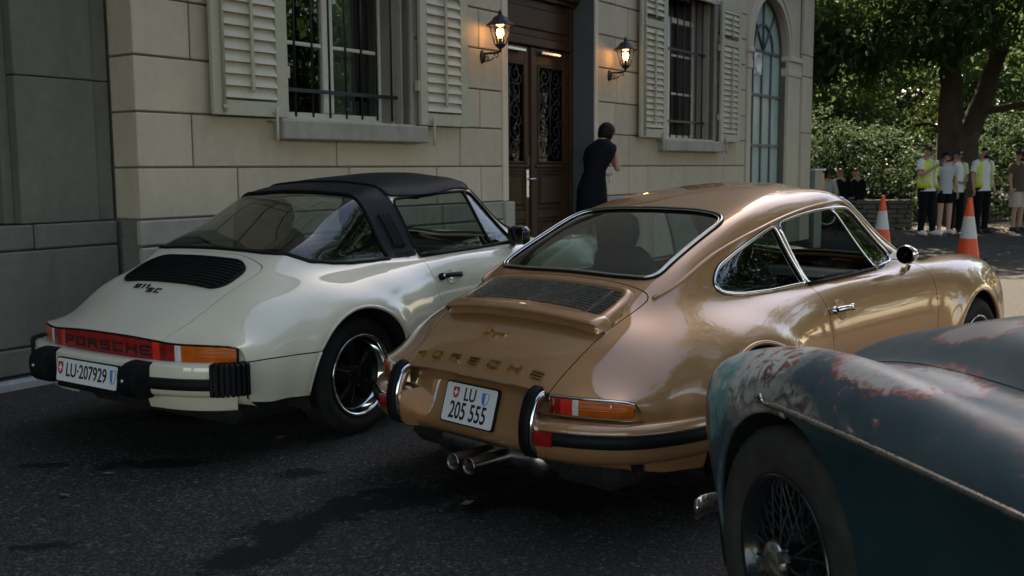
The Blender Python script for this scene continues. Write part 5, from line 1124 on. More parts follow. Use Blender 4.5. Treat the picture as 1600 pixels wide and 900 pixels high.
    GS = Surf(np.array(PV), np.array(PN), np.concatenate([np.c_[a_, b_, c_], np.c_[a_, c_, d_]]), XY); GS, _ = cut(GS, poly_sd(XY, gp)); link('grille_mesh', surf_mesh('grille_mesh', GS), M['gap'], lid)
    tube_along(GS, big_loop(GS), .006, .002, 'grille_frame', M['rubber'], lid)
    for k in range(11):
        x_ = -.385-.0215*k; yy = np.linspace(-.43, .43, 60); ins = poly_sd(np.c_[np.full(60, x_), yy], gp) < -.006; ym = abs(yy[ins]).max() if ins.any() else .3
        b = MB(); b.sweep([tuple(surf_at(FULL, x_, y_, True, .009)[0]) for y_ in np.linspace(-ym, ym, 13)], [(-.0055, -.005), (.0055, -.008), (.0060, -.003), (-.0050, .003)], smooth=False); b.build('slat', M['rubber'], lid)
    def letter(me, x, y, mat, lift=.002, nm='letter'):
        p, n_ = surf_at(FULL, x, y, True, lift); n_ = Vector(n_); X = Vector((0, -1, 0)); X = (X-n_*X.dot(n_)).normalized(); o = link(nm, me, mat, lid); frame(o, X, n_.cross(X), n_, p)
    for ch, y_, dx in (('9', .185, 0), ('1', .135, 0), ('1', .098, 0), ('S', .052, -.022), ('C', -.012, -.022)): letter(stroke_letter(ch, .036, .028, .0062, .005), -.650+dx, y_, M['black_gloss'])
    # tail: recess, full-width lamp band
    ed = [(p, v) for p, v in zip(EDGE, EV) if abs(v) <= 7.4]; lev = [(.0, 0), (.02, -.004), (.03, -.02), (.03, -.14), (.03, -.24), (.10, -.30)]; vs = []
    for p, v in ed:
        for dx, dz in lev: vs.append((p[0]+dx, p[1], p[2]-.002+dz))
    n_ = len(lev); b = MB(); b.add(vs, [(i*n_+j, i*n_+j+1, (i+1)*n_+j+1, (i+1)*n_+j) for i in range(len(ed)-1) for j in range(n_-1)], True); b.build('rear_panel', P, car)
    path = np.array([p for p, v in zip(EDGE, EV) if -.001 <= v < 7.25]); path = resample(path, .008); yy = np.r_[0, np.cumsum(np.linalg.norm(np.diff(path[:, :2], axis=0), axis=1))]
    def band(a, c, nm, mat, parent, sy, o0=-.02, o1=.008, zt=-.012, zb=.505, e=.004):
        fr = np.linspace(a, c, 18); pp = np.c_[[np.interp(fr, yy, path[:, i]) for i in range(3)]].T; T = np.gradient(pp[:, :2], axis=0); T /= np.linalg.norm(T, axis=1)[:, None]; Nn = np.c_[-T[:, 1], T[:, 0]]; vs = []
        for k in range(len(pp)):
            z1 = pp[k, 2]+zt
            for (o_, z_) in ((o0, zb), (o1-e, zb), (o1, zb+e), (o1, z1-e), (o1-e, z1), (o0, z1)): vs.append((pp[k, 0]+Nn[k, 0]*o_, (pp[k, 1]+Nn[k, 1]*o_)*sy, z_))
        b = MB(); m = 6; fs = [(i*m+j, (i+1)*m+j, (i+1)*m+(j+1) % m, i*m+(j+1) % m) for i in range(len(pp)-1) for j in range(m)]+[tuple(range(m)), tuple(reversed(range((len(pp)-1)*m, len(pp)*m)))]
        if sy < 0: fs = [f_[::-1] for f_ in fs]
        b.add(vs, fs, True); o = b.build(nm, M[mat], parent); autosmooth(o, 50); return o
    tot = yy[-1]; refl = thing('rear_reflector', None, None); refl.parent = car
    for sy in (-1, 1):
        band(0, .36, 'reflector_panel', 'red_dark' if False else 'red', refl, sy, zb=.505); band(.362, .408, 'reflector_panel', 'red_bright', refl, sy) ; band(0, tot, 'lamp_seal', 'rubber', refl, sy, -.025, .003, -.002, .490)
        lamp = thing('tail_lamp', None, None); lamp.parent = car; band(.412, .445, 'lens', 'red_dark', lamp, sy); band(.447, .50, 'lens', 'red', lamp, sy); band(.50, .535, 'lens', 'clear', lamp, sy); band(.536, tot-.012, 'lens', 'amber', lamp, sy)
    zc = .548
    for ch, y_ in zip('PORSCHE', np.linspace(.315, -.315, 7)):
        x_ = np.interp(abs(y_), path[:, 1], path[:, 0])-.0085; sl = math.atan((np.interp(abs(y_)+.05, path[:, 1], path[:, 0])-np.interp(max(0, abs(y_)-.05), path[:, 1], path[:, 0]))/.1)*(1 if y_ > 0 else -1)
        o = link('letter', stroke_letter(ch, .066, .040, .0105, .002), M['ink'], refl); frame(o, Vector((math.sin(-sl), -math.cos(sl), 0)).normalized(), (0, 0, 1), Vector((-math.cos(sl), math.sin(sl), 0)).normalized(), (x_-.0003, y_, zc))
    # bumper
    bp = plan_path([(-1.075, 0.0), (-1.07, .20), (-1.055, .38), (-1.025, .52), (-.985, .63), (-.945, .705), (-.915, .755)], 50); side = plan_path([(-.932, .730), (-.905, .772), (-.875, .800), (-.835, .822), (-.795, .835)], 24)
    for sy in (-1, 1):
        bu = ribbon(bp, [(-.14, .498), (-.06, .512), (-.02, .508), (-.004, .496), (.0, .47), (.0, .385), (-.006, .365), (-.02, .352), (-.05, .345), (-.14, .345)], 'rear_bumper', P, car, sy)
        ribbon(bp[20:-2], [(-.002, .388), (.016, .390), (.022, .398), (.022, .434), (.016, .442), (-.002, .444)], 'rubber_strip', M['rubber'], bu, sy)
        be = thing('bumper_bellows', None, None); be.parent = car; n_ = 8
        for k in range(n_):
            i0 = int(k*len(side)/n_); seg_ = side[i0:i0+3]
            if len(seg_) >= 3: ribbon(seg_, [(-.05, .358), (.008, .358), (.018, .368), (.018, .504), (.008, .514), (-.05, .514)], 'bellow_fold', M['rubber'], be, sy)
        ribbon(side, [(-.06, .366), (-.006, .366), (-.006, .504), (-.06, .504)], 'bellow_core', M['rubber'], be, sy)
        # valance under the bumper
        vp = plan_path([(-.985, .33), (-.965, .48), (-.92, .61), (-.86, .70), (-.80, .755)], 24); ribbon(vp, [(-.05, .352), (.0, .352), (.0, .31), (-.012, .275), (-.05, .262)], 'rear_valance', P, car, sy)
        # guards
        gd = MB(); w = .060; pr = [(-1.02, .515), (-1.085, .510), (-1.136, .482), (-1.144, .44), (-1.138, .378), (-1.11, .345), (-1.02, .338)]; y_ = .372*sy
        prof = round_poly(pr, .02, 4); gd.prism([(a, c) for a, c in prof], y_-w, y_+w, 'y'); o = gd.build('bumper_guard', M['rubber'], car); bm_mod = o.modifiers.new('b', 'BEVEL'); bm_mod.width = .008; bm_mod.segments = 2; bm_mod.limit_method = 'ANGLE'
        gd = MB(); gd.lathe([(.011, -1.143), (.011, -1.149), (.007, -1.153), (0, -1.154)], 12, 'x', (0, y_+.012, .43)); gd.build('plate_lamp', M['satin_alu'], o)
    plate(car, (-1.088, .25, .476), (-1.088, -.25, .476), (-1.104, -.25, .364), (-1.104, .25, .364), [('LU·207929', -.002, 0.0, .096, .80)], [(-.218, .008, .042, .064, 'cross'), (.216, .004, .044, .068, 'blue')])
    b = MB(); b.box((-1.11, -.24, .335), (-1.09, .24, .356), .004); b.build('plate_holder', M['rubber'], car)
    c0 = Vector((1.58, -.755, .975)); b = MB(); b.box((-.05, -.075, -.062), (.05, .075, .062), .028); b.v = [(x*(1-.25*max(0, x)/.05), y, z) for x, y, z in b.v]; o = b.build('door_mirror', M['black_gloss'], car); o.location = c0; bm_ = o.modifiers.new('b', 'BEVEL'); bm_.width = .015; bm_.segments = 3
    b = MB(); b.box((-.0525, -.058, -.046), (-.0505, .058, .046)); b.build('mirror_glass', M['chrome'], o); b = MB(); b.tube([(.02, .05, -.05), (.03, .09, -.07)], .02, 8); b.build('mirror_foot', M['black_gloss'], o)
    # interior mirror, wipers
    b = MB(); b.tube([(1.40, 0, 1.30), (1.36, 0, 1.25)], .008, 6); b.box((1.33, -.11, 1.21), (1.355, .11, 1.26), .01); b.build('rear_view_mirror', M['rubber'], car)
    for sy in (-1, 1):
        c1 = Vector((3.02, .565*sy, .645)); b = MB(); b.lathe([(.115, -.06), (.112, .0), (.10, .022), (.06, .045), (0, .055)], 24, 'x', tuple(c1)); b.build('head_lamp', M['clear'], car)
        fp = plan_path([(3.26, .0), (3.24, .30), (3.16, .52), (3.02, .68), (2.84, .77)], 30)[::-1]; ribbon(fp, [(-.06, .34), (.0, .34), (.012, .38), (.012, .46), (.0, .51), (-.06, .52)], 'front_bumper', P, car, sy)
    for sy in (-1, 1): fuchs_wheel(car, (0.005, .705*sy, .316), sy, .316, .222, .215); fuchs_wheel(car, (2.33, .70*sy, .316), sy, .316, .222, .20)
    shell_misc(car, [(0, .325, .385), (2.33, .335, .375)], 0)
build_white()
# ------------------------------------------------------------------ vintage roadster with worn paint
t = NT('worn_paint'); co = t.co('Object'); sx = t.n('ShaderNodeSeparateXYZ'); t.l(co, sx.inputs[0])
def _math(t, op, a, b=None):
    m = t.n('ShaderNodeMath', operation=op)
    for i, v in enumerate((a, b)):
        if v is None: continue
        if hasattr(v, 'node'): t.l(v, m.inputs[i])
        else: m.inputs[i].default_value = v
    return m.outputs[0]
def blob(t, co, c, r, nz, k=.9):
    """noisy blob mask around an object-space point"""
    v = t.n('ShaderNodeVectorMath', operation='DISTANCE'); mp = t.n('ShaderNodeMapping'); mp.inputs['Scale'].default_value = tuple(1/x for x in r); t.l(co, mp.inputs[0]); t.l(mp.outputs[0], v.inputs[0]); v.inputs[1].default_value = tuple(a/b for a, b in zip(c, r))
    return _math(t, 'ADD', v.outputs['Value'], _math(t, 'MULTIPLY', _math(t, 'SUBTRACT', nz, .5), k))
n1 = t.noise(6, 7, .68, co, .6); n2 = t.noise(22, 6, .7, co, .8); n3 = t.noise(2.5, 5, .6, co, .3); n4 = t.noise(60, 5, .7, co); mixn = t.mix(.4, n1, n2)
base = t.ramp(n3, [(.3, (.042, .074, .088)), (.55, (.064, .100, .112)), (.8, (.092, .124, .132))])
base = t.mix(t.ramp(n2, [(.62, 0.0), (.72, .5)]), base, (.18, .20, .205))
# scratches down to red primer, spread over the upper panels
base = t.mix(t.ramp(n1, [(.56, 0.0), (.70, .35)]), base, (.20, .215, .21)); base = t.mix(t.ramp(mixn, [(.575, 0.0), (.605, .75)]), base, (.30, .095, .07)); base = t.mix(t.ramp(mixn, [(.605, 0.0), (.635, 1.0)]), base, (.50, .46, .41))
b1 = blob(t, co, (-.26, .53, .91), (.27, .17, .15), mixn, 1.9); base = t.mix(t.ramp(b1, [(.84, 1.0), (.90, 0.0)]), base, (.33, .075, .07)); base = t.mix(t.ramp(b1, [(.70, 1.0), (.84, 0.0)]), base, t.ramp(n2, [(.38, (.46, .34, .30)), (.5, (.50, .47, .42)), (.62, (.40, .40, .38))]))
for (c_, r_) in (((-.12, .22, .98), (.22, .10, .12)), ((-.62, .16, 1.03), (.30, .10, .10)), ((-.95, .50, .90), (.22, .06, .10)), ((-.05, .45, .90), (.12, .05, .08))):
    b9 = blob(t, co, c_, r_, mixn, 2.2); base = t.mix(t.ramp(b9, [(.80, .9), (.90, 0.0)]), base, (.34, .12, .09)); base = t.mix(t.ramp(b9, [(.66, .8), (.80, 0.0)]), base, (.40, .36, .33))
b2 = blob(t, co, (.20, .60, .86), (.26, .28, .22), mixn, 1.5); base = t.mix(t.ramp(b2, [(.86, 1.0), (.95, 0.0)]), base, (.20, .22, .21)); base = t.mix(t.ramp(b2, [(.70, 1.0), (.80, 0.0)]), base, t.ramp(n2, [(.33, (.18, .05, .045)), (.44, (.33, .12, .09)), (.48, (.54, .52, .47)), (.62, (.66, .64, .58))]))
b3 = blob(t, co, (.46, .58, .80), (.20, .30, .24), mixn, 1.2); base = t.mix(t.ramp(b3, [(.95, 1.0), (1.0, 0.0)]), base, t.ramp(n1, [(.32, (.02, .13, .15)), (.45, (.14, .38, .37)), (.58, (.55, .60, .55))]))
b4 = blob(t, co, (.60, .64, .52), (.19, .20, .34), mixn, 1.0); base = t.mix(t.ramp(b4, [(.97, 1.0), (1.0, 0.0)]), base, t.ramp(n2, [(.32, (.09, .025, .025)), (.52, (.22, .07, .06)), (.66, (.42, .34, .30))]))
b5 = blob(t, co, (.02, .70, .76), (.30, .12, .11), n2, 1.2); base = t.mix(t.ramp(b5, [(.75, .9), (.9, 0.0)]), base, t.ramp(n2, [(.4, (.09, .035, .035)), (.5, (.28, .26, .22)), (.6, (.42, .40, .35))]))
t.set(color=base, rough=t.ramp(mixn, [(.4, .31), (.6, .46), (.68, .62)]), metal=0.0, spec=.55, coat=.0, coat_rough=.3, normal=t.bump(mixn, .08, .004)); M['worn'] = t.m
M['worn_side'] = simple('dark_teal_paint', (.013, .046, .056), .34, coat=.35, var=.2, nscale=5)
t = NT('pitted_chrome'); n_ = t.noise(40, 6, .7); t.set(color=t.ramp(n_, [(.45, (.62, .60, .56)), (.62, (.30, .20, .14))]), metal=t.ramp(n_, [(.5, 1.0), (.66, .3)]), rough=t.ramp(n_, [(.4, .18), (.65, .6)])); M['pitted'] = t.m
VNET = [
 [(.66,0,.58),(.66,.12,.57),(.66,.22,.55),(.66,.34,.56),(.655,.46,.64),(.64,.55,.69),(.61,.61,.68),(.575,.645,.62),(.53,.655,.53),(.47,.65,.44),(.41,.63,.355)],
 [(.60,0,.72),(.60,.12,.71),(.60,.22,.68),(.60,.34,.67),(.60,.46,.735),(.59,.555,.770),(.565,.63,.755),(.53,.675,.69),(.49,.69,.58),(.43,.69,.46),(.37,.67,.35)],
 _row(.42,.86,[(.14,.85),(.25,.81),(.36,.78),(.47,.825),(.56,.850),(.65,.83),(.705,.755),(.72,.62),(.715,.45),(.69,.25)],[0,0,0,0,0,0,0,-.02,-.04,-.06,-.08]),
 _row(.15,.945,[(.15,.93),(.27,.885),(.38,.85),(.48,.885),(.57,.908),(.66,.885),(.72,.80),(.735,.65),(.73,.45),(.70,.22)]),
 _row(-.15,1.015,[(.17,1.0),(.30,.95),(.41,.895),(.50,.905),(.58,.925),(.665,.895),(.725,.80),(.735,.66),(.73,.45),(.70,.22)]),
 _row(-.60,1.045,[(.2,1.03),(.34,.98),(.44,.905),(.52,.895),(.59,.902),(.67,.875),(.73,.785),(.725,.66),(.72,.45),(.69,.2)]),
 _row(-1.1,1.05,[(.22,1.035),(.37,.985),(.46,.91),(.53,.885),(.60,.875),(.68,.845),(.735,.775),(.722,.65),(.715,.45),(.69,.2)]),
 _row(-1.8,.98,[(.24,.965),(.40,.93),(.49,.885),(.55,.865),(.61,.85),(.69,.82),(.74,.765),(.722,.64),(.715,.45),(.69,.2)]),
 _row(-2.5,.90,[(.24,.89),(.40,.87),(.49,.855),(.55,.87),(.61,.885),(.69,.865),(.745,.77),(.75,.64),(.74,.45),(.70,.25)]),
 _row(-3.0,.78,[(.22,.77),(.38,.75),(.47,.74),(.53,.76),(.59,.775),(.66,.75),(.71,.68),(.72,.57),(.71,.42),(.67,.28)]),
 _row(-3.35,.55,[(.2,.545),(.33,.535),(.42,.53),(.47,.54),(.52,.54),(.57,.53),(.60,.50),(.61,.46),(.60,.40),(.56,.32)]),
]
def wire_wheel(parent, loc, sy):
    wh = thing('wheel', None, None, loc, 0 if sy < 0 else math.pi); wh.parent = parent; R, rr, w = .36, .225, .155; h = w/2
    b = MB(); n = 144; prof = [(rr-.01, -h*.72, 0), (rr+.006, -h*.84, 0), (rr+.03, -h*.97, 0), (rr+.065, -h*1.0, 0), (R-.045, -h*.985, 0), (R-.022, -h*.93, 1), (R-.006, -h*.80, 1)]
    ribs = []
    for c in (-.52, -.17, .17, .52): ribs += [(R-.001, (c-.13)*h, 2), (R, (c+.13)*h, 2), (R-.010, (c+.15)*h, 2), (R-.010, (c+.20)*h, 2)]
    prof = prof+ribs[:-2]+[(a, -y, k) for (a, y, k) in reversed(prof)]; vs = []
    for (r, y, k) in prof:
        for i in range(n):
            a = 2*math.pi*i/n; rz = r; yy = y
            if k == 2: yy += (.05*h if (i//2) % 2 else -.05*h)
            if k == 1 and (i % 4 == 0): rz -= .007
            vs.append((rz*math.cos(a), yy, rz*math.sin(a)))
    m = len(prof); b.add(vs, [(i*n+k, i*n+(k+1) % n, (i+1)*n+(k+1) % n, (i+1)*n+k) for i in range(m-1) for k in range(n)], True); o = b.build('tyre', M['old_tyre'], wh); autosmooth(o, 38)
    b = MB(); b.lathe([(rr+.004, -h*.80), (rr+.008, -h*.90), (rr-.002, -h*.94), (rr-.012, -h*.84), (rr-.016, -h*.5), (rr-.034, -h*.3), (rr-.036, h*.3), (rr-.01, h*.8)], 56, 'y', caps=False); b.build('rim', M['black_gloss'], wh)
    b = MB(); b.lathe([(.034, h*.3), (.040, -h*.2), (.042, -h*.95), (.050, -h*1.0), (.050, -h*1.12), (.03, -h*1.16)], 24, 'y'); b.build('hub', M['black_gloss'], wh)
    sp = None; k = 0
    for ring, (nsp, y0, y1, tw, rh) in enumerate(((20, -.95, -.45, .34, .043), (40, -.1, -.32, .5, .040))):
        for i in range(nsp):
            a = 2*math.pi*i/nsp; a2 = a+tw*(1 if i % 2 else -1); b = MB(); b.tube([(rh*math.cos(a), y0*h, rh*math.sin(a)), ((rr-.02)*math.cos(a2), y1*h, (rr-.02)*math.sin(a2))], .0028, 5, caps=False); b.build('spoke', M['spoke'], wh)
    b = MB(); b.lathe([(.052, -h*1.02), (.056, -h*1.12), (.050, -h*1.25), (.038, -h*1.36), (.020, -h*1.42), (0, -h*1.43)], 24, 'y')
    for a in (.5, .5+math.pi):
        b.prism([(.03*math.cos(a-.5), .03*math.sin(a-.5)), (.082*math.cos(a-.20), .082*math.sin(a-.20)), (.085*math.cos(a+.2), .085*math.sin(a+.2)), (.03*math.cos(a+.5), .03*math.sin(a+.5))], -h*1.32, -h*1.12, 'y')
    b.build('spinner', M['pitted'], wh); b = MB(); b.lathe([(0, h*.2), (.15, h*.2), (.155, h*.7), (0, h*.7)], 24, 'y'); b.build('brake_drum', M['underbody'], wh)
M['spoke'] = simple('painted_spoke', (.06, .065, .07), .3, metal=.6, var=.3); M['old_tyre'] = simple('weathered_tyre', (.045, .040, .036), .75, var=.35, bump=.4, bscale=70)
def build_vintage():
    car = thing('vintage_roadster', 'old roadster with worn blue-grey paint, bare primer patches and black wire wheel', 'car', (1.397, 2.846, 0), RAD(105))
    A0 = (-.005, .40, .368); S = loft(VNET, 220, 72); FULL = S.copy()
    for (cx, cz, R) in (A0, (-2.58, .40, .368)):
        r = np.hypot(S.V[:, 0]-cx, S.V[:, 2]-cz)-R; S = cut(S, np.where((abs(S.A[:, 1]) > 6.0) & (S.V[:, 2] < .85), r, 1.0))[1]
    # side panels below the bright strip
    zs = lambda x: np.interp(x, [-3.2, -2, -.9, -.4, .0, .12], [.70, .74, .775, .782, .782, .772])
    LOW, S = cut(S, np.where((abs(S.A[:, 1]) > 5.5) & (S.V[:, 0] < -.02), S.V[:, 2]-zs(S.V[:, 0]), 1.0)); gaps = []
    bp = round_poly(mirror_poly([(.58, .20), (.3, .335), (-.2, .40), (-.7, .435), (-1.15, .445)]), [.1, .1, .1, .1, .04, .04, .1, .1, .1, .1])
    BON, g, S = gapcut(S, np.where(abs(S.A[:, 1]) < 4.5, poly_sd(S.V[:, :2], bp), 1.0), .0016); gaps.append(g)
    tp = round_poly(mirror_poly([(-1.35, .40), (-1.8, .46), (-2.2, .40)]), .1); TON, g, S = gapcut(S, np.where(abs(S.A[:, 1]) < 4.5, poly_sd(S.V[:, :2], tp), 1.0), .01); gaps.append(g)
    link('body_shell', surf_mesh('body_shell', S, .02), M['worn'], car); dark(gaps, 'panel_gap', car, -.018); link('bonnet', surf_mesh('bonnet', BON, .015, .002), M['worn'], car); link('tonneau_cover', surf_mesh('tonneau_cover', TON, .01, .006), M['black_vinyl'], car)
    for q_ in cut(LOW, LOW.V[:, 1]): link('side_panel', surf_mesh('side_panel', q_, .02, -.006), M['worn_side'], car)
    arch_lip(S, *A0, car, M['worn'], .010)
    for sy in (-1, 1):
        pts = []
        for x_ in np.r_[np.linspace(.10, .02, 5), np.linspace(0, -3.0, 70)]: p, n_ = side_at(FULL, x_, zs(x_), sy, .004); pts.append(tuple(p))
        b = MB(); b.tube([tuple(p) for p in smooth_line(pts, 2, False)], [.006]*3+[.0085]*(len(pts)-3), 8); p0 = Vector(pts[2]); b.tube([tuple(p0+Vector((.0, .002*sy, .0))), tuple(p0+Vector((.012, .006*sy, .018))), tuple(p0+Vector((.022, .004*sy, .004)))], [.006, .007, .004], 6); b.build('side_strip', M['pitted'], car)
    # chrome headlamp bead at the nose of each wing, quarter bumper
    for sy in (-1, 1):
        b = MB(); b.lathe([(.095, -.10), (.10, 0), (.092, .03), (.05, .055), (0, .062)], 24, 'x', (.62, .50*sy, .60)); b.build('head_lamp', M['chrome'], car)
        pth = plan_path([(.62, .20, .30), (.66, .40, .30), (.66, .58, .30), (.635, .64, .30), (.60, .668, .30)], 20); b = MB(); b.sweep([(x, y*sy, z) for x, y, z in pth], [(-.006, -.035), (.008, -.03), (.013, 0), (.008, .03), (-.006, .035)], smooth=True); b.build('bumper', M['pitted'], car)
    for sy in (-1, 1): wire_wheel(car, (0, .635*sy, .36), sy); wire_wheel(car, (-2.58, .635*sy, .36), sy)
    b = MB(); b.box((-3.0, -.55, .18), (.45, .55, .60), .08); b.build('underbody', M['underbody'], car)
    for wx in (0, -2.58):
        for sy in (-1, 1):
            b = MB(); n = 20; R = .385; vs = []
            for k in range(n+1):
                a = -.5+(math.pi+1)*k/n
                for yy in (.40, .70): vs.append((wx+R*math.cos(a), yy*sy, .40+R*math.sin(a)))
            b.add(vs, [(2*k, 2*k+1, 2*k+3, 2*k+2) for k in range(n)], True); b.box((wx-.38, min(.39*sy, .40*sy), .1), (wx+.38, max(.39*sy, .40*sy), .76)); b.build('wheel_well', M['underbody'], car)
build_vintage()
# ------------------------------------------------------------------ foliage
def leaf_mat(name, dark_, light, yellow=(.16, .17, .03)):
    t = NT(name); t.t.nodes.remove(t.b); co = t.co('Object'); n = t.noise(1.1, 4, .6, co); n2 = t.noise(14, 3, .6, co)
    c = t.ramp(n, [(.3, dark_), (.7, light)]); c = t.mix(t.ramp(n2, [(.55, 0.0), (.8, .5)]), c, yellow)
    df = t.n('ShaderNodeBsdfPrincipled'); df.inputs['Roughness'].default_value = .6; df.inputs['Specular IOR Level'].default_value = .12; t.l(c, df.inputs['Base Color'])
    tr = t.n('ShaderNodeBsdfTranslucent'); t.l(t.mix(.5, c, tuple(x*1.9 for x in light)), tr.inputs[0]); mx = t.n('ShaderNodeMixShader'); mx.inputs[0].default_value = .42; t.l(df.outputs[0], mx.inputs[1]); t.l(tr.outputs[0], mx.inputs[2]); t.l(mx.outputs[0], t.out.inputs[0]); return t.m
M['leaf'] = leaf_mat('tree_leaf', (.034, .078, .028), (.095, .155, .052), (.20, .19, .05)); M['leaf2'] = leaf_mat('shrub_leaf', (.014, .038, .016), (.052, .092, .036), (.12, .14, .05)); M['leaf3'] = leaf_mat('far_leaf', (.018, .048, .014), (.070, .110, .028), (.15, .16, .03))
M['bark'] = stone('bark', (.085, .062, .045), .35, 4, (.03, .024, .018), .7, .9)
def leaves(C, size, rng, droop=.3, flat=.0, aspect=.42, spread=None):
    """one folded leaf per centre; returns V, F (quads)"""
    n = len(C); az = rng.uniform(0, 2*math.pi, n); el = rng.normal(-droop, .55, n); D = np.c_[np.cos(az)*np.cos(el), np.sin(az)*np.cos(el), np.sin(el)]
    if spread is not None: D = D*.45+spread; D /= np.linalg.norm(D, axis=1)[:, None]
    up = np.c_[rng.normal(0, .45, n), rng.normal(0, .45, n), np.ones(n)]; S_ = np.cross(D, up); S_ /= np.linalg.norm(S_, axis=1)[:, None]+1e-9; U = np.cross(S_, D)
    L = (size*rng.uniform(.6, 1.25, n))[:, None]; W = L*aspect; V = np.stack([C-D*L*.5, C+S_*W*.5+U*W*.18+D*L*.05, C+D*L*.5-U*L*.08, C-S_*W*.5+U*W*.18+D*L*.05], 1).reshape(-1, 3)
    return V, np.arange(4*n).reshape(n, 4)
def clump_points(ell, n, rng, shell=.55, nclump=40, csize=.35):
    """points gathered in clumps through ellipsoids ((c), (r)); outer clumps favoured"""
    P = []
    vol = np.array([r[0]*r[1]*r[2] for c, r in ell])**(2/3); k = np.maximum(1, (vol/vol.sum()*n).astype(int))
    for (c, r), m in zip(ell, k):
        nc = max(6, int(nclump*(r[0]*r[1]*r[2])**(1/3))); d = rng.normal(size=(nc, 3)); d /= np.linalg.norm(d, axis=1)[:, None]; rad = (shell+(1-shell)*rng.random(nc))**.6; cc = np.array(c)+d*rad[:, None]*np.array(r)
        i = rng.integers(0, nc, m); s = csize*rng.uniform(.5, 1.4, nc)[i]; P.append(cc[i]+rng.normal(size=(m, 3))*s[:, None]*[1, 1, .55])
    return np.concatenate(P)
def foliage(name, ell, n, size, mat, parent, rng, clip=None, **kw):
    kl = {k: kw.pop(k) for k in ('droop', 'aspect') if k in kw}; C = clump_points(ell, n, rng, **kw)
    if clip is not None: C = C[clip(C)]
    V, F = leaves(C, size, rng, **kl); return link(name, np_mesh(name, V, F), mat, parent)
def limb(mb, a, b, r0, r1, rng, n=7, wob=.12, bend=(0, 0, 0)):
    a, b = np.array(a, float), np.array(b, float); pts = []; L = np.linalg.norm(b-a)
    for i in range(n+1):
        t = i/n; pts.append(tuple(a+(b-a)*t+np.array(bend)*4*t*(1-t)+(rng.normal(size=3)*wob*L*.12*(0 < i < n)))); 
    mb.tube(pts, [r0+(r1-r0)*(i/n)**.8 for i in range(n+1)], 12, caps=False); return pts
def tree(name, label, loc, h, r, crown, n, size, mat, seed, group=None, trunk_to=None, **kw):
    rng = np.random.default_rng(seed); T = thing(name, label, 'tree', loc, 0, group); b = MB(); zt = h
    pts = limb(b, (0, 0, -.1), (rng.uniform(-.3, .3), rng.uniform(-.3, .3), zt), r, r*.55, rng, 8, .2)
    for k in range(7):
        c, rr = crown[k % len(crown)]; a = rng.uniform(0, 2*math.pi); e = (c[0]+rr[0]*.6*math.cos(a), c[1]+rr[1]*.6*math.sin(a), c[2]+rr[2]*rng.uniform(-.2, .5)); limb(b, pts[-1 if k > 2 else -3], e, r*.38, r*.06, rng, 6, .25)
    b.build('trunk', M['bark'], T); foliage('crown', crown, n, size, M[mat], T, rng, **kw); return T
rng = np.random.default_rng(11)
# the big tree behind the people: forked trunk, low arching branch
bt = thing('broad_tree', 'big broad-leaved tree with thick forked dark trunk behind the people', 'tree', (10.75, 25.0, 0)); b = MB()
limb(b, (0, 0, -.2), (-.05, 0, 2.2), .56, .46, rng, 6, .05); limb(b, (-.12, 0, 2.0), (-.45, .1, 5.2), .30, .22, rng, 7, .12); limb(b, (.16, 0, 2.0), (1.0, .2, 4.3), .27, .19, rng, 7, .12); limb(b, (1.0, .2, 4.3), (1.6, .4, 7.5), .19, .10, rng, 6, .2); limb(b, (-.45, .1, 5.2), (-1.2, -.4, 8.2), .22, .10, rng, 6, .2)
limb(b, (.3, 0, 2.55), (3.2, -.4, 2.3), .10, .045, rng, 10, .05, (0, 0, .42))
for e in ((-4.5, -1.5, 5.6), (-3.2, 1.5, 7), (3.8, -2, 6.2), (4.5, 1.5, 6.5), (.2, -4.2, 5.6), (1.5, 3, 8), (-2.5, -3.4, 5.2)): limb(b, (-.3, 0, 4.6), e, .14, .03, rng, 7, .2)
b.build('trunk', M['bark'], bt)
ell = [((0, 0, 7.6), (6.4, 4.6, 3.3)), ((-3.6, -2.2, 5.5), (3.4, 2.4, 1.5)), ((-4.4, .5, 5.2), (2.6, 2.6, 1.7)), ((2.8, -2.6, 5.6), (3.2, 2.2, 1.3)), ((4.6, .5, 5.6), (2.6, 2.6, 1.6)), ((-.4, -3.0, 5.7), (2.4, 1.8, 1.0)), ((-6.3, -1.0, 4.9), (1.8, 2.0, 1.5))]
foliage('crown', ell, 52000, .26, M['leaf'], bt, rng, droop=.45, nclump=60, csize=.42, aspect=.36)
foliage('crown', [((-5.6, .5, 4.0), (2.6, 2.0, 1.3)), ((-3.0, .8, 4.3), (2.4, 1.6, 1.0)), ((3.6, .8, 4.4), (2.2, 1.5, .9)), ((-1.4, -1.0, 4.6), (2.0, 1.2, .8))], 15000, .24, M['leaf'], bt, rng, droop=.45, nclump=46, csize=.34, aspect=.38)
foliage('crown', [((-5.2, -2.0, 4.1), (2.2, 1.6, .7)), ((-2.4, -2.5, 4.35), (2.4, 1.2, .55)), ((2.0, -2.2, 4.5), (2.2, 1.2, .5)), ((4.2, -1.5, 4.5), (1.8, 1.2, .6))], 5200, .26, M['leaf'], bt, rng, droop=.5, nclump=26, csize=.30, aspect=.36)
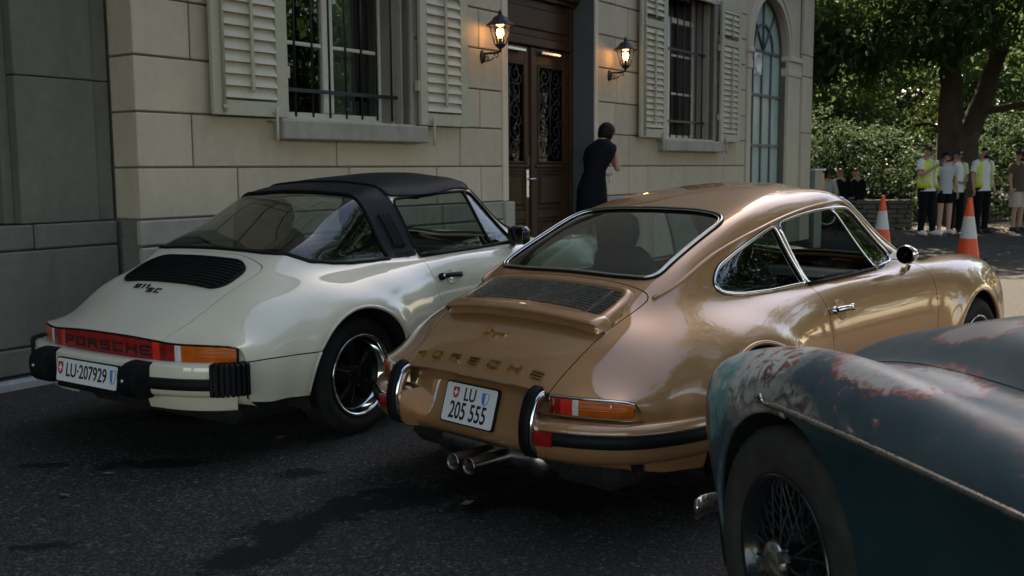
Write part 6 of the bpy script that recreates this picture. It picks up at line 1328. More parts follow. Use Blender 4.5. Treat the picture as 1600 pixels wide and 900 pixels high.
# shrubs along the low wall and behind
for i, (x, y, rx, ry, rz, zc, n, lab) in enumerate(((7.0, 27.0, 2.2, 1.5, 1.7, 1.45, 15000, 'sunlit leafy shrub nearest the villa corner, behind the seated people'), (9.6, 27.2, 2.0, 1.5, 1.45, 1.15, 13000, 'dark leafy shrub above the low stone wall'), (13.6, 26.4, 2.5, 1.6, 1.55, 1.45, 17000, 'pale-leaved shrub behind the man in the brown shirt'), (16.8, 27.5, 2.6, 1.8, 2.0, 1.7, 12000, 'leafy shrub at the far edge of the planting'))):
    r_ = np.random.default_rng(40+i); T = thing('garden_shrub', lab, 'shrub', (x, y, 0), 0, 'shrubs under the trees'); b = MB()
    for k in range(9): a = r_.uniform(0, 6.28); limb(b, (r_.uniform(-.3, .3), r_.uniform(-.3, .3), 0), (math.cos(a)*rx*.6, math.sin(a)*ry*.6, zc+r_.uniform(0, .6)), .04, .012, r_, 5, .2)
    b.build('stem', M['bark'], T); foliage('foliage', [((0, 0, zc), (rx, ry, rz)), ((-.8, -.5, zc*.6), (rx*.6, ry*.7, rz*.7)), ((.9, -.4, zc*.7), (rx*.6, ry*.7, rz*.7))], n, .115, M['leaf2'], T, r_, clip=lambda C: C[:, 2] > .05, nclump=70, csize=.16, droop=.2, aspect=.5)
# trees farther back
for i, (x, y, zc, r, n) in enumerate(((3.5, 33, 4.6, 3.6, 15000), (8.5, 34.5, 4.2, 3.4, 15000), (12.5, 34.0, 3.9, 3.2, 14000), (17.0, 33.5, 4.5, 3.6, 15000), (22.0, 33, 4.6, 3.8, 12000), (5.5, 40.5, 8.0, 5.4, 14000), (14.5, 41, 8.4, 5.6, 14000), (23.5, 41, 8.4, 5.6, 12000))):
    tree('park_tree', ['bushy green tree showing between the villa and the big trunk', 'pale green tree in the gap beside the forked trunk', 'tree filling the gap under the arching branch', 'green tree behind the man in the brown shirt', 'tree at the far edge of the park', 'tall tree in the back row near the villa', 'tall tree in the back row behind the forked trunk', 'tall tree in the back row at the park edge'][i], (x, y, 0), zc*.7, .2, [((0, 0, zc), (r, r*.7, zc*.78)), ((-r*.5, -.8, zc*.55), (r*.6, r*.5, zc*.5)), ((r*.5, -.6, zc*.5), (r*.6, r*.5, zc*.45))], n, .19 if y < 36 else .40, 'leaf3', 60+i, 'trees of the park', clip=lambda C: C[:, 2] > .1, nclump=46, csize=.32)
# the wood beyond, one mass
rw = np.random.default_rng(21); ell_w = [((x_, 46+rw.uniform(-1.5, 1.5), 4.5+rw.uniform(0, 5)), (3.6, 2.0, 4.0)) for x_ in np.arange(-14, 44, 3.2)]+[((x_, 45, 2.5), (3.2, 1.5, 2.6)) for x_ in np.arange(-14, 44, 3.6)]
V, F = leaves(clump_points(ell_w, 42000, rw, .3, 22, .6), .5, rw, .3, aspect=.6); tag(link('far_wood', np_mesh('far_wood', V, F), M['leaf3']), 'dark mass of woodland filling the distance behind the trees', 'woodland', None, 'stuff')
# trees on the camera's side of the forecourt (seen in paint and glass)
for i, (x, y, zc, r, n) in enumerate(((-8.0, -5.5, 7.5, 4.4, 11000), (-2.6, -8.5, 8.0, 4.6, 12000), (4.6, -5.0, 8.4, 4.2, 12000), (10.5, -6.0, 8.0, 4.6, 12000), (13.0, 1.0, 8.4, 4.4, 12000), (-14.5, -1.0, 7.5, 4.2, 7000), (17.5, 9.0, 7.5, 4.2, 8000), (18.5, 14.0, 4.6, 3.6, 9000), (24.0, 19.5, 5.0, 4.2, 9000), (24.5, 11.5, 5.0, 4.2, 8000), (14.2, 11.2, 9.2, 4.2, 5200), (12.2, 5.2, 10.2, 3.8, 4800), (10.2, 8.4, 13.2, 3.6, 4200))):
    tree('avenue_tree', ['avenue tree behind the viewer by the dark wing', 'avenue tree behind the viewer facing the cream car', 'avenue tree behind the viewer facing the gold coupe', 'avenue tree behind the old roadster', 'avenue tree across the road from the roadster', 'avenue tree past the dark wing', 'avenue tree across the road facing the arched window', 'low-crowned tree across the road facing the shuttered windows', 'low-crowned tree across the road facing the park', 'low-crowned tree set back across the road', 'tall airy tree across the road beside the cones', 'tall airy tree across the road facing the gold coupe', 'tallest airy tree across the road, beside the sunlit road'][i], (x, y, 0), zc*.75, .22, [((0, 0, zc), (r, r, r*.85)), ((-r*.5, .5, zc-.8), (r*.6, r*.6, r*.5)), ((r*.5, .5, zc-.5), (r*.6, r*.6, r*.5))], n, .36, 'leaf', 90+i, 'trees of the avenue', nclump=34, csize=.48)
# ------------------------------------------------------------------ low stone wall
lw = thing('low_stone_wall', 'low dry stone garden wall behind the nearer traffic cone', 'wall', (8.55, 23.9, 0), RAD(-4)); r_ = np.random.default_rng(5)
for j in range(6):
    x = -.70-r_.uniform(0, .3)
    while x < .62:
        w = r_.uniform(.18, .48); x1 = min(x+w, .66); b = MB(); b.box((x+.008, -.18+r_.uniform(-.015, .015), j*.108+.006), (x1-.008, .2, (j+1)*.108-.006), .015); b.build('stone', M['stone_wall_rough'], lw); x = x1
b = MB(); b.box((-.95, -.12, 0), (.64, .18, .63)); b.build('core', M['underbody'], lw)
# ------------------------------------------------------------------ fallen leaves
r_ = np.random.default_rng(3); n = 900; C = np.c_[r_.uniform(4.5, 16, n), 22.6+r_.normal(0, 1.1, n)-.02, np.full(n, .012)+r_.uniform(0, .03, n)]; C2 = np.c_[r_.uniform(-4, 9, 130), r_.uniform(1.5, 16, 130), np.full(130, .006)]
C = np.concatenate([C, C2]); az = r_.uniform(0, 6.28, len(C)); L = r_.uniform(.03, .075, len(C))[:, None]*np.where(C[:, 1:2] < 18, .55, 1.0); D = np.c_[np.cos(az), np.sin(az), r_.uniform(-.2, .3, len(C))]; S_ = np.c_[-np.sin(az), np.cos(az), r_.uniform(-.3, .3, len(C))]
V = np.stack([C-D*L, C+S_*L*.5, C+D*L, C-S_*L*.5], 1).reshape(-1, 3); V[:, 2] = np.maximum(V[:, 2], .003)
M['dry_leaf'] = simple('dry_leaf', (.22, .14, .06), .8, var=.5, nscale=3); tag(link('fallen_leaves', np_mesh('fallen_leaves', V, np.arange(4*len(C)).reshape(-1, 4)), M['dry_leaf']), 'dry brown leaves fallen along the foot of the planting', 'leaves', None, 'stuff')
# ------------------------------------------------------------------ cones, gate post
M['cone_orange'] = simple('cone_orange', (.95, .090, .014), .45, var=.1); M['cone_white'] = simple('cone_white', (.62, .60, .56), .5, var=.08, nscale=60)
def cone(loc, h, label, rz):
    T = thing('traffic_cone', label, 'cone', loc, rz, 'traffic cones'); R0 = .165*h/.9; R1 = .028; r = lambda z: R0+(R1-R0)*z/h
    b = MB(); b.box((-R0-.05, -R0-.05, 0), (R0+.05, R0+.05, .03), .012); b.build('foot', M['rubber'], T)
    for (z0, z1, mt, e) in ((.03, .34, 'cone_orange', 0), (.34, .70, 'cone_white', .002), (.70, .985, 'cone_orange', 0)):
        b = MB(); b.lathe([(r(z0*h)+e, z0*h), (r(z1*h)+e, z1*h)], 28, caps=False); b.build('sleeve', M[mt], T)
    b = MB(); b.lathe([(R1+.008, h*.955), (R1+.010, h*.985), (R1+.004, h), (R1-.008, h), (R1-.01, h*.95)], 20, caps=False); b.build('collar', M['cone_orange'], T)
cone((6.53, 18.2, 0), .90, 'orange and white cone in front of the low stone wall', .2); cone((6.93, 15.65, 0), .93, 'orange and white cone rising above the gold front wing', .7)
gp = thing('gate_post', 'beige metal gate post with a yellow edge at the villa corner', 'post', (5.33, 18.1, 0), RAD(10)); M['post'] = simple('beige_metal', (.33, .31, .25), .5, var=.08); M['yellow'] = simple('yellow_paint', (.55, .36, .05), .5, var=.1)
b = MB(); b.box((-.075, -.08, 0), (.065, .08, 1.34), .006); b.build('shaft', M['post'], gp); b = MB(); b.box((.066, -.075, .9), (.10, .075, 1.30), .004); b.build('yellow_plate', M['yellow'], gp); b = MB(); b.box((-.10, -.10, 1.341), (.115, .10, 1.375), .006); b.build('cap', M['cone_white'], gp)
# ------------------------------------------------------------------ small black car parked beyond the gate post
def black_car():
    car = thing('black_car', 'small black car parked behind the gate post under the shrubs', 'car', (6.3, 24.6, 0), RAD(-8)); P = M['black_gloss']
    net = [[(-1.3, 0, .55), (-1.3, .3, .55), (-1.3, .55, .52), (-1.3, .62, .45), (-1.3, .62, .3)], [(-1.15, 0, .74), (-1.15, .35, .73), (-1.15, .62, .68), (-1.15, .7, .55), (-1.15, .68, .25)], [(-.4, 0, .80), (-.4, .4, .79), (-.4, .64, .74), (-.4, .74, .58), (-.4, .72, .2)], [(.5, 0, .78), (.5, .4, .77), (.5, .62, .74), (.5, .73, .58), (.5, .71, .2)], [(1.3, 0, .72), (1.3, .4, .73), (1.3, .60, .74), (1.3, .70, .58), (1.3, .68, .22)], [(1.75, 0, .58), (1.75, .35, .6), (1.75, .56, .64), (1.75, .63, .5), (1.75, .6, .28)], [(1.9, 0, .42), (1.9, .3, .44), (1.88, .5, .48), (1.86, .55, .42), (1.86, .5, .32)]]
    net = [[(x, y, z) for (x, y, z) in r] for r in net]; S = loft5(net); link('body', surf_mesh('body', S), P, car)
    for sx in (-.75, 1.05):
        for sy in (-1, 1): fuchs_wheel(car, (sx, .66*sy, .29), sy, .29, .20, .17)
    for sy in (-1, 1): b = MB(); b.lathe([(.09, -.04), (.09, .0), (.06, .03), (0, .04)], 18, 'x', (1.83, .42*sy, .56)); b.build('head_lamp', M['clear'], car)
    b = MB(); b.box((-.2, -.55, .76), (.25, .55, .80), .02); b.build('cockpit_trim', M['interior'], car); b = MB(); b.tube([(.5, -.55, .76), (.35, -.5, .98), (.35, .5, .98), (.5, .55, .76)], .018, 8); b.build('screen_frame', M['chrome'], car)
def loft5(net):
    G = np.array(net, float); ni, nj = G.shape[:2]; u = np.linspace(0, 1, 60); t = np.linspace(0, 1, ni); R_ = nspline(t, G.reshape(ni, -1), u).reshape(60, nj, 3); full = np.concatenate([R_[:, :0:-1]*[1, -1, 1], R_], 1); v = np.linspace(0, 1, 2*nj-1); vq = np.linspace(0, 1, 49)
    F = nspline(v, full.transpose(1, 0, 2).reshape(2*nj-1, -1), vq).reshape(49, 60, 3).transpose(1, 0, 2); N = np.cross(np.gradient(F, axis=1), np.gradient(F, axis=0)); N /= np.linalg.norm(N, axis=2)[..., None]+1e-12
    if N[30, 24, 2] < 0: N = -N
    q = np.arange(60*49).reshape(60, 49); a, b_, c, d = q[:-1, :-1].ravel(), q[1:, :-1].ravel(), q[1:, 1:].ravel(), q[:-1, 1:].ravel(); return Surf(F.reshape(-1, 3), N.reshape(-1, 3), np.concatenate([np.c_[a, b_, c], np.c_[a, c, d]]), np.zeros((60*49, 2)))
black_car()
# ------------------------------------------------------------------ people
M['skin'] = simple('skin', (.42, .23, .155), .5, var=.08, nscale=25); M['skin_pale'] = simple('skin_pale', (.50, .29, .21), .5, var=.07, nscale=25)
M['hair'] = simple('dark_hair', (.009, .006, .0045), .6, spec=.15, var=.3, nscale=60, bump=.4, bscale=160); M['hair_grey'] = simple('grey_hair', (.22, .21, .2), .6, var=.2, nscale=60)
M['tee'] = simple('white_tee', (.66, .66, .66), .85, var=.06, nscale=6, bump=.2, bscale=30); M['tee_grey'] = simple('grey_tee', (.42, .44, .46), .85, var=.06); M['tee_brown'] = simple('brown_tee', (.085, .055, .032), .85, var=.1)
M['cloth_black'] = simple('black_cloth', (.007, .008, .010), .85, spec=.1, var=.2, bump=.2, bscale=40); M['dress'] = simple('black_dress', (.005, .006, .009), .75, spec=.1, var=.15, nscale=6, bump=.25, bscale=22)
M['hi_vis'] = simple('hi_vis_yellow', (.62, .72, .06), .6, var=.08, nscale=8); M['reflective'] = simple('reflective_tape', (.55, .55, .52), .35, var=.05); M['shorts'] = simple('beige_shorts', (.42, .38, .31), .85, var=.08)
M['shoe_white'] = simple('white_shoe', (.68, .67, .65), .6, var=.05); M['shoe_dark'] = simple('dark_shoe', (.02, .022, .024), .6); M['cap_black'] = simple('black_cap', (.012, .012, .014), .8); M['phone'] = simple('phone', (.02, .022, .025), .2); M['phone_screen'] = simple('phone_screen', (.10, .19, .24), .1)
def skin_body(name, V, E, mat, parent, root=0, sub=2):
    me = bpy.data.meshes.new(name); me.from_pydata([v[0] for v in V], E, []); me.update(); o = link(name, me, mat, parent)
    sk = o.modifiers.new('skin', 'SKIN'); sk.use_smooth_shade = True
    if not me.skin_vertices: 
        bpy.context.view_layer.objects.active = o
    lay = me.skin_vertices[0].data
    for i, v in enumerate(V): lay[i].radius = v[1]; lay[i].use_root = (i == root)
    ss = o.modifiers.new('sub', 'SUBSURF'); ss.levels = sub; ss.render_levels = sub; return o
def shell(mb, levels, gap=0.0, n=28, x_off=0.0):
    """stack of ellipses (cx, cy, z, rx, ry); gap opens the front (-y)"""
    vs = []; m = len(levels); cnt = n+1
    for (cx, cy, z, rx, ry) in levels:
        for k in range(cnt):
            a = -math.pi/2+gap/2+(2*math.pi-gap)*k/n; w = 1+.025*math.sin(5*a+z*17)*(.6); vs.append((cx+rx*w*math.cos(a), cy+ry*w*math.sin(a), z))
    fs = [(i*cnt+k, i*cnt+k+1, (i+1)*cnt+k+1, (i+1)*cnt+k) for i in range(m-1) for k in range(n)]; mb.add(vs, fs, True); return mb
def hand_nodes(V, E, wrist_i, d, side, curl=.5):
    """palm and five fingers after the wrist; d = forearm direction, side = thumb side"""
    w = Vector(V[wrist_i][0]); d = Vector(d).normalized(); s = Vector(side); s = (s-d*s.dot(d)).normalized(); n = d.cross(s)
    p = len(V); V.append((tuple(w+d*.045), (.026, .018))); E.append((wrist_i, p)); q = len(V); V.append((tuple(w+d*.085), (.030, .015))); E.append((p, q))
    for k, L in enumerate((.066, .074, .070, .055)):
        off = s*(.027-.018*k); a = len(V); V.append((tuple(w+d*.098+off), (.0095, .0095))); E.append((q, a)); m = len(V); V.append((tuple(w+d*(.098+L*.5)+off+n*curl*.018), (.0085, .0085))); E.append((a, m)); t_ = len(V); V.append((tuple(w+d*(.098+L*.5+L*.45*(1-curl*.6))+off+n*curl*.052), (.0075, .0075))); E.append((m, t_))
    a = len(V); V.append((tuple(w+d*.045+s*.034), (.011, .011))); E.append((p, a)); m = len(V); V.append((tuple(w+d*.08+s*.052+n*.012), (.0095, .0095))); E.append((a, m))
def person(label, loc, rotz, H, pose, fit, cat='person', group=None):
    """local frame: faces -y; pose overrides joints (unit height 1.75)"""
    T = thing('person', label, cat, loc, rotz, group); k = H/1.75
    J = dict(pelvis=(0, 0, .96), spine=(0, .005, 1.14), chest=(0, .01, 1.33), neck0=(0, .015, 1.475), neck=(0, 0, 1.535), head=(0, -.022, 1.625), crown=(0, -.012, 1.70), jaw=(0, -.05, 1.575),
             shL=(.175, .01, 1.42), elL=(.235, .02, 1.15), wrL=(.245, -.04, .905), shR=(-.175, .01, 1.42), elR=(-.235, .02, 1.15), wrR=(-.245, -.04, .905),
             hpL=(.085, 0, .91), knL=(.10, -.015, .50), anL=(.105, .02, .085), toL=(.125, -.13, .03), hpR=(-.085, 0, .91), knR=(-.10, -.015, .50), anR=(-.105, .02, .085), toR=(-.125, -.13, .03)); J.update(pose)
    g = fit.get('girth', 1.0)
    R = dict(pelvis=(.15*g, .10*g), spine=(.128*g, .092*g), chest=(.15*g, .105*g), neck0=(.085, .07), neck=(.052, .055), head=(.073, .092), crown=(.060, .075), jaw=(.048, .042), shL=(.062, .062), elL=(.041, .041), wrL=(.027, .024), shR=(.062, .062), elR=(.041, .041), wrR=(.027, .024), hpL=(.088*g, .092*g), knL=(.056, .058), anL=(.040, .045), toL=(.036, .024), hpR=(.088*g, .092*g), knR=(.056, .058), anR=(.040, .045), toR=(.036, .024))
    for q_, v in fit.get('radii', {}).items(): R[q_] = v
    names = list(J); V = [(tuple(c*k for c in J[n]), tuple(r*k for r in R[n])) for n in names]; ix = {n: i for i, n in enumerate(names)}
    E = [(ix[a], ix[b_]) for a, b_ in (('pelvis', 'spine'), ('spine', 'chest'), ('chest', 'neck0'), ('neck0', 'neck'), ('neck', 'head'), ('head', 'crown'), ('head', 'jaw'), ('neck0', 'shL'), ('shL', 'elL'), ('elL', 'wrL'), ('neck0', 'shR'), ('shR', 'elR'), ('elR', 'wrR'), ('pelvis', 'hpL'), ('hpL', 'knL'), ('knL', 'anL'), ('anL', 'toL'), ('pelvis', 'hpR'), ('hpR', 'knR'), ('knR', 'anR'), ('anR', 'toR'))]
    for s_, sd in (('L', 1), ('R', -1)):
        d = Vector(J['wr'+s_])-Vector(J['el'+s_]); hand_nodes(V, E, ix['wr'+s_], d, fit.get('thumb'+s_, (0, -1, .1)), fit.get('curl', .6))
    body = skin_body('body', V, E, M[fit.get('skin', 'skin')], T)
    v = lambda n: Vector(J[n])*k
    hd, nk = v('head'), v('neck'); up = (v('crown')-v('neck')).normalized(); fwd = Vector(fit.get('face', (0, -1, 0))); fwd = (fwd-up*fwd.dot(up)).normalized(); rt = fwd.cross(up); rot = Matrix((rt, -fwd, up)).transposed().to_4x4(); rot.translation = hd
    def part(nm, mat, fn, xf=None, mod=None):
        b = MB(); b.xf = xf
        fn(b); o = b.build(nm, M[mat], T)
        if mod: sm = o.modifiers.new('solid', 'SOLIDIFY'); sm.thickness = mod; sm.offset = 1
        return o
    # face: nose, eyes, ears, brows, mouth
    def face(b):
        b.sphere((0, -.108, -.012), (.013, .020, .020), 8, 6); b.sphere((-.076, .0, -.005), (.012, .022, .032), 8, 6); b.sphere((.076, .0, -.005), (.012, .022, .032), 8, 6)
    part('face_features', fit.get('skin', 'skin'), face, rot)
    def eyes(b):
        for s_ in (-1, 1): b.sphere((s_*.032, -.088, .012), (.013, .008, .007), 8, 5); b.box((s_*.032-.018, -.098, .027), (s_*.032+.018, -.088, .034))
        b.box((-.022, -.098, -.056), (.022, -.090, -.049))
    part('eyes', 'hair', eyes, rot)
    hm = fit.get('hair', 'hair'); style = fit.get('style', 'short')
    def hair(b):
        n, m = 18, 9; vs = []
        for i in range(m+1):
            for j in range(n):
                a = 2*math.pi*j/n; fr = max(0, -math.sin(a)); low = (1.15 if style == 'short' else 1.75)-(.50 if style == 'short' else .75)*fr; th = low*i/m; hs = 1.0 if style == 'short' else 1.12; vs.append((.088*hs*math.sin(th)*math.cos(a), .004+.108*hs*math.sin(th)*math.sin(a), .012+.105*hs*math.cos(th)))
        b.add(vs, [(i*n+j, (i+1)*n+j, (i+1)*n+(j+1) % n, i*n+(j+1) % n) for i in range(m) for j in range(n)], True)
        if style == 'bun': b.sphere((0, .062, -.055), (.080, .055, .075), 12, 8)
        if style == 'braid':
            b.lathe([(.02, .115), (.062, .10), (.088, .06), (.096, .01), (.094, -.035), (.082, -.07), (.055, -.10), (.03, -.115), (0, -.116)], 18, 'z', (0, .022, 0))
        if style == 'braid':
            for sx in (-1, 1):
                for q_ in range(6): b.sphere((sx*(.058+.004*q_), .035-.008*q_, -.075-.026*q_), (.017-.001*q_, .017, .019), 8, 6)
    part('hair', hm, hair, rot)
    if fit.get('beard'): part('beard', 'hair', lambda b: b.sphere((0, -.058, -.062), (.058, .046, .036), 12, 8), rot)
    if fit.get('shades'): part('sunglasses', 'cap_black', lambda b: [b.sphere((s_*.034, -.098, .012), (.026, .010, .019), 10, 6) for s_ in (-1, 1)] and b.box((-.07, -.100, .014), (.07, -.092, .022)), rot)
    if fit.get('cap'):
        def cap(b):
            n, m = 20, 6; vs = []
            for i in range(m+1):
                for j in range(n): a = 2*math.pi*j/n; th = 1.38*i/m; vs.append((.093*math.sin(th)*math.cos(a), .0+.112*math.sin(th)*math.sin(a), .030+.092*math.cos(th)))
            b.add(vs, [(i*n+j, (i+1)*n+j, (i+1)*n+(j+1) % n, i*n+(j+1) % n) for i in range(m) for j in range(n)], True)
            pb = [(-.075, -.085), (-.06, -.15), (0, -.172), (.06, -.15), (.075, -.085)]; b.prism(pb, .040, .048)
        part('cap', 'cap_black', cap, rot); part('cap_badge', fit['cap'], lambda b: b.box((-.028, -.118, .060), (.028, -.104, .094), .006), rot)
    # clothes
    P_, S_, C_, N_ = v('pelvis'), v('spine'), v('chest'), v('neck0')
    def tors(z0, e, top=True, g2=1.0):
        L = [(P_.x, P_.y, z0, .170*g*k*g2+e, .122*g*k*g2+e), (P_.x*.5+S_.x*.5, (P_.y+S_.y)/2, (P_.z+S_.z)/2, .158*g*k+e, .115*g*k+e), (S_.x, S_.y, S_.z, .152*g*k+e, .110*g*k+e), (C_.x, C_.y, C_.z, .180*g*k+e, .124*g*k+e), (C_.x*.4+N_.x*.6, C_.y*.4+N_.y*.6, C_.z*.4+N_.z*.6, .178*k+e, .105*k+e), (N_.x, N_.y, N_.z-.015*k, .120*k+e, .082*k+e)]
        if top: L.append((N_.x, N_.y-.005, N_.z+.025*k, .066*k+e*.5, .066*k+e*.5))
        return L
    def sleeve(b, s_, frac, r0, r1):
        a, c = v('sh'+s_), v('el'+s_); sg = 1 if s_ == 'L' else -1; q_ = a+(c-a)*min(frac, 1); pts = [tuple(a+Vector((-.05*sg, 0, .012))*k), tuple(a), tuple(a+(q_-a)*.5), tuple(q_)]; b.tube(pts, [r0*k*.95, r0*k, (r0+r1)/2*k, r1*k], 14, caps=False)
        if frac > 1: w = v('wr'+s_); b.tube([tuple(q_), tuple(c+(w-c)*.9)], [r1*k, r1*.8*k], 12, caps=False)
    if fit.get('tee'):
        o = part('shirt', fit['tee'], lambda b: [shell(b, tors(P_.z-.09*k, .012)), sleeve(b, 'L', fit.get('sleeve', .62), .082, .072), sleeve(b, 'R', fit.get('sleeve', .62), .082, .072)])
    if fit.get('vest'):
        gp_ = fit['vest']; o = part('vest', 'hi_vis', lambda b: shell(b, tors(P_.z-.03*k, .026, False), gp_), None, .006)
        for dz in (.10, .20):
            def tape(b, dz=dz):
                L = tors(P_.z-.03*k, .036, False); zz = [l[2] for l in L]
                lv = [tuple(np.interp(z_, zz, [l[i] for l in L]) if i != 2 else z_ for i in range(5)) for z_ in (P_.z+dz*k, P_.z+(dz+.045)*k)]; shell(b, lv, gp_+.02)
            part('reflective_band', 'reflective', tape)
    if fit.get('legs'):
        mt, ln = fit['legs']
        def leg(b):
            shell(b, [(P_.x, P_.y, P_.z+.06*k, .150*g*k, .110*g*k), (P_.x, P_.y, P_.z, .170*g*k, .122*g*k), (P_.x, P_.y, P_.z-.08*k, .172*g*k, .122*g*k), (P_.x, P_.y, P_.z-.14*k, .12*g*k, .09*g*k)])
            for s_ in 'LR':
                h_, n_, a_ = v('hp'+s_), v('kn'+s_), v('an'+s_); h_ = h_+Vector((0, 0, .02))*k
                if ln < 1: e_ = h_+(n_-h_)*ln*1.0; b.tube([tuple(h_), tuple(h_+(e_-h_)*.5), tuple(e_)], [.105*g*k, .104*g*k, .100*g*k], 16, caps=False)
                else: b.tube([tuple(h_), tuple(h_+(n_-h_)*.5), tuple(n_), tuple(n_+(a_-n_)*.6), tuple(a_+Vector((0, 0, .0)))], [.105*g*k, .092*g*k, .072*k, .064*k, .062*k], 16, caps=False)
        part('trousers' if ln >= 1 else 'shorts', mt, leg)
    if fit.get('shoes'):
        for s_ in 'LR':
            a_, t_ = v('an'+s_), v('to'+s_); part('shoe', fit['shoes'], lambda b: b.tube([tuple(a_+(a_-t_).normalized()*.05*k+Vector((0, 0, -.03*k))), tuple(a_+Vector((0, 0, -.025*k))), tuple((a_+t_)/2+Vector((0, 0, -.0*k))), tuple(t_+Vector((0, 0, .018*k))), tuple(t_+(t_-a_).normalized()*.05*k+Vector((0, 0, .012*k)))], [.036*k, .050*k, .050*k, .044*k, .02*k], 12))
    return T, v, k, part
# the five by the tree, facing the forecourt
FC = lambda x, y: math.atan2(0-x, y)*-1*0
T, v, k, part = person('man in black cap and yellow safety vest raising a phone to his face', (8.46, 21.1, 0), RAD(20), 1.82, dict(elR=(-.26, -.10, 1.17), wrR=(-.06, -.26, 1.33), elL=(.23, .06, 1.16), wrL=(.20, -.06, .95), anL=(.12, -.06, .085), toL=(.16, -.21, .03)), dict(tee='tee', vest=.35, legs=('cloth_black', 1), shoes='shoe_white', cap='cone_white', beard=False, girth=1.08, thumbR=(0, 0, 1)))
part('phone', 'phone', lambda b: b.box((-.02, -.36, 1.40), (.06, -.345, 1.545), .004))
T, v, k, part = person('young woman in grey tee and black shorts, peeking between the two capped men', (8.98, 21.45, 0), RAD(5), 1.70, dict(head=(-.02, -.03, 1.62), crown=(-.045, -.02, 1.69)), dict(tee='tee_grey', legs=('cloth_black', .62), shoes='shoe_white', style='bun', girth=.86, face=(-.3, -1, 0), skin='skin_pale'))
T, v, k, part = person('man in black and white cap with open yellow vest, hands together at his waist', (9.33, 21.75, 0), RAD(10), 1.74, dict(elR=(-.25, .02, 1.15), wrR=(-.08, -.19, 1.08), elL=(.25, .02, 1.15), wrL=(.08, -.20, 1.09)), dict(tee='tee', vest=1.25, legs=('cloth_black', 1), shoes='shoe_dark', cap='tee_grey'))
T, v, k, part = person('bearded man in sunglasses wearing an open yellow vest over a white tee', (9.88, 21.75, 0), RAD(16), 1.79, dict(), dict(tee='tee', vest=1.1, legs=('cloth_black', 1), shoes='shoe_dark', beard=True, shades=True, girth=1.06))
T, v, k, part = person('man in brown tee and beige shorts, standing apart from the yellow vests', (10.85, 22.2, 0), RAD(24), 1.72, dict(), dict(tee='tee_brown', legs=('shorts', .92), shoes='shoe_dark', cap='yellow', beard=True, shades=True, girth=1.16))
# three sitting beyond the gate post
SIT = dict(pelvis=(0, .0, .50), spine=(0, .02, .68), chest=(0, .02, .87), neck0=(0, .0, 1.015), neck=(0, -.02, 1.075), head=(0, -.045, 1.165), crown=(0, -.04, 1.24), jaw=(0, -.075, 1.115), shL=(.175, 0, .96), elL=(.24, -.06, .70), wrL=(.16, -.30, .62), shR=(-.175, 0, .96), elR=(-.24, -.06, .70), wrR=(-.16, -.30, .62), hpL=(.09, -.02, .47), knL=(.12, -.44, .49), anL=(.12, -.42, .085), toL=(.13, -.57, .03), hpR=(-.09, -.02, .47), knR=(-.12, -.44, .49), anR=(-.12, -.42, .085), toR=(-.13, -.57, .03))
for (x, y, rz, fit, lab) in ((7.25, 24.0, RAD(150), dict(tee='tee_grey', sleeve=1.2, legs=('cloth_black', 1), shoes='shoe_dark', style='bun'), 'dark-haired seated person in pale grey top seen from behind by the gate post'), (7.72, 24.35, RAD(-35), dict(tee='cloth_black', sleeve=1.2, legs=('cloth_black', 1), shoes='shoe_dark', hair='hair_grey'), 'grey-haired seated person in dark clothes, middle of the three'), (8.02, 24.1, RAD(-60), dict(tee='cloth_black', sleeve=1.2, legs=('cloth_black', 1), shoes='shoe_dark'), 'seated person in dark clothes nearest the low stone wall')):
    person(lab, (x, y, .05), rz, 1.80, SIT, fit)
bench = thing('garden_bench', 'plain wooden bench under the three seated people', 'bench', (7.65, 24.25, 0), RAD(-5))
for y_ in (-.13, 0, .13): b = MB(); b.box((-.8, y_-.055, .38), (.8, y_+.055, .415), .006); b.build('seat_slat', M['oak'], bench)
for x_ in (-.6, .6): b = MB(); b.box((x_-.04, -.17, 0), (x_+.04, .17, .38), .008); b.build('leg', M['oak'], bench)
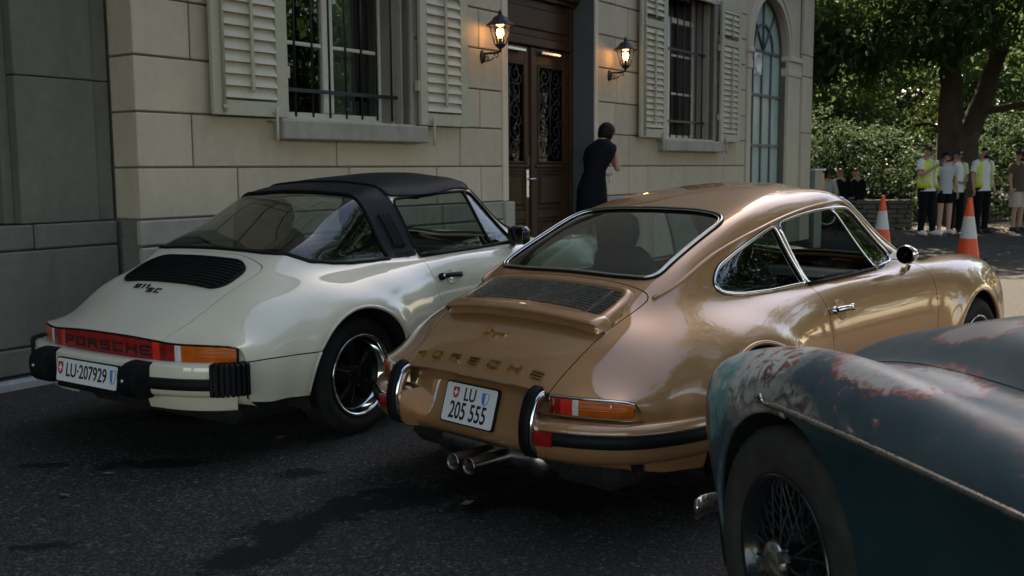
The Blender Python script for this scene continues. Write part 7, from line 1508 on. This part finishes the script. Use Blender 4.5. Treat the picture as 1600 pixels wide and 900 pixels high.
# the woman at the door
wx, wy, wz = WP(10.95, -.42, .30)
T, v, k, part = person('woman in black sleeveless dress seen from behind, holding a phone by the door', (wx, wy, wz), RAD(168), 1.66, dict(pelvis=(.07, .05, .98), spine=(.035, .03, 1.16), chest=(0.0, -.01, 1.34), neck0=(-.045, -.07, 1.475), neck=(-.065, -.095, 1.53), head=(-.09, -.135, 1.615), crown=(-.095, -.13, 1.69), jaw=(-.10, -.165, 1.565), shL=(.115, -.03, 1.41), elL=(.15, -.06, 1.15), wrL=(-.02, -.26, 1.10), shR=(-.205, -.07, 1.42), elR=(-.245, -.10, 1.14), wrR=(-.17, -.30, 1.22), hpL=(.155, .05, .93), hpR=(-.01, .05, .93), knL=(.17, .02, .50), knR=(.03, .0, .50), anL=(.16, .05, .085), anR=(.03, .03, .085), toL=(.17, -.09, .03), toR=(.02, -.11, .03)), dict(skin='skin_pale', style='braid', face=(-.45, -1, -.25), shoes='shoe_dark', girth=.92, thumbR=(0, 0, 1), radii=dict(shL=(.05, .05), shR=(.05, .05), elL=(.038, .038), elR=(.038, .038))))
def dress(b):
    j = [v('hpL')*.5+v('hpR')*.5, v('pelvis'), v('spine'), v('chest'), v('neck0')]; q = k
    shell(b, [(j[0].x, j[0].y, .50*q, .20*q, .16*q), (j[0].x, j[0].y, .72*q, .200*q, .160*q), (j[1].x, j[1].y, .92*q, .190*q, .155*q), (j[1].x*.6+j[2].x*.4, j[1].y*.6+j[2].y*.4, 1.05*q, .158*q, .130*q), (j[2].x, j[2].y, 1.14*q, .140*q, .118*q), (j[3].x, j[3].y, 1.30*q, .195*q, .155*q), (j[3].x*.4+j[4].x*.6, j[3].y*.4+j[4].y*.6+.01, 1.405*q, .205*q, .145*q), (j[4].x, j[4].y+.022, 1.455*q, .178*q, .135*q), (j[4].x, j[4].y+.02, 1.495*q, .120*q, .112*q), (j[4].x-.01, j[4].y+.008, 1.535*q, .078*q, .086*q)])
part('dress', 'dress', dress)
pw = v('wrR')+Vector((.03, -.06, .07)); part('phone', 'phone', lambda b: b.box((pw.x-.004, pw.y-.05, pw.z-.03), (pw.x+.006, pw.y+.05, pw.z+.03), .003)); part('phone_screen', 'phone_screen', lambda b: b.box((pw.x+.0065, pw.y-.045, pw.z-.026), (pw.x+.0075, pw.y+.045, pw.z+.026)))
hb = v('wrL')+Vector((-.09, -.05, -.02)); part('wrist_strap', 'cone_white', lambda b: b.tube([tuple(hb+Vector((0, .03*math.cos(a), .05*math.sin(a)-.04))) for a in np.linspace(0, 6.28, 15)], .006, 6))
